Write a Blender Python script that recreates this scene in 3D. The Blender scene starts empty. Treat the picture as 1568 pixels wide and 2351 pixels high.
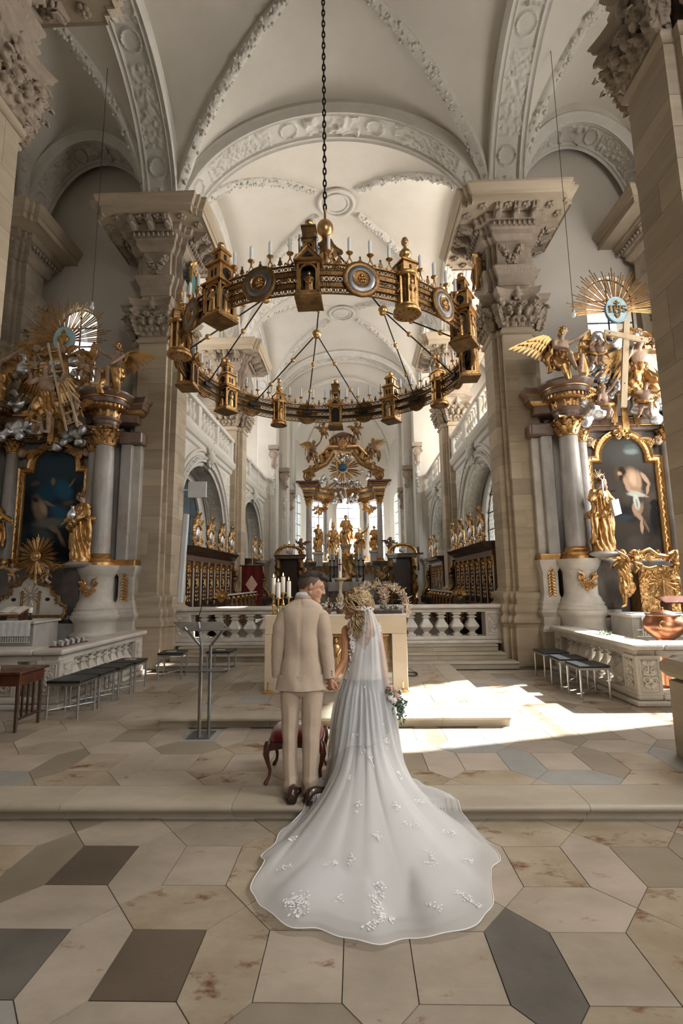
import bpy, bmesh, math, random
import numpy as np
from mathutils import Vector, Matrix, noise as mnoise
scn = bpy.context.scene
COL = scn.collection
PI = math.pi
R = math.radians
XC = -0.41
CAM_H = 1.85
YAW, PITCH, ROLL, FPX = 0.027, R(8.2), 0.0128, 1110.0
IW, IH = 1568.0, 2351.0
_f = Vector((-math.sin(YAW) * math.cos(PITCH), math.cos(YAW) * math.cos(PITCH), math.sin(PITCH)))
_r = Vector((math.cos(YAW), math.sin(YAW), 0.0))
_u = _r.cross(_f)
CR = _r * math.cos(ROLL) - _u * math.sin(ROLL)
CU = _u * math.cos(ROLL) + _r * math.sin(ROLL)
CF = _f
cam_data = bpy.data.cameras.new('camera')
cam = bpy.data.objects.new('camera', cam_data)
COL.objects.link(cam)
cam.matrix_world = Matrix(((CR.x, CU.x, -CF.x, 0), (CR.y, CU.y, -CF.y, 0), (CR.z, CU.z, -CF.z, CAM_H), (0, 0, 0, 1)))
cam_data.sensor_fit = 'VERTICAL'
cam_data.sensor_height = 36.0
cam_data.sensor_width = 24.0
cam_data.lens = 36.0 * FPX / IH
cam_data.clip_end = 200
scn.camera = cam
world = bpy.data.worlds.new('world')
scn.world = world
world.use_nodes = True
bg = world.node_tree.nodes['Background']
bg.inputs[0].default_value = (0.90, 0.95, 1.0, 1)
bg.inputs[1].default_value = 5.0
def light(kind, name, loc, energy, color=(1, 1, 1), target=None, size=(1, 1), angle=None, spread=None):
 d = bpy.data.lights.new(name, kind)
 d.energy = energy
 d.color = color
 if kind == 'AREA':
  d.shape = 'RECTANGLE'
  d.size, d.size_y = size
  if spread:
   d.spread = spread
 if angle is not None:
  d.angle = angle
 o = bpy.data.objects.new(name, d)
 COL.objects.link(o)
 o.location = loc
 if target is not None:
  o.rotation_euler = (Vector(target) - Vector(loc)).to_track_quat('-Z', 'Y').to_euler()
 return o
SUN_DIR = Vector((-1.0, -0.29, -0.82)).normalized()
light('SUN', 'sun', (14, 10, 12), 55.0, (1.0, 0.95, 0.89), target=Vector((14, 10, 12)) + SUN_DIR, angle=R(1.0))
light('AREA', 'aisle_area_light', (XC + 7.75, 8.6, 4.9), 270, (1.0, 0.965, 0.925), target=(XC, 7.6, 3.4), size=(2.4, 4.0))  # just inside the tall sunlit aisle window
light('AREA', 'aisle_area_light', (XC + 7.75, 6.6, 9.0), 190, (1.0, 0.97, 0.93), target=(XC + 3, 8.4, 11.0), size=(2.4, 3.0))  # added lamp that brightens the aisle vault; no window opens here
light('AREA', 'aisle_area_light', (XC - 7.75, 2.5, 6.0), 25, (0.95, 0.98, 1.0), target=(XC, 5.4, 4.0), size=(2.4, 5.0))  # weak area light; no window is modelled in this wall
light('AREA', 'gallery_window_daylight', (XC + 7.7, 14.0, 8.6), 560, (1.0, 0.97, 0.93), target=(XC, 13.6, 9.5), size=(3.0, 3.4))
light('AREA', 'gallery_window_daylight', (XC - 7.7, 14.0, 8.6), 210, (1.0, 0.975, 0.94), target=(XC, 13.6, 9.5), size=(3.0, 3.4))
light('AREA', 'gallery_window_daylight', (XC + 7.7, 20.4, 8.6), 280, (1.0, 0.985, 0.97), target=(XC, 20.4, 9.0), size=(3.0, 3.4))
light('AREA', 'gallery_window_daylight', (XC - 7.7, 20.4, 8.6), 190, (0.98, 0.98, 1.0), target=(XC, 20.4, 9.0), size=(3.0, 3.4))
light('AREA', 'west_fill_light', (XC + 5.0, -5.5, 6.5), 230, (1.0, 0.98, 0.955), target=(3.4, 8.0, .8), size=(3.2, 6.0), spread=R(95))  # added fill on camera-facing sides; the west wall has no window
light('AREA', 'aisle_area_light', (XC + 7.7, 2.0, 7.2), 330, (1.0, 0.975, 0.94), target=(-.5, 4.0, .6), size=(2.4, 4.5), spread=R(110))  # added top light on the couple; the wall has no opening here
scn.view_settings.view_transform = 'Standard'
scn.view_settings.look = 'None'
scn.view_settings.gamma = 1.0
scn.view_settings.use_curve_mapping = False
scn.view_settings.exposure = 0.0
scn.cycles.max_bounces = 5
scn.cycles.diffuse_bounces = 3
scn.cycles.glossy_bounces = 2
scn.cycles.transparent_max_bounces = 10
scn.cycles.use_adaptive_sampling = True
scn.cycles.adaptive_threshold = .1
scn.cycles.sample_clamp_indirect = 4.0
scn.cycles.caustics_reflective = False
scn.cycles.caustics_refractive = False
def ray(px, py):
 return CF + CR * ((px - IW / 2) / FPX) + CU * ((IH / 2 - py) / FPX)
def aty(px, py, y):
 d = ray(px, py)
 return d * (y / d.y) + Vector((0, 0, CAM_H))
def atz(px, py, z):
 d = ray(px, py)
 return d * ((z - CAM_H) / d.z) + Vector((0, 0, CAM_H))
def atx(px, py, x):
 d = ray(px, py)
 return d * (x / d.x) + Vector((0, 0, CAM_H))
def _hash(ix, iy, iz, seed):
 n = (ix * 374761393 + iy * 668265263 + iz * 2147483647 + seed * 1274126177) & 0xFFFFFFFF
 n = ((n ^ (n >> 13)) * 1274126177) & 0xFFFFFFFF
 return ((n ^ (n >> 16)) & 0xFFFFFF) / float(0xFFFFFF)
def vnoise(x, y, z=0.0, seed=0):
 x, y, z = np.broadcast_arrays(np.asarray(x, float), np.asarray(y, float), np.asarray(z, float))
 ix, iy, iz = np.floor(x).astype(np.int64), np.floor(y).astype(np.int64), np.floor(z).astype(np.int64)
 fx, fy, fz = x - ix, y - iy, z - iz
 fx, fy, fz = fx * fx * (3 - 2 * fx), fy * fy * (3 - 2 * fy), fz * fz * (3 - 2 * fz)
 r = 0
 for a in (0, 1):
  for b in (0, 1):
   for c in (0, 1):
    r = r + _hash(ix + a, iy + b, iz + c, seed) * (fx if a else 1 - fx) * (fy if b else 1 - fy) * (fz if c else 1 - fz)
 return r * 2 - 1
def foliage_h(x, y, seed=0):
 wx = x + .35 * vnoise(x * .9, y * .9, 0, seed + 5)
 wy = y + .35 * vnoise(x * .9, y * .9, 3, seed + 6)
 a = 1 - np.abs(vnoise(wx * 1.6, wy * 1.6, 0, seed))
 b = 1 - np.abs(vnoise(wx * 3.4, wy * 3.4, 1, seed + 1))
 return np.clip(.62 * a ** 2 + .38 * b ** 2, 0, 1)
class MB:
 def __init__(s):
  s.v, s.f = [], []
 def add(s, vs, fs):
  o = len(s.v)
  s.v.extend([tuple(p) for p in vs])
  s.f.extend([tuple(i + o for i in q) for q in fs])
  return s
 def box(s, x0, x1, y0, y1, z0, z1):
  return s.add([(x0, y0, z0), (x1, y0, z0), (x1, y1, z0), (x0, y1, z0), (x0, y0, z1), (x1, y0, z1), (x1, y1, z1), (x0, y1, z1)],
     [(0, 3, 2, 1), (4, 5, 6, 7), (0, 1, 5, 4), (1, 2, 6, 5), (2, 3, 7, 6), (3, 0, 4, 7)])
 def cbox(s, c, h, m=None):
  m = m or Matrix.Identity(3)
  c = Vector(c)
  vs = [c + m @ Vector((sx * h[0], sy * h[1], sz * h[2])) for sx, sy, sz in
   ((-1, -1, -1), (1, -1, -1), (1, 1, -1), (-1, 1, -1), (-1, -1, 1), (1, -1, 1), (1, 1, 1), (-1, 1, 1))]
  return s.add(vs, [(0, 3, 2, 1), (4, 5, 6, 7), (0, 1, 5, 4), (1, 2, 6, 5), (2, 3, 7, 6), (3, 0, 4, 7)])
 def bar(s, p0, p1, w, d, up=(0, 0, 1)):
  p0, p1 = Vector(p0), Vector(p1)
  t = (p1 - p0).normalized()
  a = t.cross(Vector(up))
  if a.length < 1e-5:
   a = t.cross(Vector((1, 0, 0)))
  a.normalize()
  b = a.cross(t)
  vs = []
  for p in (p0, p1):
   for sa, sb in ((-1, -1), (1, -1), (1, 1), (-1, 1)):
    vs.append(p + a * (sa * w / 2) + b * (sb * d / 2))
  return s.add(vs, [(0, 1, 2, 3), (7, 6, 5, 4), (0, 4, 5, 1), (1, 5, 6, 2), (2, 6, 7, 3), (3, 7, 4, 0)])
 def rings(s, rs, caps=True, close=True):
  n = len(rs[0])
  o = len(s.v)
  for r in rs:
   s.v.extend([tuple(p) for p in r])
  m = n if close else n - 1
  for i in range(len(rs) - 1):
   for j in range(m):
    a, b = o + i * n + j, o + i * n + (j + 1) % n
    s.f.append((a, b, b + n, a + n))
  if caps and close:
   s.f.append(tuple(o + j for j in reversed(range(n))))
   s.f.append(tuple(o + (len(rs) - 1) * n + j for j in range(n)))
  return s
 def lathe(s, prof, c=(0, 0, 0), n=20, sx=1, sy=1, caps=True, m=None):
  c = Vector(c)
  rs = []
  for r, z in prof:
   ring = []
   for k in range(n):
    a = 2 * PI * k / n
    p = Vector((r * math.cos(a) * sx, r * math.sin(a) * sy, z))
    ring.append((c + (m @ p if m else p)))
   rs.append(ring)
  return s.rings(rs, caps)
 def tube(s, pts, r, n=8, caps=True, flat=1.0):
  pts = [Vector(p) for p in pts]
  L = len(pts)
  if not isinstance(r, (list, tuple)):
   r = [r] * L
  t0 = (pts[1] - pts[0]).normalized()
  ref = Vector((0, 0, 1)) if abs(t0.z) < .9 else Vector((1, 0, 0))
  a = t0.cross(ref).normalized()
  rs = []
  for i, p in enumerate(pts):
   t = (pts[min(i + 1, L - 1)] - pts[max(i - 1, 0)])
   if t.length < 1e-9:
    t = t0.copy()
   t.normalize()
   a = (a - t * a.dot(t))
   if a.length < 1e-6:
    a = t.orthogonal()
   a.normalize()
   b = t.cross(a)
   rs.append([p + (a * math.cos(2 * PI * k / n) + b * math.sin(2 * PI * k / n) * flat) * r[i] for k in range(n)])
  return s.rings(rs, caps)
 def ell(s, c, r, nu=12, nv=8, m=None):
  c = Vector(c)
  if not isinstance(r, (list, tuple)):
   r = (r, r, r)
  vs = [c + (m @ Vector((0, 0, -r[2])) if m else Vector((0, 0, -r[2])))]
  for j in range(1, nv):
   ph = -PI / 2 + PI * j / nv
   for i in range(nu):
    a = 2 * PI * i / nu
    p = Vector((r[0] * math.cos(a) * math.cos(ph), r[1] * math.sin(a) * math.cos(ph), r[2] * math.sin(ph)))
    vs.append(c + (m @ p if m else p))
  vs.append(c + (m @ Vector((0, 0, r[2])) if m else Vector((0, 0, r[2]))))
  fs = []
  for i in range(nu):
   fs.append((0, 1 + (i + 1) % nu, 1 + i))
   fs.append((len(vs) - 1, len(vs) - 1 - nu + i, len(vs) - 1 - nu + (i + 1) % nu))
  for j in range(nv - 2):
   for i in range(nu):
    a, b = 1 + j * nu + i, 1 + j * nu + (i + 1) % nu
    fs.append((a, b, b + nu, a + nu))
  return s.add(vs, fs)
 def cap(s, p0, r0, p1, r1, n=10):
  p0, p1 = Vector(p0), Vector(p1)
  t = p1 - p0
  L = t.length
  if L < 1e-6:
   return s.ell(p0, r0)
  t.normalize()
  pts, rr = [], []
  for k in range(5):
   a = PI / 2 * (1 - k / 4)
   pts.append(p0 - t * (r0 * math.sin(a))); rr.append(max(r0 * math.cos(a), r0 * .02))
  for k in range(1, 6):
   a = PI / 2 * k / 5
   pts.append(p1 + t * (r1 * math.sin(a))); rr.append(max(r1 * math.cos(a), r1 * .02))
  return s.tube(pts, rr, n)
 def grid(s, P, closeu=False):
  nv, nu = len(P), len(P[0])
  o = len(s.v)
  for row in P:
   s.v.extend([tuple(float(c) for c in p) for p in row])
  m = nu if closeu else nu - 1
  for j in range(nv - 1):
   for i in range(m):
    a, b = o + j * nu + i, o + j * nu + (i + 1) % nu
    s.f.append((a, b, b + nu, a + nu))
  return s
 def prism(s, poly, ext):
  ext = Vector(ext)
  n = len(poly)
  a = [Vector(p) for p in poly]
  b = [p + ext for p in a]
  return s.add(a + b, [tuple(reversed(range(n))), tuple(range(n, 2 * n))] + [(i, (i + 1) % n, n + (i + 1) % n, n + i) for i in range(n)])
 def spiral(s, c, ax, ay, r0, turns, rt, n=26, tn=6, shrink=.12):
  c, ax, ay = Vector(c), Vector(ax), Vector(ay)
  pts, rr = [], []
  for i in range(n):
   t = i / (n - 1)
   a = t * turns * 2 * PI
   q = r0 * (1 - (1 - shrink) * t)
   pts.append(c + ax * (q * math.cos(a)) + ay * (q * math.sin(a)))
   rr.append(rt * (1 - .5 * t))
  return s.tube(pts, rr, tn)
 def leaf(s, base, up, out, w, h, curl=.5, lobes=3, nu=6, nv=8, th=.012):
  base, up, out = Vector(base), Vector(up).normalized(), Vector(out).normalized()
  side = up.cross(out).normalized()
  P, Q = [], []
  for j in range(nv + 1):
   v = j / nv
   ang = v * curl * PI * 1.15
   y = h * (math.sin(min(ang, PI * .9)) / max(math.sin(min(curl * PI * 1.15, PI / 2)), .3)) if curl > .05 else h * v
   o = h * .55 * (1 - math.cos(ang)) * curl * 1.2
   ww = w / 2 * (math.sin(PI * (.22 + .74 * v)) ** .8) * (1 + .18 * math.cos(v * lobes * 2 * PI))
   row, row2 = [], []
   for i in range(nu + 1):
    u = 2 * i / nu - 1
    rid = .16 * w * (abs(math.cos(u * PI * 1.5)) * .4 - u * u * .6)
    p = base + up * y + out * (o + rid + th) + side * (u * ww)
    row.append(p); row2.append(p - out * th * 2)
   P.append(row); Q.append(list(reversed(row2)))
  return s.rings([a + b for a, b in zip(P, Q)])
 def xform(s, m):
  s.v = [tuple(m @ Vector(p)) for p in s.v]
  return s
 def merge(s, o, m=None):
  return s.add([m @ Vector(p) for p in o.v] if m else o.v, o.f)
 def mesh(s, name, smooth=40):
  me = bpy.data.meshes.new(name)
  me.from_pydata(s.v, [], s.f)
  if smooth:
   me.polygons.foreach_set('use_smooth', [True] * len(me.polygons))
   if smooth < 179:
    me.set_sharp_from_angle(angle=R(smooth))
  me.update()
  return me
 def build(s, name, mat=None, parent=None, smooth=40, bevel=0):
  me = s.mesh(name, smooth)
  return link(name, me, mat, parent, bevel)
def link(name, me, mat=None, parent=None, bevel=0):
 o = bpy.data.objects.new(name, me)
 if mat is not None and not me.materials:
  me.materials.append(M[mat] if isinstance(mat, str) else mat)
 COL.objects.link(o)
 if parent is not None:
  attach(o, parent)
 if bevel:
  b = o.modifiers.new('bevel', 'BEVEL')
  b.width = bevel; b.segments = 2; b.limit_method = 'ANGLE'; b.angle_limit = R(50)
 return o
LOC = {}
def attach(o, parent):
 o.parent = parent
 w = LOC.get(parent.name)
 if w is not None:
  o.matrix_parent_inverse = Matrix.Translation(w).inverted()
def empty(name, loc=(0, 0, 0)):
 o = bpy.data.objects.new(name, None)
 o.empty_display_size = .1
 COL.objects.link(o)
 o.location = loc
 LOC[o.name] = Vector(loc)
 return o
def tag(o, label=None, cat=None, group=None, kind=None):
 if label: o['label'] = label
 if cat: o['category'] = cat
 if group: o['group'] = group
 if kind: o['kind'] = kind
 return o
def copy_tree(o, loc=None, rotz=None, scale=None, parent=None):
 c = o.copy()
 COL.objects.link(c)
 c.parent = parent
 if loc is not None: c.location = loc
 if rotz is not None: c.rotation_euler = (0, 0, rotz)
 if scale is not None: c.scale = scale if isinstance(scale, (tuple, list)) else (scale,) * 3
 for ch in list(o.children):
  copy_tree(ch, parent=c)
 return c
def remesh(name, mb, mat, parent=None, voxel=.02, smooth=4, fac=.5, deform=None):
 me = mb.mesh(name, 0)
 o = bpy.data.objects.new(name, me)
 COL.objects.link(o)
 m = o.modifiers.new('r', 'REMESH')
 m.mode = 'VOXEL'; m.voxel_size = voxel; m.use_smooth_shade = True
 if smooth:
  k = o.modifiers.new('s', 'SMOOTH')
  k.factor = fac; k.iterations = smooth
 dg = bpy.context.evaluated_depsgraph_get()
 ev = o.evaluated_get(dg)
 nm = bpy.data.meshes.new_from_object(ev)
 bpy.data.objects.remove(o)
 bpy.data.meshes.remove(me)
 if deform:
  n = len(nm.vertices)
  co = np.empty(n * 3); nm.vertices.foreach_get('co', co)
  co = deform(co.reshape(-1, 3))
  nm.vertices.foreach_set('co', co.reshape(-1))
 nm.polygons.foreach_set('use_smooth', [True] * len(nm.polygons))
 nm.update()
 nm.name = name
 nm.materials.clear()
 return link(name, nm, mat, parent)
def rotm(axis, a):
 return Matrix.Rotation(a, 3, axis)
def lerp(a, b, t):
 return a + (b - a) * t
def interp(t, xs, ys):
 return float(np.interp(t, xs, ys))
def srgb(h):
 c = [int(h[i:i + 2], 16) / 255 for i in (0, 2, 4)] if isinstance(h, str) else [v / 255 for v in h]
 return tuple(x / 12.92 if x <= .04045 else ((x + .055) / 1.055) ** 2.4 for x in c)
M = {}
def mk(name, c1, c2=None, scale=3., rough=.6, metal=0., bump=0., bscale=30., stretch=(1, 1, 1), rand=0., spots=None, spot_scale=5., spot_cut=.62,
 lo=.35, hi=.65, sheen=0., spec=None, trans=None, rough2=None, coat=0., sss=0.):
 m = bpy.data.materials.new(name)
 m.use_nodes = True
 nt = m.node_tree
 N, L = nt.nodes, nt.links
 bs = N['Principled BSDF']
 c1 = srgb(c1) if isinstance(c1, str) else c1
 c2 = srgb(c2) if isinstance(c2, str) else (c2 or c1)
 tc = N.new('ShaderNodeTexCoord')
 oi = N.new('ShaderNodeObjectInfo')
 mp = N.new('ShaderNodeMapping')
 mp.inputs['Scale'].default_value = stretch
 L.new(tc.outputs['Object'], mp.inputs['Vector'])
 off = N.new('ShaderNodeVectorMath'); off.operation = 'MULTIPLY_ADD'
 L.new(oi.outputs['Random'], off.inputs[0]); off.inputs[1].default_value = (37, 21, 53); L.new(mp.outputs[0], off.inputs[2])
 nz = N.new('ShaderNodeTexNoise')
 nz.inputs['Scale'].default_value = scale
 nz.inputs['Detail'].default_value = 6
 nz.inputs['Roughness'].default_value = .62
 L.new(off.outputs[0], nz.inputs['Vector'])
 rp = N.new('ShaderNodeValToRGB')
 rp.color_ramp.elements[0].position, rp.color_ramp.elements[1].position = lo, hi
 rp.color_ramp.elements[0].color = (*c1, 1)
 rp.color_ramp.elements[1].color = (*c2, 1)
 L.new(nz.outputs['Fac'], rp.inputs['Fac'])
 col = rp.outputs['Color']
 if spots:
  n2 = N.new('ShaderNodeTexNoise')
  n2.inputs['Scale'].default_value = spot_scale
  n2.inputs['Detail'].default_value = 7
  n2.inputs['Roughness'].default_value = .7
  L.new(off.outputs[0], n2.inputs['Vector'])
  r2 = N.new('ShaderNodeValToRGB')
  r2.color_ramp.elements[0].position, r2.color_ramp.elements[1].position = spot_cut, spot_cut + .1
  L.new(n2.outputs['Fac'], r2.inputs['Fac'])
  mx = N.new('ShaderNodeMix'); mx.data_type = 'RGBA'
  L.new(r2.outputs['Color'], mx.inputs['Factor'])
  L.new(col, mx.inputs['A'])
  mx.inputs['B'].default_value = (*srgb(spots), 1)
  col = mx.outputs['Result']
 if rand:
  hs = N.new('ShaderNodeHueSaturation')
  mr = N.new('ShaderNodeMapRange')
  mr.inputs['To Min'].default_value, mr.inputs['To Max'].default_value = 1 - rand, 1 + rand
  L.new(oi.outputs['Random'], mr.inputs['Value'])
  L.new(mr.outputs[0], hs.inputs['Value'])
  L.new(col, hs.inputs['Color'])
  col = hs.outputs['Color']
 L.new(col, bs.inputs['Base Color'])
 bs.inputs['Roughness'].default_value = rough
 if rough2 is not None:
  mr2 = N.new('ShaderNodeMapRange')
  mr2.inputs['To Min'].default_value, mr2.inputs['To Max'].default_value = rough, rough2
  L.new(nz.outputs['Fac'], mr2.inputs['Value']); L.new(mr2.outputs[0], bs.inputs['Roughness'])
 bs.inputs['Metallic'].default_value = metal
 if sheen: bs.inputs['Sheen Weight'].default_value = sheen
 if spec is not None: bs.inputs['Specular IOR Level'].default_value = spec
 if coat: bs.inputs['Coat Weight'].default_value = coat
 if sss:
  bs.inputs['Subsurface Weight'].default_value = sss
  bs.inputs['Subsurface Radius'].default_value = (.012, .006, .004)
  bs.inputs['Subsurface Scale'].default_value = 1.0
 if bump:
  nb = N.new('ShaderNodeTexNoise')
  nb.inputs['Scale'].default_value = bscale
  nb.inputs['Detail'].default_value = 5
  L.new(off.outputs[0], nb.inputs['Vector'])
  bp = N.new('ShaderNodeBump')
  bp.inputs['Strength'].default_value = bump
  bp.inputs['Distance'].default_value = .02
  L.new(nb.outputs['Fac'], bp.inputs['Height'])
  L.new(bp.outputs[0], bs.inputs['Normal'])
 if trans is not None:
  out = N['Material Output']
  tr = N.new('ShaderNodeBsdfTransparent')
  ms = N.new('ShaderNodeMixShader')
  ms.inputs[0].default_value = trans
  L.new(bs.outputs[0], ms.inputs[1]); L.new(tr.outputs[0], ms.inputs[2])
  L.new(ms.outputs[0], out.inputs['Surface'])
 M[name] = m
 return m
mk('plaster', 'cec6b9', 'd8d0c4', scale=.6, rough=.9, bump=.12, bscale=9)
mk('stucco', 'cbc5ba', 'd8d2c8', scale=2, rough=.9, bump=.25, bscale=60)
mk('sandstone', 'aa9a83', 'baa992', scale=1.6, stretch=(.5, .5, 4), rough=.85, rand=.15, bump=.2, bscale=45)
mk('carved_stone', '988877', 'ad9d8b', scale=2.5, rough=.9, bump=.45, bscale=40)
mk('mortar', '8d8069', '9b8e78', scale=8, rough=.95)
mk('floor_grout', '5b564c', '6d675c', scale=8, rough=.95)
mk('step_stone', '9b8f7d', 'ada28f', scale=2.2, stretch=(.6, 1.4, 1), rough=.38, rough2=.55, rand=.06, spots='8f6a45', spot_scale=6, spot_cut=.69, bump=.08, bscale=60)
mk('tile_cream', '9a8d7d', 'b0a292', scale=2.4, stretch=(.8, 1.3, 1), rough=.28, rough2=.5, rand=.10, spots='7d5335', spot_scale=5.5, spot_cut=.625, bump=.06, bscale=50)
mk('tile_rust', '97866f', 'ad9f8b', scale=3.0, stretch=(.8, 1.3, 1), rough=.3, rough2=.5, rand=.08, spots='6b4025', spot_scale=4.2, spot_cut=.555, bump=.06, bscale=50)
mk('tile_brown', '584d41', '66594b', scale=2.2, rough=.3, rough2=.5, rand=.12, spots='6a563f', spot_scale=5, spot_cut=.62, bump=.06, bscale=50)
mk('tile_grey', '5b564f', '6e6860', scale=3.0, rough=.32, rough2=.5, rand=.12, spots='5e5750', spot_scale=6, spot_cut=.6, bump=.06, bscale=50)
mk('tile_tan', '847867', '958876', scale=2.4, stretch=(.8, 1.3, 1), rough=.3, rough2=.5, rand=.08, spots='7d5d42', spot_scale=5, spot_cut=.64, bump=.06, bscale=50)
mk('tile_palegrey', '8d8a84', '9d9a93', scale=3, rough=.3, rough2=.5, rand=.06, spots='8f8a82', spot_scale=6, spot_cut=.62, bump=.06, bscale=50)
mk('marble_grey', '8d8781', 'b9b2aa', scale=1.7, stretch=(1, 1, .45), rough=.3, rough2=.5, spots='a08a78', spot_scale=2.6, spot_cut=.58)
mk('marble_white', 'b3aa9e', 'd0c8bd', scale=2.0, rough=.45, spots='a58a70', spot_scale=3, spot_cut=.63, bump=.1, bscale=30)
mk('marble_dark', '4a4541', '6a625b', scale=3, rough=.35, spots='7d6a58', spot_scale=5, spot_cut=.6)
mk('marble_red', '6b5347', '8b7262', scale=3, rough=.35, spots='a39080', spot_scale=5, spot_cut=.6)
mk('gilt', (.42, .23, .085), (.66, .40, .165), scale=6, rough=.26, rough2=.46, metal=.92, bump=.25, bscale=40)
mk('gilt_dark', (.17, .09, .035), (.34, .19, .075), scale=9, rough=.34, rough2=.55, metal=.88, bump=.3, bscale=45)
mk('gilt_bright', (.62, .37, .15), (.80, .54, .25), scale=6, rough=.25, rough2=.42, metal=.95, bump=.12, bscale=40)
mk('silver', (.55, .56, .58), (.82, .83, .85), scale=5, rough=.22, rough2=.45, metal=.95, bump=.3, bscale=25)
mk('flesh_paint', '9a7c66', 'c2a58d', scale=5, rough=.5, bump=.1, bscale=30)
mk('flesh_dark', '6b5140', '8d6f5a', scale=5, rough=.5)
mk('blue_paint', 'a3c2c9', 'bcd6db', scale=4, rough=.5)
mk('blue_dark', '1c3a52', '2c5268', scale=4, rough=.5)
mk('wood_dark', '2a1a12', '442b1c', scale=3, stretch=(6, 6, .8), rough=.35, coat=.3)
mk('wood_mid', '4a2f1e', '66442c', scale=3, stretch=(6, 6, .8), rough=.4)
mk('wood_pale', 'b9a180', 'cdb796', scale=3, stretch=(4, 4, .6), rough=.6)
mk('wood_red', '3f1f14', '5a2e1d', scale=3, stretch=(5, 5, .8), rough=.35, coat=.3)
mk('white_paint', 'b5ada2', 'c8c1b6', scale=3, rough=.5)
mk('wax', 'e6e0d2', 'efe9dd', scale=4, rough=.45, sss=.15)
mk('wax_white', 'e9e9e6', 'f2f2f0', scale=4, rough=.45)
mk('black_leather', '15171a', '1e2124', scale=10, rough=.38, bump=.2, bscale=120)
mk('steel', (.42, .42, .43), (.55, .55, .56), scale=8, rough=.3, metal=.95)
mk('steel_dark', (.18, .18, .185), (.27, .27, .275), scale=8, rough=.38, metal=.9)
mk('iron', '1e1b19', '2b2724', scale=12, rough=.55, metal=.4)
mk('lead', '3b3a38', '4a4846', scale=9, rough=.6)
mk('white_metal', 'cfd0ce', 'dadbd9', scale=3, rough=.45)
mk('copper', (.36, .15, .08), (.52, .24, .13), scale=5, rough=.25, rough2=.42, metal=.95, bump=.15, bscale=14)
mk('brass', (.70, .46, .16), (.82, .58, .24), scale=6, rough=.22, metal=.95)
mk('linen_cloth', 'd6d6d2', 'e2e2de', scale=20, rough=.9, bump=.2, bscale=120)
mk('altar_stone', 'c2ad92', 'cfbba2', scale=1.6, stretch=(.7, .7, 2), rough=.6, bump=.08, bscale=60)
mk('paper', 'd9d6cc', 'e3e0d6', scale=14, rough=.9)
mk('red_velvet', '6d1014', '8f181b', scale=12, rough=.85, sheen=.6, bump=.15, bscale=200)
mk('red_banner', '56110f', '6d1a14', scale=6, rough=.9)
mk('suit_linen', 'b8a28d', 'c2ad98', scale=90, stretch=(1, 1, 1), rough=.85, sheen=.2, bump=.15, bscale=320)
mk('shirt_white', 'e4e6ea', 'eceef0', scale=8, rough=.8)
mk('shoe_leather', '2a1810', '3d2317', scale=7, rough=.32, coat=.3)
mk('shoe_sole', '17120f', '201a15', scale=9, rough=.6)
mk('skin', 'b98a6c', 'c5977a', scale=9, rough=.5, sss=.12)
mk('skin_tan', 'b98662', 'c4926e', scale=9, rough=.48, sss=.12)
mk('hair_dark', '241912', '3a2a1e', scale=24, stretch=(1, 1, 4), rough=.45, bump=.5, bscale=180)
mk('hair_fade', '46352a', '5e4a3c', scale=40, rough=.6)
mk('hair_blonde', 'b08f60', 'e2cba4', scale=14, rough=.42, bump=.4, bscale=150, lo=.3, hi=.7)
mk('hair_brown', '6d4d31', '8d6a46', scale=16, rough=.45, bump=.4, bscale=150)
mk('lip', 'a5655a', 'b07063', scale=9, rough=.45)
mk('eye_dark', '1d1512', '2a1f1a', scale=9, rough=.2)
mk('satin', 'dedad5', 'e8e4e0', scale=2, rough=.6, sheen=.3)
mk('lace', 'eceae8', 'f5f3f1', scale=9, rough=.8)
mk('leaf_sage', '5f7366', '8a9c8e', scale=9, rough=.6, rand=.15)
mk('flower_peach', 'd9a58c', 'e8c3ad', scale=9, rough=.7)
mk('flower_white', 'e8e2d8', 'f2ede4', scale=9, rough=.7)
mk('pampas', 'c9ab8c', 'e0cbb2', scale=9, rough=.9)
mk('dried_brown', '5a4230', '8b6b4e', scale=12, rough=.85)
mk('coat_teal', '2c6b6f', '3a7f80', scale=6, rough=.5)
mk('glass_bulb', 'e9eef0', 'f4f7f8', scale=4, rough=.1, trans=.35)
mk('plant_green', '2c3d22', '46572f', scale=8, rough=.7)
mk('rope_dark', '2c2622', '38302b', scale=20, rough=.9)
def tulle(name, c, alpha, folds=0.):
 m = bpy.data.materials.new(name)
 m.use_nodes = True
 nt = m.node_tree
 N, L = nt.nodes, nt.links
 out = N['Material Output']
 N.remove(N['Principled BSDF'])
 d = N.new('ShaderNodeBsdfDiffuse'); d.inputs[0].default_value = (*srgb(c), 1)
 t = N.new('ShaderNodeBsdfTranslucent'); t.inputs[0].default_value = (*srgb(c), 1)
 tr = N.new('ShaderNodeBsdfTransparent')
 a = N.new('ShaderNodeMixShader'); a.inputs[0].default_value = .38
 L.new(d.outputs[0], a.inputs[1]); L.new(t.outputs[0], a.inputs[2])
 lw = N.new('ShaderNodeLayerWeight'); lw.inputs[0].default_value = .35
 mr = N.new('ShaderNodeMapRange')
 mr.inputs['To Min'].default_value, mr.inputs['To Max'].default_value = alpha, min(alpha + .45, .98)
 L.new(lw.outputs['Facing'], mr.inputs['Value'])
 b = N.new('ShaderNodeMixShader')
 L.new(mr.outputs[0], b.inputs[0])
 L.new(tr.outputs[0], b.inputs[1]); L.new(a.outputs[0], b.inputs[2])
 L.new(b.outputs[0], out.inputs['Surface'])
 M[name] = m
tulle('tulle', 'ecebe9', .50)
tulle('veil_net', 'ebebeb', .46)
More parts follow.
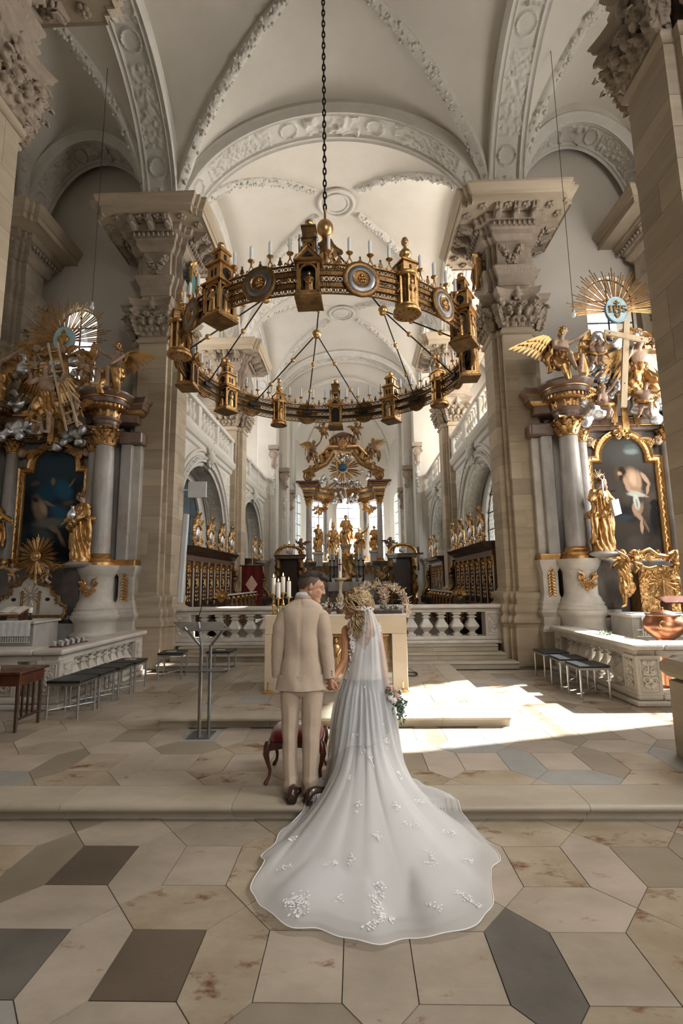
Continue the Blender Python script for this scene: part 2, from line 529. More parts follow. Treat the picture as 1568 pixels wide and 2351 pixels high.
def glass_pane(name, tint, solid):
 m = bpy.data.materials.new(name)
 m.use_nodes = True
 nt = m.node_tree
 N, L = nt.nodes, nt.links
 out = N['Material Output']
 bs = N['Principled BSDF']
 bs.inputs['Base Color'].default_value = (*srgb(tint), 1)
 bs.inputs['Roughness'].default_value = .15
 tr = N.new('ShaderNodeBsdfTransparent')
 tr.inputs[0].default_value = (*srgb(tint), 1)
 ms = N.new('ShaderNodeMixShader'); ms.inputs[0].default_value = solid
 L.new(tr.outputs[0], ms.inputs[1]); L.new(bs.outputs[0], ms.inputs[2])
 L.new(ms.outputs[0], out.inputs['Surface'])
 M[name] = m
glass_pane('glass_clear', 'f2f6f8', .12)
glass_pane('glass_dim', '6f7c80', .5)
def emit(name, c, s):
 m = bpy.data.materials.new(name)
 m.use_nodes = True
 nt = m.node_tree
 e = nt.nodes.new('ShaderNodeEmission')
 e.inputs[0].default_value = (*c, 1); e.inputs[1].default_value = s
 nt.links.new(e.outputs[0], nt.nodes['Material Output'].inputs['Surface'])
 M[name] = m
emit('flame', (1.0, .55, .18), 9.0)
def painted(name, c1, c2, blobs, scale=2.0):
 m = bpy.data.materials.new(name)
 m.use_nodes = True
 nt = m.node_tree
 N, L = nt.nodes, nt.links
 bs = N['Principled BSDF']
 bs.inputs['Roughness'].default_value = .75
 bs.inputs['Specular IOR Level'].default_value = .15
 tc = N.new('ShaderNodeTexCoord')
 nz = N.new('ShaderNodeTexNoise'); nz.inputs['Scale'].default_value = 9; nz.inputs['Detail'].default_value = 4
 L.new(tc.outputs['Object'], nz.inputs['Vector'])
 ds = N.new('ShaderNodeVectorMath'); ds.operation = 'MULTIPLY_ADD'
 L.new(nz.outputs['Color'], ds.inputs[0]); ds.inputs[1].default_value = (.05, 0, .05); L.new(tc.outputs['Object'], ds.inputs[2])
 n2 = N.new('ShaderNodeTexNoise'); n2.inputs['Scale'].default_value = scale; n2.inputs['Detail'].default_value = 5
 L.new(tc.outputs['Object'], n2.inputs['Vector'])
 rp = N.new('ShaderNodeValToRGB')
 rp.color_ramp.elements[0].position, rp.color_ramp.elements[1].position = .35, .68
 rp.color_ramp.elements[0].color = (*srgb(c1), 1); rp.color_ramp.elements[1].color = (*srgb(c2), 1)
 L.new(n2.outputs['Fac'], rp.inputs['Fac'])
 col = rp.outputs['Color']
 for (x, z, rx, rz, a, c, soft) in blobs:
  mp = N.new('ShaderNodeMapping'); mp.vector_type = 'TEXTURE'
  mp.inputs['Location'].default_value = (x + .025, 0, z + .025)
  mp.inputs['Rotation'].default_value = (0, a, 0)
  mp.inputs['Scale'].default_value = (rx, 1e6, rz)
  L.new(ds.outputs[0], mp.inputs['Vector'])
  ln = N.new('ShaderNodeVectorMath'); ln.operation = 'LENGTH'
  L.new(mp.outputs[0], ln.inputs[0])
  mr = N.new('ShaderNodeMapRange'); mr.interpolation_type = 'SMOOTHSTEP'
  mr.inputs['From Min'].default_value, mr.inputs['From Max'].default_value = 1 - soft, 1 + soft
  mr.inputs['To Min'].default_value, mr.inputs['To Max'].default_value = 1, 0
  L.new(ln.outputs['Value'], mr.inputs['Value'])
  mx = N.new('ShaderNodeMix'); mx.data_type = 'RGBA'
  L.new(mr.outputs[0], mx.inputs['Factor']); L.new(col, mx.inputs['A']); mx.inputs['B'].default_value = (*srgb(c), 1)
  col = mx.outputs['Result']
 L.new(col, bs.inputs['Base Color'])
 M[name] = m
# ================================================================== THE SETTING
ZU = .13
ZD = .25
ZK = .54
PY = (4.75, 10.77, 17.2, 23.7)
PH = 4.12
OW = 7.9
ZS = 10.43
random.seed(7)
def clip(poly, a, b, c):
 out = []
 for i in range(len(poly)):
  p, q = poly[i], poly[(i + 1) % len(poly)]
  dp, dq = a * p[0] + b * p[1] - c, a * q[0] + b * q[1] - c
  if dp <= 0: out.append(p)
  if (dp < 0) != (dq < 0) and dp != dq:
   t = dp / (dp - dq)
   out.append((p[0] + (q[0] - p[0]) * t, p[1] + (q[1] - p[1]) * t))
 return out
def area(p):
 return abs(sum(p[i][0] * p[(i + 1) % len(p)][1] - p[(i + 1) % len(p)][0] * p[i][1] for i in range(len(p)))) / 2
def inset(poly, d):
 c = (sum(p[0] for p in poly) / len(poly), sum(p[1] for p in poly) / len(poly))
 out = poly
 for i in range(len(poly)):
  p, q = poly[i], poly[(i + 1) % len(poly)]
  nx, ny = q[1] - p[1], -(q[0] - p[0])
  L = math.hypot(nx, ny)
  if L < 1e-6: continue
  nx, ny = nx / L, ny / L
  if nx * (c[0] - p[0]) + ny * (c[1] - p[1]) > 0: nx, ny = -nx, -ny
  out = clip(out, nx, ny, nx * p[0] + ny * p[1] - d)
 return out
def inside(poly, x, y):
 s = None
 for i in range(len(poly)):
  p, q = poly[i], poly[(i + 1) % len(poly)]
  k = (q[0] - p[0]) * (y - p[1]) - (q[1] - p[1]) * (x - p[0])
  if s is None: s = k > 0
  elif (k > 0) != s: return False
 return True
def pave(floor, x0, y0, xr, yr, z, bounds, forced=(), holes=(), limit=300, wts=(.52, .3, .12, .06), s=.40, p=.742, sy=.45, py=.836, stuff_name='far_tiles'):
 polys = []
 i0, i1 = math.floor((xr[0] - x0) / p) - 1, math.ceil((xr[1] - x0) / p) + 1
 j0, j1 = math.floor((yr[0] - y0) / py) - 1, math.ceil((yr[1] - y0) / py) + 1
 for i in range(i0, i1):
  for j in range(j0, j1):
   ax, ay = x0 + i * p, y0 + j * py
   gx, gy = (p - s) / 2, (py - sy) / 2
   polys.append([(ax, ay), (ax + s, ay), (ax + s, ay + sy), (ax, ay + sy)])
   polys.append([(ax + s, ay), (ax + s + gx, ay - gy), (ax + p, ay), (ax + p, ay + sy), (ax + s + gx, ay + sy + gy), (ax + s, ay + sy)])
   polys.append([(ax, ay + sy), (ax + s, ay + sy), (ax + s + gx, ay + sy + gy), (ax + s, ay + py), (ax, ay + py), (ax - gx, ay + sy + gy)])
 done = []
 for k, q in enumerate(polys):
  for b in bounds:
   q = clip(q, *b)
   if len(q) < 3: break
  if len(q) < 3 or area(q) < .004: continue
  c = (sum(t[0] for t in q) / len(q), sum(t[1] for t in q) / len(q))
  if any(h[0] < c[0] < h[1] and h[2] < c[1] < h[3] for h in holes): continue
  done.append((c[0] ** 2 + c[1] ** 2, q))
 done.sort(key=lambda t: t[0])
 rest = {}
 for n, (d, q) in enumerate(done):
  mt = None
  for fx, fy, fm in forced:
   if inside(q, fx, fy): mt = fm
  if mt is None:
   mt = random.choices(['tile_cream', 'tile_rust', 'tile_tan', 'tile_palegrey'], wts)[0]
  q2 = inset(q, .0028)
  if len(q2) < 3: continue
  if area([(a, b) for a, b in q2]) < .003: continue
  sgn = sum(q2[i][0] * q2[(i + 1) % len(q2)][1] - q2[(i + 1) % len(q2)][0] * q2[i][1] for i in range(len(q2)))
  if sgn < 0: q2 = q2[::-1]
  zt = z + random.uniform(-.0007, .0007)
  if n < limit:
   MB().prism([(a, b, z - .02) for a, b in q2], (0, 0, zt - z + .02)).build('tile', mt, floor, smooth=0)
  else:
   rest.setdefault(mt, MB()).prism([(a, b, z - .02) for a, b in q2], (0, 0, zt - z + .02))
 for mt, mb in rest.items():
  o = mb.build(stuff_name, mt, floor, smooth=0)
  o['kind'] = 'stuff'
def px2(px, py, z):
 v = atz(px, py, z)
 return v.x, v.y
fl = MB().box(-8.6, 8.0, -8, 4.125, -.3, -.006).build('floor', 'floor_grout')
tag(fl, 'cream and brown stone paving below the sanctuary step', 'floor', kind='structure')
forced = [(*px2(a, b, 0), m) for a, b, m in (
 (330, 2220, 'tile_brown'), (1230, 2220, 'tile_grey'), (60, 2200, 'tile_grey'), (215, 1980, 'tile_brown'), (690, 2220, 'tile_cream'),
 (860, 2250, 'tile_cream'), (1050, 2220, 'tile_cream'), (1360, 2220, 'tile_cream'), (1320, 2080, 'tile_cream'), (420, 2090, 'tile_rust'),
 (150, 2080, 'tile_cream'), (100, 1990, 'tile_tan'), (350, 1960, 'tile_cream'), (480, 1990, 'tile_cream'), (510, 2190, 'tile_rust'),
 (170, 2220, 'tile_cream'), (1240, 1990, 'tile_rust'), (1390, 1980, 'tile_cream'), (1500, 2060, 'tile_rust'), (1500, 1980, 'tile_tan'), (1150, 1925, 'tile_rust'),
 (560, 1960, 'tile_rust'), (300, 1905, 'tile_cream'), (500, 1905, 'tile_cream'), (1480, 1900, 'tile_rust'), (1540, 2200, 'tile_rust'))]
pave(fl, .25, 2.43, (-4.3, 3.6), (1.2, 4.2), 0, [(0, 1, 4.122), (0, -1, -1.4), (1, 0, 3.4), (-1, 0, 4.1)], forced)
st = empty('sanctuary_step', (XC, 4.2, 0))
tag(st, 'long front step of bullnosed limestone slabs under the groom', 'step', kind='structure')
PROF = [(4.415, .13), (4.085, .13), (4.058, .122), (4.045, .105), (4.045, .088), (4.06, .072), (4.085, .066), (4.098, .062), (4.10, .045), (4.122, .038), (4.122, 0), (4.415, 0)]
xs = [-8.3, -5.2, -3.72, -2.367, -.999, .39, 1.771, 3.2, 5.4, 7.5]
for a, b in zip(xs[:-1], xs[1:]):
 MB().prism([(a + .002, y, z) for y, z in PROF], (b - a - .004, 0, 0)).build('step_slab', 'step_stone', st, smooth=50)
fu = MB().box(-8.3, 7.5, 4.41, 12.0, -.3, ZU - .006).build('floor', 'floor_grout')
tag(fu, 'pale hexagon and square stone floor of the raised sanctuary', 'floor', kind='structure')
forced = [(*px2(a, b, ZU), m) for a, b, m in (
 (1190, 1755, 'tile_palegrey'), (1010, 1745, 'tile_cream'), (1110, 1750, 'tile_cream'), (960, 1750, 'tile_tan'), (965, 1790, 'tile_rust'), (1110, 1790, 'tile_rust'), (1330, 1790, 'tile_palegrey'),
 (470, 1745, 'tile_rust'), (380, 1750, 'tile_cream'), (240, 1755, 'tile_rust'), (160, 1755, 'tile_tan'), (1260, 1750, 'tile_cream'), (1440, 1770, 'tile_tan'))]
pave(fu, .975, 4.735, (-4.5, 4.3), (4.4, 10), ZU, [(0, -1, -4.418), (0, 1, 9.7), (1, 0, 7.4), (-1, 0, 8.2)], forced, holes=[(-2.3, 1.75, 6.2, 9.9)], s=.41, p=.745, sy=.455, py=.84)
DX0, DX1, DY0, DY1 = -2.40, 1.80, 6.03, 9.72
da = empty('altar_dais', ((DX0 + DX1) / 2, 7.8, ZU))
tag(da, 'low moulded stone dais on which the block altar stands', 'dais', kind='structure')
EP = [(.34, ZD), (.02, ZD), (.004, ZD - .008), (0, ZD - .02), (.004, ZD - .034), (.03, ZD - .045), (.035, ZD - .06), (.05, ZD - .075), (.055, ZU), (.34, ZU)]
for a, b in zip((DX0, -1.05, .1, 1.0), (-1.05, .1, 1.0, DX1)):
 MB().prism([(a + .0015, DY0 + y, z) for y, z in EP], (b - a - .003, 0, 0)).build('edge_slab', 'step_stone', da, smooth=50)
for a, b in ((DY0 + .342, 7.5), (7.5, 8.7), (8.7, DY1)):
 MB().prism([(DX0 + y, b - .0015, z) for y, z in EP], (0, -(b - a) + .003, 0)).build('edge_slab', 'step_stone', da, smooth=50)
 MB().prism([(DX1 - y, a + .0015, z) for y, z in EP], (0, b - a - .003, 0)).build('edge_slab', 'step_stone', da, smooth=50)
MB().box(DX0 + .3, DX1 - .3, DY0 + .3, DY1, ZU, ZD - .008).build('core', 'floor_grout', da, smooth=0)
pave(da, -1.62, 6.75, (DX0, DX1), (DY0, DY1), ZD, [(1, 0, DX1 - .342), (-1, 0, -DX0 - .342), (0, 1, DY1), (0, -1, -DY0 - .342)], holes=[(-1.3, .7, 7.6, 8.5)], s=.41, p=.745, sy=.455, py=.84)
cs = empty('choir_steps', (XC, 9.8, ZU))
tag(cs, 'flight of low stone steps below the marble choir balustrade', 'steps', kind='structure')
for k, (y, z) in enumerate(((9.74, .27), (10.0, .405), (10.24, ZK))):
 w = (3.55, 3.38, 3.3)[k]
 P = [(.4, z), (.02, z), (0, z - .015), (0, z - .03), (.025, z - .045), (.03, z - .13), (.4, z - .13)]
 n = 5
 for i in range(n):
  a, b = XC - w + 2 * w * i / n, XC - w + 2 * w * (i + 1) / n
  MB().prism([(a + .0015, y + t, zz) for t, zz in P], (b - a - .003, 0, 0)).build('step_slab', 'step_stone', cs, smooth=50)
fk = MB().box(-8.2, 7.4, 10.62, 31, -.3, ZK).build('floor', 'tile_grey')
tag(fk, 'grey stone floor of the choir behind the balustrade', 'floor', kind='structure')
def arched_wall(name, axis, pos, r, z0, z1, openings, th, mat, label, pane=None, mull=(3, 5), up=1):
 w = MB()
 def bx(a, b, c, d):
  if b - a < 1e-4 or d - c < 1e-4: return
  if axis == 'x': w.box(min(pos, pos + th), max(pos, pos + th), a, b, c, d)
  else: w.box(a, b, min(pos, pos + th), max(pos, pos + th), c, d)
 cur = r[0]
 for (c, h, zs, zp) in sorted(openings):
  bx(cur, c - h, z0, z1)
  bx(c - h, c + h, z0, zs)
  n = 16
  for i in range(n):
   a0, a1 = PI - PI * i / n, PI - PI * (i + 1) / n
   u0, u1 = c + h * math.cos(a0), c + h * math.cos(a1)
   q0, q1 = zp + h * up * math.sin(a0), zp + h * up * math.sin(a1)
   if axis == 'x':
    poly = [(pos, u0, q0), (pos, u1, q1), (pos, u1, z1), (pos, u0, z1)]
    w.prism(poly, (th, 0, 0))
   else:
    poly = [(u0, pos, q0), (u1, pos, q1), (u1, pos, z1), (u0, pos, z1)]
    w.prism(poly, (0, th, 0))
  cur = c + h
 bx(cur, r[1], z0, z1)
 o = w.build(name, mat, smooth=20)
 tag(o, label, 'wall', kind='structure')
 return o
def leaded_window(name, axis, pos, c, h, zs, zp, label, glass='glass_clear', nx=2, nz=5, up=1, diamonds=False):
 e = empty(name, (pos, c, zs) if axis == 'x' else (c, pos, zs))
 tag(e, label, 'window', kind='structure')
 def P(u, z, d=0):
  return (pos + d, u, z) if axis == 'x' else (u, pos + d, z)
 ztop = zp + h * up
 us = [c - h + 2 * h * i / nx for i in range(nx + 1)]
 zz = [zs + (ztop - zs) * j / nz for j in range(nz + 1)]
 def top(u):
  return zp + up * math.sqrt(max(h * h - (u - c) ** 2, 0))
 for i in range(nx):
  for j in range(nz):
   pts = []
   m = 5
   lo, hi = zz[j] + .01, zz[j + 1] - .01
   row = [us[i] + .008 + (us[i + 1] - us[i] - .016) * k / m for k in range(m + 1)]
   t = [min(hi, top(u)) for u in row]
   if max(t) <= lo + .02: continue
   poly = [P(row[0], lo), P(row[-1], lo)] + [P(u, max(q, lo)) for u, q in reversed(list(zip(row, t)))]
   ext = (.006, 0, 0) if axis == 'x' else (0, .006, 0)
   MB().prism(poly, ext).build('pane', glass, e, smooth=0)
 b = MB()
 for u in us[1:-1]:
  b.bar(P(u, zs), P(u, top(u)), .03, .03, up=(1, 0, 0) if axis == 'x' else (0, 1, 0))
 for z in zz[1:-1]:
  d = h if z <= zp else math.sqrt(max(h * h - ((z - zp) / up) ** 2, 0))
  b.bar(P(c - d, z), P(c + d, z), .03, .03)
 b.build('bar', 'lead', e, smooth=0)
 if diamonds:
  b = MB()
  n = 7
  for k in range(-22, 40):
   for s in (-1, 1):
    pts = []
    for q in range(41):
     z = zs + (ztop - zs) * q / 40
     u = c - h + (k * .16 + s * (z - zs) * .62)
     if c - h < u < c + h and z < top(u): pts.append(P(u, z, -.004))
    if len(pts) > 2: b.tube([pts[0], pts[-1]], .006, 4)
  o = b.build('lead_came', 'lead', e, smooth=0)
 fr = MB()
 n = 18
 arc = [P(c - h, zs)] + [P(c + h * math.cos(PI - PI * i / n), zp + up * h * math.sin(PI * i / n)) for i in range(n + 1)] + [P(c + h, zs), P(c - h, zs)]
 fr.tube(arc, .025, 4)
 fr.build('window_frame', 'lead', e, smooth=0)
 return e
RX = XC + OW
LX = XC - OW
arched_wall('wall_right', 'x', RX, (-8, 11.5), 0, 15, [(8.65, 1.4, 2.3, 5.7)], .5, 'plaster',
   'white plastered outer wall of the aisle beyond the copper font')
arched_wall('wall_left', 'x', LX, (-8, 11.5), 0, 15, [], -.5, 'plaster', 'white plastered outer wall of the dim aisle beyond the ladder altar')
for nm, xx, th, lab in (('wall_gallery_right', RX, .5, 'white upper wall behind the sunlit gallery with round-headed windows'), ('wall_gallery_left', LX, -.5, 'white upper wall behind the shaded gallery with round-headed windows')):
 arched_wall(nm, 'x', xx, (11.5, 24.3), 5.7, 15, [(14, 1.0, 7.2, 9.5), (20.4, 1.0, 7.2, 9.5)], th, 'plaster', lab)
wb = MB().box(LX, RX, -8.4, -8, 0, 15).build('wall_back', 'plaster')
tag(wb, 'plain plastered west wall behind the viewer', 'wall', kind='structure')
rf = MB().box(LX - .6, RX + .6, -8.5, 32, 14.95, 15.3).build('ceiling', 'plaster')  # unseen, added to stop sun leaking in over the vaults
tag(rf, 'unseen slab added above the white vaults to keep light out', 'ceiling', kind='structure')
YE = 11.36
for sgn, nm, lab, c, h, zs, zp in ((-1, 'wall_east_ladder', 'white wall with arched window behind the altar with the ladder', -7.0, .52, 6.9, 8.4),
        (1, 'wall_east_cross', 'white wall with arched window behind the altar with the wooden cross', 6.45, .6, 7.0, 8.75)):
 a, b = (LX, XC - 4.5) if sgn < 0 else (XC + 4.5, RX)
 arched_wall(nm, 'y', YE, (a, b), 0, 14.9, [(c, h, zs, zp)], .18, 'plaster', lab)
 leaded_window('window_1' if sgn < 0 else 'window_2', 'y', YE + .15, c, h, zs, zp, 'bright arched window above the ' + ('heart-disc altar' if sgn < 0 else 'altar with the lettered disc'), nx=2, nz=4)
leaded_window('window_3', 'x', RX + .4, 8.65, 1.4, 2.3, 5.7, 'tall sunlit aisle window outside the picture beside the copper font', nx=2, nz=4)
def arch_band(name, c, e, wv, a, b, zs, hw, depth, parent, seed=0, ns=300, nt=30, mat='stucco', rough=True):
 c, e, wv = Vector(c), Vector(e), Vector(wv)
 s = np.linspace(0, 1, ns)
 t = np.linspace(-1, 1, nt)
 S, T = np.meshgrid(s, t)
 fold = np.minimum(S, 1 - S)
 Lm = PI * math.sqrt((a * a + b * b) / 2)
 X, Y = S * Lm, T * hw
 h = np.zeros_like(S)
 at = np.abs(T)
 h += .05 * np.exp(-((at - .93) / .05) ** 2) + .045 * (at > .66) + .03 * np.exp(-((at - .68) / .03) ** 2)
 inn = at < .62
 oval = lambda c0, rs: np.sqrt(((fold - c0) * Lm / rs) ** 2 + (T * hw / rs) ** 2)
 ro = hw * .52
 for c0 in (.145, .405):
  d = oval(c0, ro)
  h = np.where(d < 1.15, np.where(d < .84, .0, .0) + .06 * np.exp(-((d - .92) / .08) ** 2), h)
  inn = inn & (d > 1.2)
 z_rough = inn & (fold > .19) & (fold < .36)
 if rough:
  h = np.where(z_rough, .012 + .06 * (vnoise(X * 15, Y * 15, 0, seed) > -.1) * (.5 + .5 * vnoise(X * 30, Y * 30, 2, seed)), h)
 z_fl = inn & (fold > .44)
 h = np.where(z_fl, .17 * foliage_h(X * 2.2, Y * 2.2, seed + 3) ** 2.2, h)
 z_pal = inn & (fold < .10)
 pal = np.abs(np.sin((fold * Lm * 9 - at * hw * 14)))
 h = np.where(z_pal, .09 * pal * (1 - at / .62), h)
 ph = PI * (1 - s)
 ct, sn = np.cos(ph), np.sin(ph)
 nx_, nz_ = ct / a, sn / b
 ln = np.sqrt(nx_ ** 2 + nz_ ** 2)
 nx_, nz_ = nx_ / ln, nz_ / ln
 Px = a * ct[None, :] - nx_[None, :] * h
 Pz = zs + b * sn[None, :] - nz_[None, :] * h
 rows = []
 E_, W_ = np.array(e), np.array(wv)
 base = np.array((c.x, c.y, 0))
 for j in range(nt):
  rows.append(base[None, :] + Px[j][:, None] * E_[None, :] + (T[j] * hw)[:, None] * W_[None, :] + np.stack([0 * Pz[j], 0 * Pz[j], Pz[j]], 1))
 def off(tt, d):
  x, z = (a + d * 1.0) * ct, zs + (b + d) * sn
  return base[None, :] + x[:, None] * E_[None, :] + (np.full(ns, tt * hw))[:, None] * W_[None, :] + np.stack([0 * z, 0 * z, z], 1)
 pre = [off(-1.0, depth), off(-1.0, .17), off(-1.08, .165), off(-1.1, .13), off(-1.04, .11), off(-1.0, .09)]
 post = [off(1.0, .09), off(1.04, .11), off(1.1, .13), off(1.08, .165), off(1.0, .17), off(1.0, depth)]
 rows = pre + rows + post
 return MB().grid(rows).build(name, mat, parent, smooth=70)
def rib(mb, f, n=110, r=.085, seed=0):
 pts = [Vector(f(i / (n - 1))) for i in range(n)]
 rr = [r * (1 + .30 * float(vnoise(i * .9, seed * 3.1))) for i in range(n)]
 mb.tube(pts, rr, 8)
 mb.tube([p + Vector((0, 0, .05)) for p in pts], r * 1.6, 6)
 rn = random.Random(seed)
 for i in range(n - 1):
  for q in range(2):
   p = pts[i].lerp(pts[i + 1], rn.random())
   mb.ell(p + Vector((rn.uniform(-1, 1) * r * 1.1, rn.uniform(-1, 1) * r * 1.1, -rn.uniform(.2, .9) * r)), (rn.uniform(.025, .05),) * 3, 5, 4)
def vault_bay(name, cx, cy, a, b, zs, rise, dome, label, parent=None, ribs=True, boss=True, seed=0):
 nu, nv = 28, 16
 mb = MB()
 for k in range(4):
  P = []
  for j in range(nv + 1):
   v = j / nv
   row = []
   for i in range(nu + 1):
    u = 2 * i / nu - 1
    if k in (0, 2):
     sg = 1 if k == 0 else -1
     x, y = a * u * v, sg * b * v
    else:
     sg = 1 if k == 1 else -1
     x, y = sg * a * v, b * u * v
    z = zs + rise * math.sqrt(max(1 - (u * v) ** 2, 0)) + dome * (1 - v * v)
    row.append((cx + x, cy + y, z))
   P.append(row)
  mb.grid(P)
 o = mb.build(name, 'plaster', parent, smooth=30)
 tag(o, label, 'vault', kind='structure')
 if ribs:
  for k, (sx, sy) in enumerate(((1, 1), (1, -1), (-1, 1), (-1, -1))):
   rb = MB()
   t0 = .18 if boss else 0
   def f(t, sx=sx, sy=sy):
    v = 1 - (1 - t0) * t
    v = max(min(v, .999), 0)
    return (cx + sx * a * v, cy + sy * b * v, zs + rise * math.sqrt(max(1 - v * v, 0)) + dome * (1 - v * v) - .03)
   rib(rb, f, seed=seed * 4 + k)
   rb.build('rib', 'stucco', o, smooth=60)
  if boss:
   bs_ = MB()
   zc = zs + rise + dome - .06
   ring = [(cx + .55 * math.cos(2 * PI * i / 40), cy + .55 * math.sin(2 * PI * i / 40), zc - .02) for i in range(41)]
   bs_.tube(ring, .06, 8, caps=False)
   ring = [(cx + .38 * math.cos(2 * PI * i / 40), cy + .38 * math.sin(2 * PI * i / 40), zc - .02) for i in range(41)]
   bs_.tube(ring, .03, 6, caps=False)
   bs_.lathe([(.02, zc - .01), (.55, zc), (.55, zc + .1)], (cx, cy, 0), 30)
   bs_.build('medallion', 'stucco', o, smooth=60)
 return o
RISE, DOME = 3.25, .35
bays = [(-1.3, PY[0]), (PY[0], PY[1]), (PY[1], PY[2]), (PY[2], PY[3])]
labs = ['white cross vault over the nave above the viewer', 'white cross vault from which the ring chandelier hangs', 'white ribbed cross vault over the front of the choir', 'white ribbed cross vault over the rear of the choir']
for k, (y0, y1) in enumerate(bays):
 vault_bay('ceiling', XC, (y0 + y1) / 2, PH - .3, (y1 - y0) / 2 - .3, ZS - .05, RISE, DOME, labs[k], ribs=k > 0, boss=k > 0, seed=k)
 for sg, side in ((-1, 'dim aisle over the ladder altar side'), (1, 'bright aisle over the font side')):
  if k == 0: continue
  ah = (OW - PH) / 2
  vault_bay('ceiling', XC + sg * (PH + ah), (y0 + y1) / 2, ah - .28, (y1 - y0) / 2 - .3, ZS - .05, 2.9, .3,
    'white ribbed vault over the %s, %s bay' % (side, ('', 'first', 'second', 'third')[k]), ribs=k == 1, boss=False, seed=10 + k)
for k in (1, 2, 3):
 o = arch_band('transverse_arch', (XC, PY[k], 0), (1, 0, 0), (0, 1, 0), PH - .36, 3.0, ZS - .05, .42, .6, None, seed=k, ns=340, nt=34)
 tag(o, ('', 'stuccoed white arch across the nave just behind the ring chandelier', 'stuccoed white arch across the middle of the choir', 'stuccoed white arch before the apse')[k], 'arch', kind='structure')
 if k < 3:
  for sg in (-1, 1):
   ah = (OW - PH) / 2
   o = arch_band('transverse_arch', (XC + sg * (PH + ah), PY[k], 0), (1, 0, 0), (0, 1, 0), ah - .3, 2.5, ZS - .05, .40, .7, None, seed=20 + k * 3 + sg, ns=220, nt=28)
   tag(o, 'stuccoed arch spanning the %s aisle, %s row of pillars' % ('dim' if sg < 0 else 'bright', ('', 'first', 'second')[k]), 'arch', kind='structure')
for k, (y0, y1) in enumerate(bays):
 if k == 0: continue
 for sg in (-1, 1):
  o = arch_band('arcade_arch', (XC + sg * PH, (y0 + y1) / 2, 0), (0, 1, 0), (1, 0, 0), (y1 - y0) / 2 - .36, 2.95, ZS - .05, .42, .6, None, seed=40 + k * 2 + sg, ns=300, nt=32)
  tag(o, 'stuccoed arcade arch between nave and %s aisle, %s bay' % ('dim' if sg < 0 else 'bright', ('', 'first', 'second', 'third')[k]), 'arch', kind='structure')
# ================================================================== PILLARS with capitals and entablatures
PC, PW, PP = .40, .32, .12
def cross(d=0., core=PC, w=PW, p=PP):
 c, w = core + d, w + d
 q = core + p + d
 return [(w, -q), (w, -c), (c, -c), (c, -w), (q, -w), (q, w), (c, w), (c, c), (w, c), (w, q), (-w, q), (-w, c), (-c, c), (-c, w), (-q, w), (-q, -w), (-c, -w), (-c, -c), (-w, -c), (-w, -q)]
def cross_loft(mb, prof, caps=True):
 mb.rings([[(x, y, z) for x, y in cross(d)] for d, z in prof], caps)
 return mb
def make_capital():
 mb = MB()
 z0, z1 = 7.44, 8.05
 P = []
 for j in range(9):
  v = j / 8
  hw = PW * (1.0 + .18 * v ** 2)
  dp = .02 + .09 * v ** 2
  P.append([(-hw, .12, lerp(z0, z1, v)), (-hw, -dp, lerp(z0, z1, v)), (hw, -dp, lerp(z0, z1, v)), (hw, .12, lerp(z0, z1, v))])
 mb.rings(P)
 up, out = Vector((0, -.25, 1)), Vector((0, -1, 0))
 for k in range(4):
  x = (k - 1.5) * .165
  mb.leaf((x, -.03, z0 + .01), (x * .25, -.2, 1), out, .17, .20, .55, th=.014)
 for k in range(3):
  x = (k - 1) * .22
  mb.leaf((x, -.05, z0 + .15), (x * .3, -.25, 1), out, .2, .26, .6, th=.014)
 for sx in (-1, 1):
  mb.leaf((sx * .34, 0, z0 + .02), (sx * .25, -.2, 1), (sx * .8, -.8, 0), .18, .24, .55, th=.014)
  mb.leaf((sx * .37, -.03, z0 + .18), (sx * .3, -.25, 1), (sx * .8, -.8, 0), .2, .3, .6, th=.014)
  mb.spiral((sx * .36, -.2, z1 - .11), (sx * .75, -.55, 0), (0, 0, 1), .11, 1.8, .035)
  mb.ell((sx * .36, -.2, z1 - .11), .05, 8, 6)
  for i in range(5):
   mb.ell((sx * (.40 - .02 * i), -.16 + .02 * i, z1 - .24 - .075 * i), .044 - .004 * i, 8, 6)
   mb.leaf((sx * (.38 - .02 * i), -.15 + .02 * i, z1 - .22 - .075 * i), (sx * .8, -.3, .2 - .2 * i), (0, -1, 0), .09, .1, .5, nu=4, nv=5)
  mb.spiral((sx * .12, -.17, z1 - .14), (sx, 0, 0), (0, 0, 1), .075, 1.6, .026)
  mb.ell((sx * .2, -.15, z1 - .28), (.07, .06, .08), 8, 6)
  mb.ell((sx * .17, -.17, z1 - .35), (.05, .05, .05), 8, 6)
 mb.ell((0, -.15, z1 - .3), (.07, .07, .11), 8, 6)
 for i in range(5):
  mb.ell(((i - 2) * .13, -.1 - .02 * (i % 2), z0 + .13), .05, 7, 5)
 rs = []
 for z, g in ((z1, -.02), (z1 + .05, .0), (z1 + .09, .05), (z1 + .15, .06), (z1 + .2, .09), (z1 + .22, .09)):
  row = [(-.42 - g, .12, z)]
  for i in range(13):
   u = i / 6 - 1
   row.append((u * (.42 + g), -.22 - g + .13 * (1 - u * u), z))
  row.append((.42 + g, .12, z))
  rs.append(row)
 mb.rings(rs)
 mb.ell((0, -.17, z1 + .1), (.075, .06, .09), 10, 8)
 for i in range(6):
  a = 2 * PI * i / 6
  mb.ell((.085 * math.cos(a), -.15, z1 + .1 + .1 * math.sin(a)), (.045, .03, .045), 7, 5)
 mb.leaf((0, -.17, z1 + .15), (0, -.1, 1), (0, -1, 0), .1, .12, .5)
 return mb
CAPITAL = make_capital()
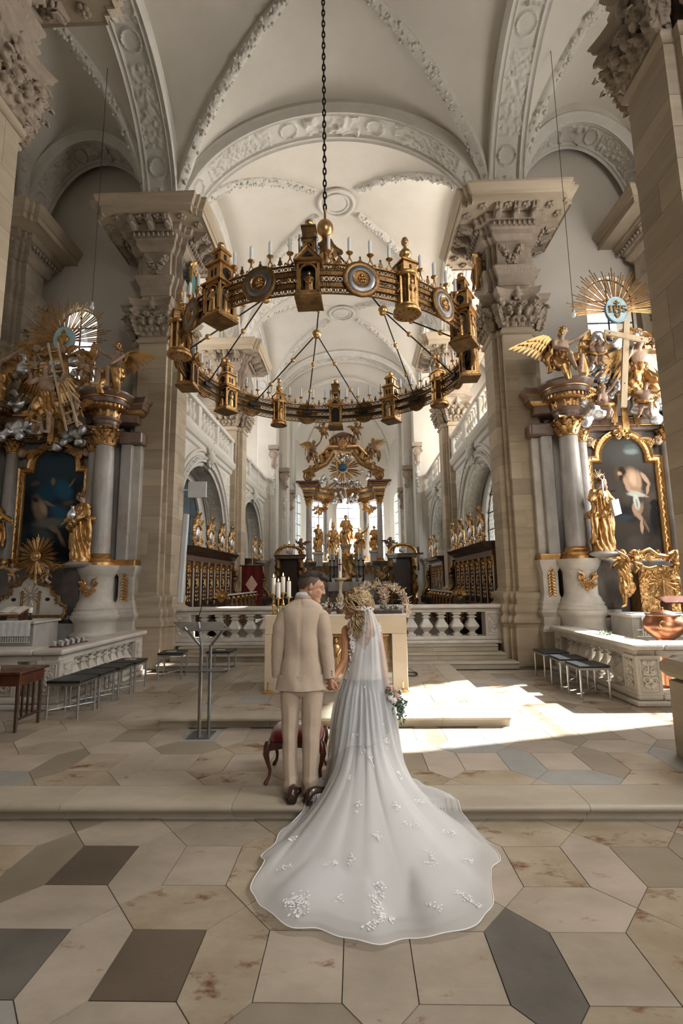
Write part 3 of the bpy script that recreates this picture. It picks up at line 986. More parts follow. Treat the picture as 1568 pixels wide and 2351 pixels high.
def make_pillar(shaft_z0=ZU, blocks=True):
 root = empty('stone_pillar', (0, 0, 0))
 LOC[root.name] = Vector((0, 0, 0))
 z = shaft_z0
 cross_loft(MB(), [(.17, z), (.17, .86), (.155, .88)]).build('plinth', 'sandstone', root, smooth=20)
 cross_loft(MB(), [(.15, .88), (.16, .95), (.20, .98), (.21, 1.04), (.19, 1.1), (.15, 1.13), (.14, 1.16), (.16, 1.2), (.17, 1.27), (.15, 1.33), (.10, 1.36), (.085, 1.42), (.10, 1.46), (.115, 1.52), (.10, 1.58), (.03, 1.61), (.0, 1.68)]).build('base', 'sandstone', root, smooth=35)
 cross_loft(MB(), [(-.006, 1.66), (-.006, 7.3)]).build('shaft_core', 'mortar', root, smooth=0)
 if blocks:
  zz = [1.68]
  rnd = random.Random(3)
  while zz[-1] < 6.9:
   zz.append(zz[-1] + rnd.choice((.34, .40, .46, .36)))
  zz[-1] = 7.28
  if zz[-1] - zz[-2] < .2: zz.pop(-2)
  for i, (a, b) in enumerate(zip(zz[:-1], zz[1:])):
   for q in range(4):
    m = Matrix.Rotation(q * PI / 2, 4, 'Z')
    split = rnd.random()
    xs_ = [-PW, PW] if split < .55 else [-PW, rnd.uniform(-.1, .1), PW]
    for x0, x1 in zip(xs_[:-1], xs_[1:]):
     MB().box(x0 + (.002 if x0 > -PW else 0), x1 - (.002 if x1 < PW else 0), -(PC + PP), -PC + .05, a + .002, b - .002).xform(m).build('stone_block', 'sandstone', root, smooth=0)
    MB().box(PC - .12, PC, -PC, -PC + .12, a + .002 + (i % 2) * .001, b - .002).xform(m).build('corner_block', 'sandstone', root, smooth=0)
 else:
  cross_loft(MB(), [(0, 1.68), (0, 7.28)]).build('shaft', 'sandstone', root, smooth=0)
 cross_loft(MB(), [(0, 7.28), (.03, 7.3), (.05, 7.33), (.05, 7.37), (.02, 7.39), (.015, 7.44)]).build('necking', 'sandstone', root, smooth=35)
 def carve(co):
  h = foliage_h(co[:, 0] * 9 + co[:, 1] * 5, co[:, 2] * 9, 12) - .45
  k = np.clip((8.06 - co[:, 2]) * 12, 0, 1)
  co = co.copy(); co[:, 1] -= h * .035 * k; co[:, 0] += h * .012 * np.sign(co[:, 0]) * k
  return co
 tmp = remesh('capital', CAPITAL, 'carved_stone', None, .0125, 1, .4, carve)
 me = tmp.data
 bpy.data.objects.remove(tmp)
 cross_loft(MB(), [(-.04, 7.4), (-.02, 8.25)]).build('capital_core', 'carved_stone', root, smooth=0)
 for q in range(4):
  o = link('capital', me, None, root)
  o.matrix_local = Matrix.Rotation(q * PI / 2, 4, 'Z') @ Matrix.Translation((0, -(PC + PP), 0))
 cross_loft(MB(), [(-.01, 8.24), (.0, 8.27), (.0, 8.45), (.02, 8.46), (.02, 8.66), (.03, 8.68), (.05, 8.70), (.09, 8.78), (.12, 8.84), (.13, 8.86), (.13, 8.90), (.02, 8.91)]).build('architrave', 'carved_stone', root, smooth=35)
 bd = MB()
 for q in range(4):
  m = Matrix.Rotation(q * PI / 2, 4, 'Z')
  for i in range(11):
   x = (i - 5) * .075
   bd.add([m @ Vector(p) for p in MB().leaf((x, -(PC + PP + .05), 8.72), (0, -.5, 1), (0, -1, 0), .06, .1, .3, nu=4, nv=4, th=.006).v], MB().leaf((x, 0, 0), (0, -.5, 1), (0, -1, 0), .06, .1, .3, nu=4, nv=4).f)
 bd.build('leaf_moulding', 'carved_stone', root, smooth=50)
 cross_loft(MB(), [(.0, 8.90), (.0, 9.56)]).build('frieze', 'carved_stone', root, smooth=20)
 fs = MB()
 rn = random.Random(5)
 for i in range(34):
  u = rn.uniform(-1, 1)
  zz_ = 9.06 + .3 * abs(u) + rn.uniform(-.07, .1)
  fs.ell((u * .2, -.02, zz_), (rn.uniform(.03, .06), rn.uniform(.04, .07), rn.uniform(.03, .06)), 7, 5)
 for s_ in (-1, 1):
  fs.leaf((s_ * .2, -.01, 9.3), (s_ * .2, 0, 1), (0, -1, 0), .12, .18, .4)
  fs.leaf((s_ * .12, -.01, 9.1), (s_ * -.6, 0, -.5), (0, -1, 0), .12, .16, .4)
 mf = fs.mesh('festoon', 50); mf.materials.append(M['carved_stone'])
 for q in range(4):
  o = link('festoon', mf, None, root)
  o.matrix_local = Matrix.Rotation(q * PI / 2, 4, 'Z') @ Matrix.Translation((0, -(PC + PP), 0))
 cross_loft(MB(), [(.0, 9.55), (.05, 9.57), (.10, 9.63), (.13, 9.66), (.13, 9.78), (.17, 9.80), (.20, 9.90), (.29, 9.93), (.29, 9.97), (.30, 9.99), (.33, 10.03), (.33, 10.08), (.66, 10.09)]).build('bed_moulding', 'carved_stone', root, smooth=30)
 cross_loft(MB(), [(.33, 10.075), (.66, 10.08), (.69, 10.05), (.69, 10.20), (.72, 10.21), (.73, 10.24), (.74, 10.27), (.78, 10.31), (.80, 10.36), (.815, 10.38), (.815, 10.43), (.3, 10.44)]).build('cornice', 'sandstone', root, smooth=30)
 eg = MB()
 md = MB()
 md.rings([[(-.075, 0, 10.08), (.075, 0, 10.08), (.075, -.30, 10.08), (-.075, -.30, 10.08)],
   [(-.075, 0, 9.88), (.075, 0, 9.88), (.075, -.27, 9.99), (-.075, -.27, 9.99)]])
 md.spiral((0, -.26, 10.02), (0, 1, 0), (0, 0, 1), .05, 1.4, .03)
 md.leaf((0, -.04, 9.87), (0, -1, .42), (0, .3, -1), .13, .22, .35)
 mm = md.mesh('modillion', 40); mm.materials.append(M['carved_stone'])
 rz = MB()
 for i in range(5):
  a = 2 * PI * i / 5
  rz.ell((.06 * math.cos(a), .06 * math.sin(a), 10.05), (.05, .05, .03), 7, 5)
 rz.ell((0, 0, 10.03), .035, 7, 5)
 mr = rz.mesh('rosette', 50); mr.materials.append(M['carved_stone'])
 for q in range(4):
  m = Matrix.Rotation(q * PI / 2, 4, 'Z')
  y = -(PC + PP + .24)
  for i in range(9):
   x = (i - 4) * .112
   e1 = MB().ell((x, y - .01, 9.85), (.036, .04, .055), 8, 6)
   eg.add([m @ Vector(p) for p in e1.v], e1.f)
   e2 = MB().leaf((x + .056, y + .03, 9.80), (0, -.5, 1), (0, -1, 0), .03, .1, .2, nu=2, nv=4, th=.006)
   eg.add([m @ Vector(p) for p in e2.v], e2.f)
  for i in range(3):
   o = link('modillion', mm, None, root)
   o.matrix_local = m @ Matrix.Translation(((i - 1) * .40, -(PC + PP + .32), 0))
  for i in range(2):
   o = link('rosette', mr, None, root)
   o.matrix_local = m @ Matrix.Translation(((i - .5) * .40, -(PC + PP + .52), 0))
  for sx in (-1, 1):
   o = link('rosette', mr, None, root)
   o.matrix_local = m @ Matrix.Translation((sx * .74, -(PC + PP + .5), 0))
 eg.build('egg_and_dart', 'carved_stone', root, smooth=50)
 MB().box(-.42, .42, -.42, .42, 10.40, 10.9).build('impost_block', 'stucco', root, smooth=0)
 return root
PIL = make_pillar()
plabs = {(0, -1): 'massive stone pillar standing by the dark wooden table with books', (0, 1): 'massive stone pillar standing in front of the copper font',
  (1, -1): 'carved stone pillar between the lectern and the choir, white loudspeaker column on it', (1, 1): 'carved stone pillar beside the altar with the wooden cross',
  (2, -1): 'slim far stone pillar at the end of the choir stalls, red banner at its foot', (2, 1): 'slim far stone pillar at the end of the sunlit choir stalls'}
PILLARS = {}
for (k, sg), lab in plabs.items():
 loc = (XC + sg * PH + (.06 if (k, sg) == (0, 1) else 0), PY[k] - (.1 if (k, sg) == (0, 1) else 0), 0)
 o = PIL if (k, sg) == (0, -1) else copy_tree(PIL, loc)
 o.location = loc
 tag(o, lab, 'pillar', 'stone pillars of the nave', kind='structure')
 PILLARS[(k, sg)] = o
 LOC[o.name] = Vector(loc)
for sg in (-1, 1):
 rt = empty('wall_cornice', (XC + sg * OW, PY[1], 8))
 tag(rt, 'carved stone entablature on the outer wall above the %s altar' % ('ladder' if sg < 0 else 'cross'), 'cornice', kind='structure')
 for ch in PIL.children:
  if ch.name.split('.')[0] in ('capital', 'capital_core', 'architrave', 'frieze', 'festoon', 'bed_moulding', 'cornice', 'egg_and_dart', 'modillion', 'rosette', 'leaf_moulding', 'necking'):
   c = ch.copy(); COL.objects.link(c); c.parent = rt
   c.matrix_parent_inverse = Matrix.Identity(4)
   c.matrix_local = Matrix.Translation((0, 0, -8)) @ ch.matrix_local
 s = cross_loft(MB(), [(0, 1.68), (0, 7.28)])
 s.v = [(x, y, z - 8) for x, y, z in s.v]
 link('shaft', s.mesh('shaft', 0), 'sandstone', None).parent = rt
for sg in (-1, 1):
 o = PILLARS[(0, sg)]
 for ch in list(o.children):
  if ch.name.split('.')[0] in ('plinth', 'base'):
   bpy.data.objects.remove(ch)
 for nm, prof in (('plinth', [(.14, ZU), (.14, .84), (.10, .86)]), ('ledge', [(.08, .86), (.15, .88), (.19, .93), (.19, 1.0), (.15, 1.05), (.0, 1.08)]), ('lower_shaft', [(.0, 1.07), (.0, 1.69)])):
  c = cross_loft(MB(), prof).build(nm, 'sandstone', None, smooth=30)
  c.parent = o
# ================================================================== CHOIR: gallery walls, balustrades, apse
def baluster_mesh(h, r=.085, mat='marble_white', square=True):
 mb = MB()
 pr = [(.62, 0), (.62, .08), (.42, .1), (.36, .14), (.42, .2), (.78, .3), (.92, .38), (.86, .46), (.55, .60), (.42, .70), (.40, .74), (.62, .76), (.62, .80), (.42, .82), (.40, .86), (.66, .9), (.66, 1.0)]
 if square:
  rs = []
  for k, z in pr:
   q = r * k
   c = q * .75
   rs.append([(c, -q, z * h), (q, -c, z * h), (q, c, z * h), (c, q, z * h), (-c, q, z * h), (-q, c, z * h), (-q, -c, z * h), (-c, -q, z * h)])
  mb.rings(rs)
 else:
  mb.lathe([(r * k, z * h) for k, z in pr], n=12)
 me = mb.mesh('baluster', 35)
 me.materials.append(M[mat])
 return me
BAL_G = baluster_mesh(.62, .10, 'stucco', False)
def gallery(sg, k, label_side):
 y0, y1 = PY[k] + .52, PY[k + 1] - .52
 yc = (y0 + y1) / 2
 xf = XC + sg * 3.98
 H = 2.25
 zsp, up = 3.25, 2.1 / H
 wl = arched_wall('wall_gallery', 'x', xf, (y0, y1), ZK, 5.8, [(yc, H, ZK + .01, zsp)], sg * .3, 'plaster', 'white stuccoed gallery wall over the %s choir stalls, %s bay' % (label_side, ('', 'front', 'rear')[k]), up=up)
 sof = arch_band('soffit', (xf + sg * .31, yc, 0), (0, 1, 0), (1, 0, 0), H, 2.1, zsp, .30, .06, wl, seed=60 + k * 2 + sg, ns=200, nt=26)
 for s2 in (-1, 1):
  MB().box(min(xf + sg * .02, xf + sg * .62), max(xf + sg * .02, xf + sg * .62), yc + s2 * H - .01 * s2 - .03, yc + s2 * H - .01 * s2 + .03, ZK, zsp).build('jamb', 'stucco', wl, smooth=0)
 bw = arched_wall('wall_niche', 'x', xf + sg * .62, (yc - H - .3, yc + H + .3), ZK, 5.9, [(yc, 1.55, 2.35, 3.3)], sg * .25, 'plaster', 'white niche wall round the leaded window above the %s stalls, %s bay' % (label_side, ('', 'front', 'rear')[k]), up=1.1)
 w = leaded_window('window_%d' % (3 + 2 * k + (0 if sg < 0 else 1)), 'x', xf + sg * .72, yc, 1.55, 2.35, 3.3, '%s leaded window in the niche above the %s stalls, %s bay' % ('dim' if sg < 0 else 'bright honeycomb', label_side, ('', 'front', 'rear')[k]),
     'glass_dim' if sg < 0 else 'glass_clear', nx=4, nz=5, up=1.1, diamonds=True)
 av = MB()
 n = 48
 for d, r in ((.06, .05), (.20, .03), (.36, .045)):
  av.tube([(xf - sg * .02, yc + (H + d) * math.cos(PI - PI * i / n), zsp + (2.1 + d) * math.sin(PI * i / n)) for i in range(n + 1)], r, 6)
 for s2 in (-1, 1):
  for d, r in ((.06, .05), (.20, .03), (.36, .045)):
   av.tube([(xf - sg * .02, yc + s2 * (H + d), ZK + 1.6), (xf - sg * .02, yc + s2 * (H + d), zsp)], r, 6)
 av.build('archivolt', 'stucco', wl, smooth=60)
 gl = MB()
 rn = random.Random(11 + k + sg)
 for i in range(72):
  a = PI * i / 71
  for q in range(2):
   rr = .13 + .02 * q
   gl.ell((xf - sg * .03, yc + (H + .13 + rn.uniform(-.05, .05)) * math.cos(a), zsp + (2.1 + .13 + rn.uniform(-.05, .05)) * math.sin(a)), (.05, rn.uniform(.03, .06), rn.uniform(.03, .06)), 6, 4)
 for s2 in (-1, 1):
  for i in range(26):
   gl.ell((xf - sg * .03, yc + s2 * (H + .13) + rn.uniform(-.04, .04), ZK + 1.7 + (zsp - ZK - 1.7) * i / 25), (.05, rn.uniform(.03, .06), rn.uniform(.03, .07)), 6, 4)
 gl.build('garland', 'stucco', wl, smooth=60)
 ct = MB()
 zc = zsp + 2.1 + .12
 ct.ell((xf - sg * .1, yc, zc + .1), (.16, .17, .24), 10, 8)
 for s2 in (-1, 1):
  ct.spiral((xf - sg * .12, yc + s2 * .16, zc + .28), (0, s2, 0), (0, 0, 1), .15, 1.6, .05)
  ct.spiral((xf - sg * .12, yc + s2 * .14, zc - .12), (0, s2, 0), (0, 0, -1), .11, 1.6, .04)
 ct.leaf((xf - sg * .1, yc, zc + .25), (0, 0, 1), (-sg, 0, 0), .3, .3, .5)
 ct.build('cartouche', 'stucco', wl, smooth=60)
 ny, nz = 110, 60
 Yg = np.linspace(y0, y1, ny); Zg = np.linspace(3.2, 5.65, nz)
 YY, ZZ = np.meshgrid(Yg, Zg)
 d = np.sqrt(((YY - yc) / (H + .44)) ** 2 + (np.maximum(ZZ - zsp, 0) / 2.54) ** 2)
 mask = np.clip((d - 1) * 8, 0, 1) * np.clip((5.6 - ZZ) * 8, 0, 1) * np.clip((YY - y0 - .06) * 8, 0, 1) * np.clip((y1 - .06 - YY) * 8, 0, 1)
 hh = .09 * foliage_h(YY * 3.0, ZZ * 3.0, 70 + k + sg) ** 1.5 * mask - .02 * (mask < .02)
 gm = MB().grid([[(xf - sg * (hh[j, i] + .004), YY[j, i], ZZ[j, i]) for i in range(ny)] for j in range(nz)])
 dd = (d > 1.0 - .02).reshape(-1)
 gm.f = [q for q in gm.f if all(dd[v] for v in q)]
 gm.build('spandrel_relief', 'stucco', wl, smooth=60)
 gf = MB()
 pr = [(.0, 5.62), (.06, 5.66), (.08, 5.72), (.08, 5.78), (.14, 5.82), (.18, 5.9), (.2, 5.95), (.2, 6.02), (.04, 6.04)]
 gf.prism([(xf - sg * a, y0, z) for a, z in pr] + [(XC + sg * OW, y0, 6.04), (XC + sg * OW, y0, 5.7)], (0, y1 - y0, 0))
 g = gf.build('gallery_slab', 'plaster', wl, smooth=25)
 e = empty('gallery_balustrade', (xf, yc, 6.03))
 tag(e, 'carved stucco balustrade of the gallery over the %s stalls, %s bay' % (label_side, ('', 'front', 'rear')[k]), 'balustrade', 'gallery balustrades')
 MB().box(xf - .13, xf + .13, y0, y1, 6.04, 6.16).build('base_rail', 'stucco', e, bevel=.02, smooth=0)
 MB().box(xf - .15, xf + .15, y0, y1, 6.78, 6.92).build('top_rail', 'stucco', e, bevel=.03, smooth=0)
 n = 18
 for i in range(n):
  yy = y0 + (y1 - y0) * (i + .5) / n
  if i % 6 == 5:
   MB().box(xf - .12, xf + .12, yy - .12, yy + .12, 6.15, 6.79).build('post', 'stucco', e, bevel=.015, smooth=0)
  else:
   b = link('baluster', BAL_G, None, e)
   b.matrix_parent_inverse = Matrix.Identity(4)
   b.location = (0, yy - yc, .13)
 lp = MB()
 for s_, z_ in (((.22), ZK), (.22, 2.65)):
  pass
 q = [(.2, ZK), (.2, ZK + .3), (.16, ZK + .36), (.16, 2.6), (.2, 2.66), (.2, 2.72), (.26, 2.8), (.26, 2.88)]
 lp.rings([[(XC + sg * 3.8 - r, y1 - .25 - r, z), (XC + sg * 3.8 + r, y1 - .25 - r, z), (XC + sg * 3.8 + r, y1 - .25 + r, z), (XC + sg * 3.8 - r, y1 - .25 + r, z)] for r, z in q])
 lp.build('impost_pier', 'carved_stone', wl, smooth=20)
for k in (1, 2):
 gallery(-1, k, 'shaded')
 gallery(1, k, 'sunlit')
for sg in (-1, 1):
 e = empty('wall_apse', (XC + sg * 3.3, 23.7, ZK))
 tag(e, 'tall white pilastered wall beside the high altar, %s side' % ('shaded' if sg < 0 else 'sunlit'), 'wall', kind='structure')
 for i, (h0, y, t) in enumerate(((3.35, 22.9, .8), (2.95, 23.9, .9), (2.8, 25.0, 1.2))):
  a, b = XC + sg * h0, XC + sg * 4.3
  MB().box(min(a, b), max(a, b), y, y + t, ZK, 10.4).build('pilaster', 'plaster', e, bevel=.03, smooth=0)
  fr = MB()
  x0 = XC + sg * (h0 + .08)
  fr.box(min(x0, x0 + sg * .22), max(x0, x0 + sg * .22), y - .04, y, ZK + 2.4, 8.4)
  fr.build('raised_panel', 'stucco', e, bevel=.02, smooth=0)
  c = MB()
  zc = 8.0 - .9 * i
  xx = XC + sg * (h0 + .12)
  c.box(xx - .24, xx + .24, y - .3, y + .1, zc + .25, zc + .45)
  c.spiral((xx, y - .18, zc), (1, 0, 0), (0, 0, 1), .24, 2.2, .06)
  c.ell((xx, y - .15, zc), (.22, .1, .24), 10, 8)
  c.spiral((xx - sg * .02, y - .14, zc - .55), (1, 0, 0), (0, 0, 1), .14, 1.8, .05)
  c.ell((xx, y - .12, zc - .3), (.13, .1, .3), 8, 6)
  c.build('scroll_bracket', 'carved_stone', e, smooth=50)
  s_ = MB()
  for j in range(7):
   s_.ell((xx + .03 * math.sin(j * 2.1), y - .07, 7.0 - .9 * i - j * .16), (.09 - .008 * j, .05, .1), 7, 5)
  s_.build('stucco_drop', 'stucco', e, smooth=50)
AY, AR = 27.0, 3.05
aw = []
angs = [PI * k / 5 for k in range(6)]
for k in range(5):
 a0, a1 = angs[k], angs[k + 1]
 p0 = Vector((XC + AR * 1.05 * math.cos(a0), AY + 4.2 * math.sin(a0), 0))
 p1 = Vector((XC + AR * 1.05 * math.cos(a1), AY + 4.2 * math.sin(a1), 0))
 L = (p1 - p0).length
 d = (p1 - p0).normalized()
 nrm = Vector((d.y, -d.x, 0))
 lab = ('shaded end', 'shaded middle', 'central', 'sunlit middle', 'sunlit end')[4 - k]
 hw = .74 if k == 2 else .6
 if k in (0, 4): hw = .5
 w = MB()
 zs, zp = 2.6, 6.5
 def Q(u, z, t=0):
  v = p0 + d * (L / 2 + u) + nrm * t
  return (v.x, v.y, z)
 n = 12
 w.prism([Q(-L / 2, ZK), Q(-hw, ZK), Q(-hw, 10.5), Q(-L / 2, 10.5)], nrm * .3)
 w.prism([Q(hw, ZK), Q(L / 2, ZK), Q(L / 2, 10.5), Q(hw, 10.5)], nrm * .3)
 w.prism([Q(-hw, ZK), Q(hw, ZK), Q(hw, zs), Q(-hw, zs)], nrm * .3)
 for i in range(n):
  b0, b1 = PI - PI * i / n, PI - PI * (i + 1) / n
  w.prism([Q(hw * math.cos(b0), zp + hw * math.sin(b0)), Q(hw * math.cos(b1), zp + hw * math.sin(b1)), Q(hw * math.cos(b1), 10.5), Q(hw * math.cos(b0), 10.5)], nrm * .3)
 o = w.build('wall_chancel', 'plaster', smooth=0)
 tag(o, 'white apse wall with tall window, %s face' % lab, 'wall', kind='structure')
 e = empty('window_%d' % (9 + k), Q(0, zs))
 tag(e, 'tall blown-out apse window behind the high altar, %s face' % lab, 'window', kind='structure')
 for i in range(2):
  for j in range(7):
   z0_, z1_ = zs + j * .66 + .01, zs + (j + 1) * .66 - .01
   u0, u1 = -hw + i * hw + .01, -hw + (i + 1) * hw - .01
   tp = lambda u: zp + math.sqrt(max(hw * hw - u * u, 0))
   us_ = [u0 + (u1 - u0) * q / 4 for q in range(5)]
   if min(z1_, max(tp(u) for u in us_)) < z0_ + .03: continue
   MB().prism([Q(u0, z0_, .1), Q(u1, z0_, .1)] + [Q(u, max(min(z1_, tp(u)), z0_), .1) for u in reversed(us_)], nrm * .006).build('pane', 'glass_clear', e, smooth=0)
 b = MB()
 b.bar(Q(0, zs, .1), Q(0, zp + hw, .1), .04, .04, up=nrm)
 for j in range(1, 7):
  b.bar(Q(-hw, zs + j * .66, .1), Q(hw, zs + j * .66, .1), .035, .035, up=nrm)
 b.build('bar', 'lead', e, smooth=0)
mb = MB()
rows = []
for j in range(13):
 ph = PI / 2 * j / 12
 rows.append([(XC + 3.3 * math.cos(t) * math.cos(ph), AY + 4.3 * math.sin(t) * math.cos(ph), 9.0 + 3.4 * math.sin(ph)) for t in np.linspace(0, PI, 31)])
mb.grid(rows)
for y in (AY,):
 rows = [[(XC + 3.3 * math.cos(t), yy, 9.0 + 3.4 * math.sin(t)) for t in np.linspace(0, PI, 31)] for yy in (23.9, 25.5, AY)]
 mb.grid(rows)
ao = mb.build('ceiling', 'plaster', smooth=60)
tag(ao, 'shaded half-dome vault of the apse over the high altar', 'vault', kind='structure')
for k in range(1, 5):
 t = angs[k]
 rb = MB()
 rib(rb, lambda q, t=t: (XC + 3.25 * math.cos(t) * math.cos(q * PI / 2), AY + 4.25 * math.sin(t) * math.cos(q * PI / 2), 9.0 + 3.35 * math.sin(q * PI / 2)), n=30, r=.09, seed=k)
 rb.build('rib', 'stucco', ao, smooth=60)
mb = MB()
n = 24
for i in range(n):
 t0, t1 = PI - PI * i / n, PI - PI * (i + 1) / n
 mb.prism([(XC + 3.25 * math.cos(t0), 24.15, 9.0 + 3.35 * math.sin(t0)), (XC + 3.25 * math.cos(t1), 24.15, 9.0 + 3.35 * math.sin(t1)), (XC + 3.25 * math.cos(t1), 24.15, 14.9), (XC + 3.25 * math.cos(t0), 24.15, 14.9)], (0, .25, 0))
for sg in (-1, 1):
 a, b = XC + sg * 3.25, XC + sg * OW
 mb.box(min(a, b), max(a, b), 24.15, 24.4, 0, 14.9)
o = mb.build('wall_apse_arch', 'plaster', smooth=0)
tag(o, 'white wall over the arch that opens to the apse', 'wall', kind='structure')
# ================================================================== carved figures
def V3(*a):
 return Vector(a)
def body_prims(mb, J, s=1.0, fat=1.0, legs=True, arms=True, fingers=True):
 g = lambda k: Vector(J[k])
 r = lambda x: x * s * fat
 hd = g('head')
 f = Vector(J.get('look', (0, -1, 0))).normalized()
 up = (hd - g('neck')).normalized()
 sd = f.cross(up).normalized()
 m = Matrix((sd, -f, up)).transposed()
 mb.ell(hd, (.078 * s, .098 * s, .115 * s), 12, 10, m)
 mb.ell(hd + f * .03 * s - up * .055 * s, (.055 * s, .06 * s, .06 * s), 10, 8, m)
 mb.cap(hd + f * .095 * s + up * .015 * s, .012 * s, hd + f * .118 * s - up * .022 * s, .017 * s, 8)
 mb.cap(g('neck') - up * .03 * s, .06 * s, hd - up * .05 * s, .052 * s)
 ch, pv = g('chest'), g('pelvis')
 ax = (g('shl') - g('shr')).normalized()
 mt = Matrix((ax, ax.cross((ch - pv).normalized()) * -1, (ch - pv).normalized())).transposed()
 mb.ell(ch, (r(.17), r(.115), r(.17)), 14, 10, mt)
 mb.ell((ch + pv) / 2, (r(.135), r(.10), r(.17)), 14, 10, mt)
 mb.ell(pv, (r(.16), r(.125), r(.13)), 14, 10, mt)
 mb.cap(g('shl'), r(.062), g('shr'), r(.062))
 mb.cap(g('neck'), r(.055), ch, r(.09))
 if arms:
  for q in 'lr':
   mb.cap(g('sh' + q), r(.062), g('el' + q), r(.046))
   mb.cap(g('el' + q), r(.046), g('ha' + q), r(.032))
   h = g('ha' + q)
   d = (h - g('el' + q)).normalized()
   mb.ell(h + d * .035 * s, (.032 * s, .022 * s, .042 * s), 8, 6, Matrix((d.orthogonal().normalized(), d.cross(d.orthogonal()).normalized(), d)).transposed())
   if fingers:
    o1 = d.orthogonal().normalized()
    for k in range(4):
     b = h + d * .06 * s + o1 * (k - 1.5) * .014 * s
     mb.cap(b, .009 * s, b + d * (.05 - .006 * abs(k - 1.2)) * s, .007 * s, 6)
    mb.cap(h + d * .02 * s + o1 * .03 * s, .01 * s, h + d * .05 * s + o1 * .05 * s, .008 * s, 6)
 if legs:
  for q in 'lr':
   hp = pv + ax * (.085 * s * (1 if q == 'l' else -1))
   mb.cap(hp, r(.092), g('kn' + q), r(.066))
   mb.cap(g('kn' + q), r(.064), g('an' + q), r(.040))
   mb.ell(lerp(g('kn' + q), g('an' + q), .3), (r(.06), r(.065), r(.12)), 8, 6)
   t = Vector(J.get('to' + q, g('an' + q) + V3(0, -.14 * s, -.04 * s)))
   mb.cap(g('an' + q), r(.042), t, r(.03))
 return mb
def fold_deform(c, amp, k=9, seed=0, zlo=-9, zhi=99, twist=1.2, lo=.2):
 c = np.array(c, float)
 def f(co):
  d = co - c
  th = np.arctan2(d[:, 1], d[:, 0])
  r = np.hypot(d[:, 0], d[:, 1]) + 1e-6
  q = th * k / (2 * PI) + twist * d[:, 2] + .7 * vnoise(th * 1.3 + 9, d[:, 2] * 2.2, 0, seed)
  h = np.abs(np.sin(q * PI)) * 2 - 1.1 + .5 * vnoise(co[:, 0] * 14, co[:, 1] * 14, co[:, 2] * 9, seed + 2)
  w = np.clip((co[:, 2] - zlo) * 6, lo, 1) * np.clip((zhi - co[:, 2]) * 6, 0, 1)
  co = co.copy()
  co[:, 0] += d[:, 0] / r * h * amp * w
  co[:, 1] += d[:, 1] / r * h * amp * w
  return co
 return f
def wing_mesh(mb, root, along, drop, L, W, th=.012, seed=0):
 root, along, drop = Vector(root), Vector(along).normalized(), Vector(drop).normalized()
 nrm = along.cross(drop).normalized()
 bone = []
 for i in range(9):
  t = i / 8
  bone.append(root + along * (L * t) - drop * (W * .28 * math.sin(PI * t * .9)))
 mb.tube(bone, [W * .10 * (1 - .6 * i / 8) for i in range(9)], 7)
 for row, (n, ln, ww, of) in enumerate(((9, 1.0, .19, 0), (9, .62, .17, .02), (8, .34, .15, .035))):
  for i in range(n):
   t = (i + .5) / n
   b = root + along * (L * t) - drop * (W * .28 * math.sin(PI * t * .9)) + nrm * (of if row else 0)
   d = (drop * (1.0 - .35 * t) + along * (.15 + .75 * t * t)).normalized()
   l = W * ln * (.75 + .75 * t - .35 * t * t)
   w_ = L * ww * .75
   s1 = d.cross(nrm).normalized()
   e = [b + s1 * w_ * .35, b - s1 * w_ * .35, b - s1 * w_ * .5 + d * l * .6, b - s1 * w_ * .2 + d * l * .95, b + d * l, b + s1 * w_ * .3 + d * l * .9, b + s1 * w_ * .5 + d * l * .55]
   mb.prism([p + nrm * (of + .006 * (i % 2)) for p in e], nrm * th)
 return mb
STAND = dict(pelvis=(.02, 0, .92), chest=(0, .01, 1.26), neck=(0, .01, 1.46), head=(0, -.02, 1.6), shl=(.17, 0, 1.4), shr=(-.17, 0, 1.4),
   ell=(.27, -.04, 1.14), elr=(-.28, -.02, 1.14), hal=(.18, -.2, 1.02), har=(-.2, -.24, 1.1), knl=(.12, -.07, .5), knr=(-.08, -.02, .48), anl=(.12, 0, .08), anr=(-.1, .03, .08))
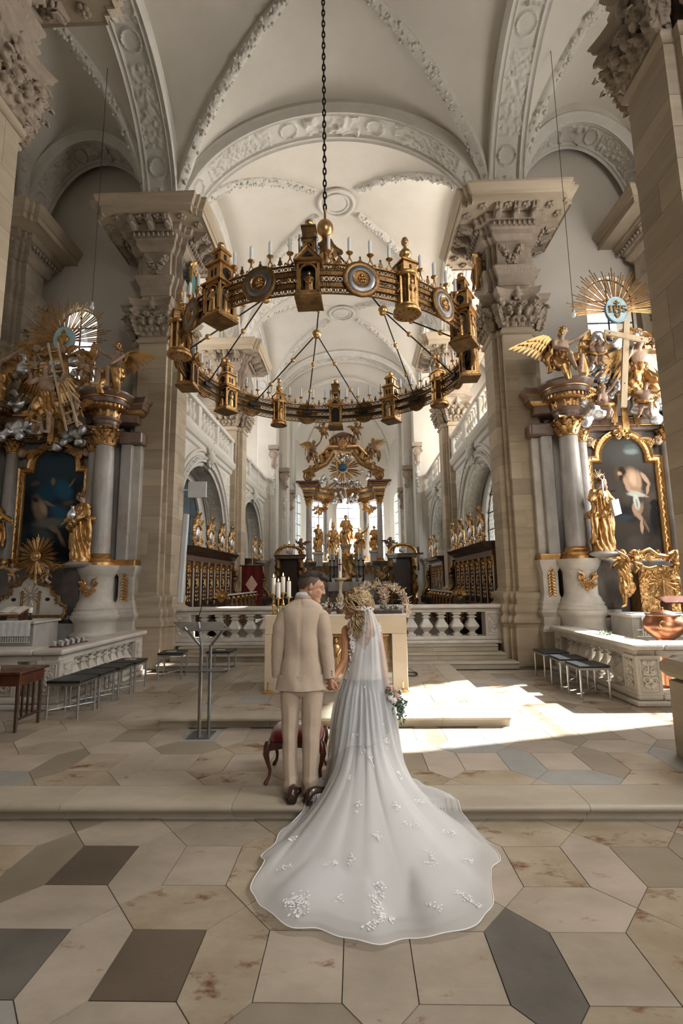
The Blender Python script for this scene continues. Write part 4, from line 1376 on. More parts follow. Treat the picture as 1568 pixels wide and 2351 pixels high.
def saint(name, label, loc, rotz=0, sc=1.0, pose=None, group=None, seed=0, robe='gilt', flesh='flesh_paint', halo=None, beard=False, mantle=True, base=None, props=None, voxel=.016, cat='statue'):
 J = dict(STAND)
 if pose: J.update(pose)
 root = empty(name, (0, 0, 0))
 tag(root, label, cat, group)
 rb = MB()
 rnd = random.Random(seed)
 pv, ch = Vector(J['pelvis']), Vector(J['chest'])
 secs = [(0.02, .26, .22), (.10, .255, .215), (.3, .225, .19), (.55, .205, .18), (.8, .2, .165), (.95, .195, .155), (1.08, .17, .135), (1.22, .19, .14), (1.34, .195, .125), (1.42, .15, .10), (1.47, .085, .075)]
 rs = []
 for z, a, b in secs:
  t = min(z / .95, 1)
  cx = lerp((J['anl'][0] + J['anr'][0]) / 2, pv.x, t) if z < .95 else lerp(pv.x, ch.x, min((z - .95) / .35, 1))
  cy = lerp((J['anl'][1] + J['anr'][1]) / 2, pv.y, t) if z < .95 else lerp(pv.y, ch.y, min((z - .95) / .35, 1))
  rs.append([(cx + a * math.cos(2 * PI * i / 24), cy + b * math.sin(2 * PI * i / 24), z) for i in range(24)])
 rb.rings(rs)
 for q in 'lr':
  rb.cap(J['sh' + q], .075, J['el' + q], .078)
  rb.cap(J['el' + q], .078, lerp(Vector(J['el' + q]), Vector(J['ha' + q]), .7), .07)
  rb.cap(J['kn' + q], .085, lerp(Vector(J['kn' + q]), Vector(J['an' + q]), .6), .07)
 if mantle:
  pts = [V3(.2, .05, 1.38), V3(.23, -.08, 1.2), V3(.1, -.19, 1.0), V3(-.1, -.2, .86), V3(-.24, -.08, .82), V3(-.22, .12, .85), V3(0, .2, .98), V3(.2, .14, 1.1)]
  rb.tube(pts, [.05, .075, .085, .085, .08, .075, .07, .06], 8)
  pts = [V3(-.22, -.06, .84), V3(-.27, -.1, .6), V3(-.26, -.06, .36), V3(-.3, 0, .2)]
  rb.tube(pts, [.08, .075, .07, .04], 8)
  pts = [V3(.26, .02, 1.05), V3(.3, .06, .8), V3(.3, .04, .55), V3(.34, .02, .42)]
  rb.tube(pts, [.07, .065, .06, .03], 8)
 remesh('robe', rb, robe, root, voxel, 2, .5, fold_deform((0, 0, .7), .034, 11, seed, .05, 1.42, 1.4))
 fb = MB()
 body_prims(fb, J, legs=False)
 for q in 'lr':
  a = Vector(J['an' + q]); fb.cap(a, .045, a + V3(.03 if q == 'l' else -.03, -.2, -.04), .03)
 if beard:
  hd = Vector(J['head']); f = Vector(J.get('look', (0, -1, 0))).normalized()
  fb.ell(hd + f * .075 - V3(0, 0, .11), (.05, .05, .075), 8, 6)
 remesh('body', fb, flesh, root, .014, 2, .5)
 hb = MB()
 hd = Vector(J['head']); f = Vector(J.get('look', (0, -1, 0))).normalized()
 for i in range(26):
  a, e = rnd.uniform(0, 2 * PI), rnd.uniform(-.3, 1.4)
  d = V3(math.cos(a) * math.cos(e), math.sin(a) * math.cos(e), math.sin(e))
  if d.dot(f) > .45 and e < .9: continue
  hb.ell(hd + V3(d.x * .085, d.y * .095, d.z * .11 + .01), (.032, .032, .036), 6, 5)
 hb.build('hair', 'gilt_dark' if flesh != 'gilt' else 'gilt', root, smooth=60)
 if halo:
  hl = MB()
  for i in range(9):
   a = lerp(-1.1, 1.1, i / 8)
   d = V3(math.sin(a), .12, math.cos(a))
   p = hd + V3(0, .05, .09)
   hl.tube([p + d * .06, p + d * (.26 if i % 2 else .2)], [.012, .004], 5)
  hl.build('halo', 'gilt', root, smooth=40)
 if props: props(root, J)
 if base:
  base(root)
 root.location = loc; root.rotation_euler = (0, 0, rotz); root.scale = (sc, sc, sc)
 LOC[root.name] = None
 return root
def child(mb, name, mat, root, smooth=40):
 o = mb.build(name, mat, None, smooth=smooth)
 o.parent = root
 return o
def angel(name, label, loc, rotz=0, sc=1.0, J=None, seed=0, group=None, wings=None, flesh='flesh_paint', robe='gilt', drape=None, tilt=None, cat='statue'):
 root = empty(name, (0, 0, 0))
 tag(root, label, cat, group)
 fb = MB()
 body_prims(fb, J)
 remesh('body', fb, flesh, root, .016, 2, .5)
 rb = MB()
 pv = Vector(J['pelvis'])
 rb.ell(pv, (.2, .17, .16), 12, 8)
 ch = Vector(J['chest'])
 rb.ell(lerp(pv, ch, .45), (.16, .13, .12), 12, 8)
 for q in 'lr':
  rb.cap(pv, .14, lerp(pv, Vector(J['kn' + q]), .8), .11)
 for pts, rr in (drape or []):
  rb.tube([Vector(p) for p in pts], rr, 8)
 remesh('drapery', rb, robe, root, .017, 2, .5, fold_deform(tuple(pv), .03, 10, seed, -9, 99, 2.0))
 hb = MB()
 hd = Vector(J['head'])
 f = Vector(J.get('look', (0, -1, 0))).normalized()
 rnd = random.Random(seed)
 for i in range(30):
  a, e = rnd.uniform(0, 2 * PI), rnd.uniform(-.5, 1.5)
  d = V3(math.cos(a) * math.cos(e), math.sin(a) * math.cos(e), math.sin(e))
  if d.dot(f) > .4 and e < .9: continue
  hb.ell(hd + V3(d.x * .09, d.y * .1, d.z * .115), (.036, .036, .04), 6, 5)
 hb.build('hair', 'gilt', root, smooth=60)
 for w in (wings or []):
  wb = MB()
  wing_mesh(wb, *w)
  wb.build('wing', 'gilt', root, smooth=30)
 root.location = loc; root.rotation_euler = tilt if tilt else (0, 0, rotz); root.scale = (sc, sc, sc)
 return root
PUTTO = dict(pelvis=(0, 0, .30), chest=(0, -.01, .50), neck=(0, -.01, .62), head=(0, -.03, .72), shl=(.12, 0, .58), shr=(-.12, 0, .58),
   ell=(.24, -.06, .52), elr=(-.22, -.1, .62), hal=(.3, -.2, .56), har=(-.18, -.22, .74), knl=(.1, -.16, .24), knr=(-.08, -.1, .14), anl=(.12, -.06, .04), anr=(-.12, .1, .03))
def putto_meshes():
 out = []
 for k, ch in enumerate(({}, dict(ell=(.2, -.12, .66), hal=(.16, -.26, .78), elr=(-.24, -.02, .46), har=(-.28, -.16, .40), knl=(.06, -.08, .12), anl=(.16, .1, .0), knr=(-.12, -.16, .22), anr=(-.1, -.05, .04)))):
  J = dict(PUTTO); J.update(ch)
  fb = MB()
  body_prims(fb, J, s=.88, fat=.86, fingers=False)
  o = remesh('putto_body', fb, 'flesh_paint', None, .016, 2, .5)
  bme = o.data
  bpy.data.objects.remove(o)
  hb = MB()
  rnd = random.Random(k)
  hd = Vector(J['head'])
  for i in range(22):
   a, e = rnd.uniform(0, 2 * PI), rnd.uniform(-.2, 1.5)
   d = V3(math.cos(a) * math.cos(e), math.sin(a) * math.cos(e), math.sin(e))
   if d.y < -.4 and e < .8: continue
   hb.ell(hd + d * .085, (.03, .03, .03), 6, 4)
  hme = hb.mesh('putto_hair', 60); hme.materials.append(M['gilt'])
  sb = MB()
  sb.tube([(.16, -.05, .36), (.05, -.15, .3), (-.1, -.13, .34), (-.18, 0, .4), (-.08, .13, .42), (.1, .12, .38), (.18, .02, .34), (.26, .06, .2)], [.03, .05, .05, .045, .045, .045, .04, .02], 7)
  sme = sb.mesh('sash', 60); sme.materials.append(M['gilt'])
  wb = MB()
  for sx in (-1, 1):
   wing_mesh(wb, (sx * .06, .1, .56), (sx, .3, .55), (sx * .3, .3, -.9), .24, .2, .008)
  wme = wb.mesh('putto_wing', 30); wme.materials.append(M['gilt'])
  out.append((bme, hme, sme, wme))
 return out
PUTTI = putto_meshes()
def putto(label, loc, rot=(0, 0, 0), sc=1.0, k=0, group='gilded putti of the altars', wings=True, name='putto', parent=None, mat=None):
 root = empty(name, (0, 0, 0))
 if parent is None:
  tag(root, label, 'statue', group)
 for n, me in zip(('body', 'hair', 'sash', 'wing'), PUTTI[k]):
  if n == 'wing' and not wings: continue
  o = bpy.data.objects.new(n, me); COL.objects.link(o); o.parent = root
  if mat:
   o.data = me.copy(); o.data.materials.clear(); o.data.materials.append(M[mat])
 root.location = loc; root.rotation_euler = rot; root.scale = (sc,) * 3
 return root
def cherub_meshes():
 fb = MB()
 fb.ell((0, 0, 0), (.085, .085, .10), 12, 10); fb.ell((0, -.03, -.045), (.065, .06, .055), 10, 8)
 fb.cap((0, -.085, .005), .012, (0, -.1, -.02), .017, 8)
 for s in (-1, 1):
  fb.ell((s * .045, -.05, -.025), .035, 8, 6)
 o = remesh('cherub_face', fb, 'flesh_paint', None, .013, 2, .5)
 f = o.data; bpy.data.objects.remove(o)
 wb = MB()
 rnd = random.Random(4)
 for i in range(26):
  a, e = rnd.uniform(0, 2 * PI), rnd.uniform(-.1, 1.5)
  d = V3(math.cos(a) * math.cos(e), math.sin(a) * math.cos(e), math.sin(e))
  if d.y < -.35 and e < .8: continue
  wb.ell(d * .095, .03, 6, 4)
 for sx in (-1, 1):
  wing_mesh(wb, (sx * .06, .03, -.02), (sx, 0, .35), (sx * .35, 0, -.95), .26, .2, .01)
 w = wb.mesh('cherub_wings', 30); w.materials.append(M['gilt'])
 return f, w
CHERUB = cherub_meshes()
def cherub(parent, loc, rot=(0, 0, 0), sc=1.0):
 o = bpy.data.objects.new('cherub_head', CHERUB[0]); COL.objects.link(o)
 attach(o, parent)
 o.location = loc; o.rotation_euler = rot; o.scale = (sc,) * 3
 w = bpy.data.objects.new('cherub_wings', CHERUB[1]); COL.objects.link(w); w.parent = o
 return o
def cloud_mb(c, size, n=9, seed=0):
 rnd = random.Random(seed)
 mb = MB()
 for i in range(n):
  p = Vector(c) + V3(rnd.uniform(-1, 1) * size[0], rnd.uniform(-1, 1) * size[1], rnd.uniform(-1, 1) * size[2])
  r = rnd.uniform(.5, 1.0) * min(size[0], size[2]) * .75
  mb.ell(p, (r, r * .8, r), 10, 8)
 return mb
def cloud(parent, c, size, n=9, seed=0, mat='silver', voxel=.025, name='cloud'):
 def dfm(co):
  h = vnoise(co[:, 0] * 7, co[:, 1] * 7, co[:, 2] * 7, seed)
  co = co.copy(); co += h[:, None] * .03
  return co
 return remesh(name, cloud_mb(c, size, n, seed), mat, parent, voxel, 2, .5, dfm)
def rays(parent, c, r0, r1, n, a0, a1, mat='gilt', seed=0, y=0, th=.012, name='ray', group3=True):
 rnd = random.Random(seed)
 c = Vector(c)
 for i in range(n):
  a = lerp(a0, a1, (i + .5) / n)
  mb = MB()
  L = r1 * rnd.uniform(.84, 1.05)
  w = (a1 - a0) / n
  for j in (-1, 0, 1) if group3 else (0,):
   b = a + j * w * .27
   l = L * (1 - .1 * abs(j) - rnd.uniform(0, .06))
   d, p = V3(math.cos(b), 0, math.sin(b)), V3(-math.sin(b), 0, math.cos(b))
   q0, q1 = r0 * w * .15, l * w * .095
   for f0, f1, g in ((r0, l * .86, 1.0), (l * .55, l, .62)):
    A, B = c + d * f0, c + d * f1
    mb.add([A - p * q0 * g, A + V3(0, -th, 0), A + p * q0 * g, A + V3(0, th, 0), B - p * q1 * g * .9, B + V3(0, -th, 0), B + p * q1 * g * .9, B + V3(0, th, 0)],
     [(0, 1, 5, 4), (1, 2, 6, 5), (2, 3, 7, 6), (3, 0, 4, 7), (4, 5, 6, 7), (3, 2, 1, 0)])
  mb.build(name, mat, parent, smooth=0)
# ================================================================== SIDE ALTARS
def round_capital(r, h):
 mb = MB()
 mb.lathe([(r * 1.02, -.03), (r * 1.12, -.02), (r * 1.12, 0), (r * .98, .01), (r * 1.0, h * .5), (r * 1.25, h * .85)], n=18)
 for row, (n, z, hh, rr) in enumerate(((8, .01, h * .42, 1.0), (8, h * .28, h * .46, 1.05))):
  for i in range(n):
   a = 2 * PI * (i + .5 * row) / n
   d = V3(math.cos(a), math.sin(a), 0)
   mb.leaf(d * r * rr + V3(0, 0, z), V3(0, 0, 1) + d * .25, d, r * .8, hh, .55, nu=4, nv=6, th=.008)
 for i in range(4):
  a = PI / 4 + PI / 2 * i
  d = V3(math.cos(a), math.sin(a), 0)
  for s in (-1, 1):
   dd = V3(math.cos(a + .2 * s), math.sin(a + .2 * s), 0)
   mb.spiral(dd * r * 1.42 + V3(0, 0, h * .78), dd, (0, 0, 1), r * .3, 1.6, r * .11, n=16, tn=5)
  mb.ell(V3(math.cos(a + PI / 4), math.sin(a + PI / 4), 0) * r * 1.3 + V3(0, 0, h * .92), r * .22, 7, 5)
 q = r * 1.55
 for z, k in ((h * .9, .9), (h, 1.0)):
  pass
 mb.rings([[(k * x * q, k * y * q, z) for x, y in ((1, -1), (.0, -.72), (-1, -1), (-.72, 0), (-1, 1), (0, .72), (1, 1), (.72, 0))] for z, k in ((h * .88, .88), (h * .94, .95), (h, 1.0))])
 me = mb.mesh('capital', 45)
 me.materials.append(M['gilt'])
 return me
CAPM = round_capital(.185, .36)
CAPS = round_capital(.12, .3)
def flower_ornament():
 mb = MB()
 rnd = random.Random(2)
 for i in range(22):
  a, q = rnd.uniform(0, 2 * PI), rnd.uniform(0, 1) ** .6
  p = V3(q * .17 * math.cos(a), -.03 - .05 * (1 - q), q * .15 * math.sin(a))
  for k in range(5):
   b = 2 * PI * k / 5
   mb.ell(p + V3(.026 * math.cos(b), 0, .026 * math.sin(b)), (.022, .014, .022), 6, 4)
  mb.ell(p + V3(0, -.015, 0), .014, 6, 4)
 for s in (-1, 1):
  mb.tube([(s * .06, -.02, .1), (s * .1, -.03, .2), (s * .17, -.02, .22), (s * .2, -.02, .27)], [.02, .025, .02, .006], 6)
  mb.leaf((s * .1, -.01, .05), (s * .6, 0, .6), (0, -1, 0), .1, .16, .4)
 me = mb.mesh('flower_ornament', 50); me.materials.append(M['gilt'])
 db = MB()
 for i in range(8):
  z = -.06 * i
  for s in (-1, 1):
   db.leaf((s * .01, 0, z), (s * .8, -.1, -.8), (0, -1, 0), .05, .08, .4, nu=3, nv=4)
  db.ell((0, -.025, z), (.02, .02, .025), 6, 4)
 db.leaf((0, 0, .03), (0, 0, 1), (0, -1, 0), .1, .08, .4)
 dm = db.mesh('husk_drop', 50); dm.materials.append(M['gilt'])
 return me, dm
FLOWER, HUSK = flower_ornament()
ALT = {}
def side_altar(sg, nm):
 X = lambda u: XC + sg * (6.14 - u)
 root = empty('side_altar', (X(0), 9.9, ZU))
 tag(root, 'grey marble altar with gilded capitals and %s' % ('heart disc on top' if sg < 0 else 'lettered disc on top'), 'altar', 'gilded side altars')
 def bx(name, u0, u1, y0, y1, z0, z1, mat, bevel=.012):
  a, b = X(u0), X(u1)
  return MB().box(min(a, b), max(a, b), y0, y1, z0, z1).build(name, mat, root, bevel=bevel, smooth=0)
 def lathe(name, prof, u, y, mat, n=28):
  return MB().lathe(prof, (X(u), y, 0), n).build(name, mat, root, smooth=40)
 bx('back_panel', -1.72, 1.42, 10.28, 10.5, ZU, 5.3, 'marble_grey')
 bx('plinth', -1.8, 1.45, 9.6, 10.4, ZU, 1.1, 'marble_grey', .03)
 bx('predella', -1.0, 1.0, 9.7, 10.3, 1.1, 2.2, 'marble_dark', .03)
 for s in (-1, 1):
  u = 1.27 * s
  PF = [(.10, ZU), (.10, .72), (.12, .76), (.16, .82), (.16, .87), (.09, .93), (.09, 1.10), (.12, 1.14), (.17, 1.2), (.17, 1.25)]
  PD = [(.13, 1.25), (.13, 1.3), (.09, 1.34), (.10, 1.38), (.06, 1.42), (.05, 1.47), (.01, 1.53), (.0, 1.58), (.0, 2.0), (.02, 2.03), (.06, 2.1), (.07, 2.14), (.09, 2.18), (.09, 2.24)]
  lathe('pedestal_foot', [(.31 + d, z) for d, z in PF], u, 9.85, 'marble_white')
  lathe('pedestal', [(.31 + d, z) for d, z in PD], u, 9.85, 'marble_white')
  def block(name, a, b, y0, y1, prof, mat='marble_white'):
   p_, q_ = sorted((X(a), X(b)))
   MB().rings([[(p_ - d, y0 - d, z), (q_ + d, y0 - d, z), (q_ + d, y1, z), (p_ - d, y1, z)] for d, z in prof]).build(name, mat, root, smooth=25)
  o = link('flower_ornament', FLOWER, None, root); o.location = (X(u) + .0, 9.53, 1.78); o.scale = (.85, 1, .85); attach(o, root)
  for nm, a, b, y0 in (('side_pedestal', u + .36 * s, u + .66 * s, 10.0), ('inner_pedestal', u - .56 * s, u - .3 * s, 9.8)):
   block(nm, a, b, y0, 10.42, [(d * .7, z) for d, z in PF])
   block(nm, a, b, y0, 10.42, [(d * .7, z) for d, z in PD])
  o = link('husk_drop', HUSK, None, root); o.location = (X(u + .5 * s), 9.99, 1.98); attach(o, root)
  o = link('husk_drop', HUSK, None, root); o.location = (X(u - .57 * s), 9.9, 1.98); o.rotation_euler = (0, 0, -s * sg * PI / 2); attach(o, root)
  lathe('column_base', [(.30, 2.24), (.30, 2.30), (.27, 2.31), (.28, 2.34), (.285, 2.37), (.25, 2.40), (.235, 2.42), (.245, 2.45), (.22, 2.48)], u, 9.85, 'gilt')
  lathe('column', [(.205, 2.47), (.205, 3.2), (.195, 4.0), (.18, 4.76)], u, 9.85, 'marble_grey')
  o = link('capital', CAPM, None, root); o.location = (X(u), 9.85, 4.79); attach(o, root)
  lathe('column_base', [(.19, 2.22), (.19, 2.28), (.17, 2.3), (.18, 2.36), (.15, 2.42)], u - .36 * s, 10.1, 'gilt', 20)
  lathe('column', [(.135, 2.42), (.135, 3.4), (.118, 4.72)], u - .36 * s, 10.1, 'marble_grey', 20)
  o = link('capital', CAPS, None, root); o.location = (X(u - .36 * s), 10.1, 4.72); attach(o, root)
  bx('pilaster', min(u + .26 * s, u + .5 * s), max(u + .26 * s, u + .5 * s), 10.0, 10.35, 2.3, 4.85, 'marble_grey', .02)
  bx('pilaster', min(u + .42 * s, u + .66 * s), max(u + .42 * s, u + .66 * s), 10.12, 10.4, 2.3, 4.85, 'marble_white', .02)
  bx('pilaster_base', min(u + .22 * s, u + .70 * s), max(u + .22 * s, u + .70 * s), 9.97, 10.42, 2.22, 2.36, 'gilt', .02)
  bx('pilaster_cap', min(u + .22 * s, u + .72 * s), max(u + .22 * s, u + .72 * s), 9.95, 10.42, 4.85, 5.12, 'marble_red', .04)
  lathe('architrave_block', [(.23, 5.13), (.23, 5.2), (.25, 5.21), (.25, 5.28), (.29, 5.31), (.29, 5.34)], u, 9.85, 'marble_red', 20)
  dr = MB()
  dr.lathe([(.22, 5.33), (.27, 5.38), (.28, 5.45), (.25, 5.52), (.2, 5.54)], (X(u), 9.85, 0), 24)
  for i in range(12):
   a = 2 * PI * i / 12
   d = V3(math.cos(a), math.sin(a), 0)
   dr.leaf(V3(X(u), 9.85, 5.36) + d * .265, V3(0, 0, 1) + d * .1, d, .1, .14, .3, nu=3, nv=4)
  dr.build('frieze_drum', 'gilt', root, smooth=50)
  def cornice(name, prof, mat, u=u, s=s):
   rs = []
   for d, z in prof:
    pts = []
    for i in range(13):
     a = PI + PI * i / 12
     pts.append((X(u) + (.30 + d) * math.cos(a), 9.75 + (.22 + d) * math.sin(a), z))
    pts += [(X(u) + .32 + d, 9.95, z), (X(u) + .62 + d * .8, 10.0 - d * .6, z), (X(u) + .62 + d * .8, 10.45, z), (X(u) - .62 - d * .8, 10.45, z), (X(u) - .62 - d * .8, 10.0 - d * .6, z), (X(u) - .32 - d, 9.95, z)]
    rs.append(pts)
   MB().rings(rs).build(name, mat, root, smooth=30)
  cornice('frieze', [(-.06, 5.34), (-.06, 5.52)], 'marble_red')
  cornice('gilt_band', [(-.02, 5.51), (.04, 5.53), (.08, 5.57), (.08, 5.60)], 'gilt')
  cornice('cornice', [(.06, 5.60), (.12, 5.62), (.14, 5.66), (.14, 5.72)], 'marble_red')
  cornice('gilt_band', [(.15, 5.715), (.165, 5.72), (.165, 5.745)], 'gilt')
  cornice('cornice_top', [(.15, 5.74), (.19, 5.78), (.23, 5.83), (.235, 5.87), (.1, 5.89)], 'marble_red')
  db = MB()
  for i in range(15):
   a = PI + PI * i / 14
   db.cbox((X(u) + .40 * math.cos(a), 9.75 + .32 * math.sin(a), 5.565), (.022, .022, .03), rotm('Z', a))
  tag(db.build('dentils', 'gilt', root, smooth=0), kind='stuff')
 for z0, z1, y, mt in ((4.98, 5.06, 10.12, 'marble_red'), (5.06, 5.085, 10.07, 'gilt'), (5.085, 5.2, 10.05, 'marble_red'), (5.2, 5.225, 10.0, 'gilt')):
  bx('lintel' if mt != 'gilt' else 'gilt_band', -1.0, 1.0, y, 10.35, z0, z1, mt, .006)
 yc = 10.22
 inner = lambda d: [(-.66 - d, 2.34 - d), (.66 + d, 2.34 - d), (.66 + d, 4.28 + d), (.46 + d, 4.28 + d)] + \
  [((.46 + d) * math.cos(PI * i / 20), 4.40 + (.46 + d) * math.sin(PI * i / 20)) for i in range(21)] + [(-.46 - d, 4.28 + d), (-.66 - d, 4.28 + d)]
 rs = []
 for d, y in ((-.01, yc + .0), (0, yc - .05), (.02, yc - .075), (.035, yc - .06), (.05, yc - .05), (.10, yc - .05), (.115, yc - .07), (.14, yc - .085), (.155, yc - .06), (.16, yc + .06)):
  rs.append([(X(a), y, b) for a, b in inner(d)])
 fr = MB().rings(rs, caps=False)
 fr.build('picture_frame', 'gilt', root, smooth=30)
 cv = MB()
 P = [(X(a), yc - .005, b) for a, b in inner(0)]
 cv.add(P, [tuple(range(len(P)))])
 canvas = cv.build('painting', 'wood_dark', root, smooth=0)
 canvas['label'] = 'dim painting of grieving figures in blue' if sg < 0 else 'painting of a bound man in a white loincloth under a lantern'
 lf = MB()
 ring = inner(.075)
 for i in range(len(ring)):
  a, b = Vector(ring[i]), Vector(ring[(i + 1) % len(ring)])
  n = max(int((b - a).length / .085), 1)
  for k in range(n):
   p = a.lerp(b, (k + .5) / n)
   t = (b - a).normalized()
   lf.leaf((X(p.x), yc - .05, p.y), (sg * -t.x * -1 + .3 * t.y * (k % 2 * 2 - 1), 0, t.y + .3 * (k % 2 * 2 - 1)), (0, -1, 0), .075, .09, .4, nu=3, nv=4, th=.006)
 lf.build('frame_carving', 'gilt', root, smooth=50)
 ks = MB()
 ks.leaf((X(0), yc - .08, 4.84), (0, 0, 1), (0, -1, 0), .26, .24, .45)
 for s in (-1, 1):
  ks.spiral((X(.13 * s), yc - .09, 4.92), (s, 0, 0), (0, 0, 1), .075, 1.5, .025)
  ks.spiral((X(.1 * s), yc - .09, 4.84), (s, 0, 0), (0, 0, -1), .06, 1.5, .02)
 ks.build('frame_crest', 'gilt', root, smooth=50)
 for s in (-1, 1):
  cherub(root, (X(.72 * s), yc - .1, 4.72), (0, 0, s * .2), 1.0)
 ALT[sg] = (root, X)
 return root, X
rl, XL = side_altar(-1, 'ladder')
rr_, XR = side_altar(1, 'cross')
Z4 = lambda a, b: (a * .2934, 1000 + b * .2934)
Z6 = lambda a, b: (1108 + a * .2934, 1000 + b * .2934)
cvl = [c for c in rl.children if c.name.startswith('painting')][0]
cvr = [c for c in rr_.children if c.name.startswith('painting')][0]
def blob(Z, p0, p1, w, c, soft=.35):
 a, b = aty(*Z(*p0), 10.215), aty(*Z(*p1), 10.215)
 m = (a + b) / 2
 d = b - a
 L_ = max(math.hypot(d.x, d.z) / 2 + w * .8, w)
 return (m.x, m.z, L_, w, -math.atan2(d.z, d.x), c, soft)
painted('painting_dim', (24, 28, 32), (58, 68, 74), [
 blob(Z4, (300, 250), (560, 220), .5, (54, 68, 78), .7), blob(Z4, (260, 380), (300, 370), .05, (98, 78, 65), .5),
 blob(Z4, (350, 470), (430, 400), .22, (42, 76, 94), .5), blob(Z4, (480, 400), (520, 460), .17, (48, 92, 114), .45), blob(Z4, (415, 345), (415, 375), .05, (138, 117, 98), .4), blob(Z4, (540, 400), (580, 345), .022, (138, 113, 93), .5),
 blob(Z4, (290, 520), (325, 640), .13, (140, 118, 96), .45), blob(Z4, (330, 540), (350, 600), .07, (178, 152, 126), .5), blob(Z4, (268, 495), (285, 510), .05, (60, 46, 39), .4), blob(Z4, (350, 515), (430, 560), .035, (143, 120, 99), .4),
 blob(Z4, (430, 580), (490, 620), .12, (48, 92, 116), .5), blob(Z4, (310, 690), (470, 680), .11, (113, 113, 107), .5), blob(Z4, (300, 760), (380, 800), .12, (82, 85, 82), .6),
 blob(Z4, (390, 710), (450, 750), .06, (140, 118, 96), .4), blob(Z4, (450, 750), (515, 890), .042, (132, 110, 92), .4), blob(Z4, (510, 530), (560, 520), .05, (104, 87, 73), .5), blob(Z4, (250, 900), (600, 930), .2, (21, 23, 26), .6)], 1.8)
painted('painting_bound', '1d1815', '463e35', [
 blob(Z6, (1000, 100), (1300, 60), .42, '4c4a45', .7), blob(Z6, (960, 300), (980, 560), .2, '3d332b', .7), blob(Z6, (950, 720), (1200, 730), .16, '3a3028', .6), blob(Z6, (1080, 650), (1150, 640), .06, '2b3236', .6),
 blob(Z6, (1130, 90), (1190, 90), .07, '56605f', .35), blob(Z6, (1125, 120), (1195, 120), .09, '5c6664', .35), blob(Z6, (1130, 125), (1190, 125), .055, '7c8682', .5), blob(Z6, (1150, 30), (1150, 60), .03, '4a504e', .4),
 blob(Z6, (1085, 290), (1090, 300), .13, '57442f', .8), blob(Z6, (1160, 300), (1190, 400), .165, '8d715b', .3), blob(Z6, (1170, 310), (1190, 370), .10, 'b99c80', .6), blob(Z6, (1215, 300), (1225, 400), .05, 'a3866c', .6), blob(Z6, (1175, 430), (1225, 440), .08, '927660', .4),
 blob(Z6, (1085, 265), (1095, 285), .075, '2a1c14', .35), blob(Z6, (1068, 292), (1076, 300), .042, 'a5876d', .4), blob(Z6, (1085, 320), (1080, 345), .035, '2b1d15', .5),
 blob(Z6, (1112, 340), (1145, 425), .05, 'a1836a', .3), blob(Z6, (1150, 430), (1235, 458), .036, 'b0927a', .3), blob(Z6, (1240, 460), (1290, 478), .026, '9a7c65', .3),
 blob(Z6, (1245, 300), (1298, 370), .045, 'a88a70', .3), blob(Z6, (1298, 380), (1285, 450), .033, 'a0826a', .3),
 blob(Z6, (1190, 540), (1200, 610), .062, '977a63', .3), blob(Z6, (1245, 540), (1225, 620), .055, '806652', .35), blob(Z6, (1215, 615), (1240, 650), .05, '957862', .35), blob(Z6, (1242, 660), (1250, 755), .034, 'a3856c', .3), blob(Z6, (1260, 660), (1300, 745), .028, '6d5746', .4),
 blob(Z6, (1150, 455), (1250, 465), .055, 'a3a498', .3), blob(Z6, (1195, 480), (1215, 560), .06, 'b4b5a9', .35), blob(Z6, (1200, 500), (1212, 560), .022, '7b7c74', .5),
 blob(Z6, (1340, 530), (1350, 530), .09, '15100d', .3), blob(Z6, (1345, 560), (1350, 720), .10, '120e0b', .35), blob(Z6, (1000, 440), (1040, 428), .014, '161210', .4)], 1.6)
for c_, n_ in ((cvl, 'painting_dim'), (cvr, 'painting_bound')):
 c_.data.materials.clear(); c_.data.materials.append(M[n_])
def glory(root, X, dpx, spx, y, lab):
 c = aty(*dpx, y)
 d = MB()
 R_ = .26
 d.rings([[(c.x + R_ * .92 * k * math.cos(2 * PI * i / 36), y - t, c.z + R_ * 1.15 * k * math.sin(2 * PI * i / 36)) for i in range(36)] for k, t in ((1.0, -.03), (1.0, .03), (.97, .04), (.93, .03), (.9, .03))])
 d.build('disc', 'blue_paint', root, smooth=40)
 rays(root, (c.x, y + .03, c.z), .24, 1.08, 15, R(-8), R(188), seed=3)
 return c
cl_ = glory(rl, XL, (148, 780), None, 9.95, 'heart')
cr_ = glory(rr_, XR, (1414, 712), None, 9.95, 'letters')
h = MB()
for s in (-1, 1):
 h.ell(cl_ + V3(.055 * s, -.05, .0), (.075, .05, .075), 12, 8)
h.lathe([(.125, -.005), (.11, -.06), (.07, -.12), (.01, -.17)], cl_ + V3(0, -.05, 0), 14, 1, .45)
h.lathe([(.04, .05), (.055, .09), (.03, .13), (.05, .15), (.02, .19), (.002, .23)], cl_ + V3(0, -.05, 0), 8, 1, .6)
h.build('flaming_heart', 'gilt', rl, smooth=50)
g = MB()
yy = cr_.y - .045
zb, zt = cr_.z - .07, cr_.z + .07
def stem_(x0, z0, z1, w=.026):
 g.box(x0 - w / 2, x0 + w / 2, yy - .02, yy + .02, z0, z1)
 for z in (z0, z1):
  g.box(x0 - w, x0 + w, yy - .02, yy + .02, z - .008, z + .008)
stem_(cr_.x - .15, zb, zt)
stem_(cr_.x - .06, zb, zt); stem_(cr_.x + .055, zb, zt)
g.box(cr_.x - .06, cr_.x + .055, yy - .018, yy + .018, cr_.z - .012, cr_.z + .012)
g.tube([(cr_.x + .15 + .045 * math.cos(a), yy, cr_.z + .034 + .034 * math.sin(a)) for a in np.linspace(R(20), R(270), 12)] +
 [(cr_.x + .15 + .045 * math.cos(a), yy, cr_.z - .034 + .034 * math.sin(a)) for a in np.linspace(R(90), R(-160), 12)], .015, 6)
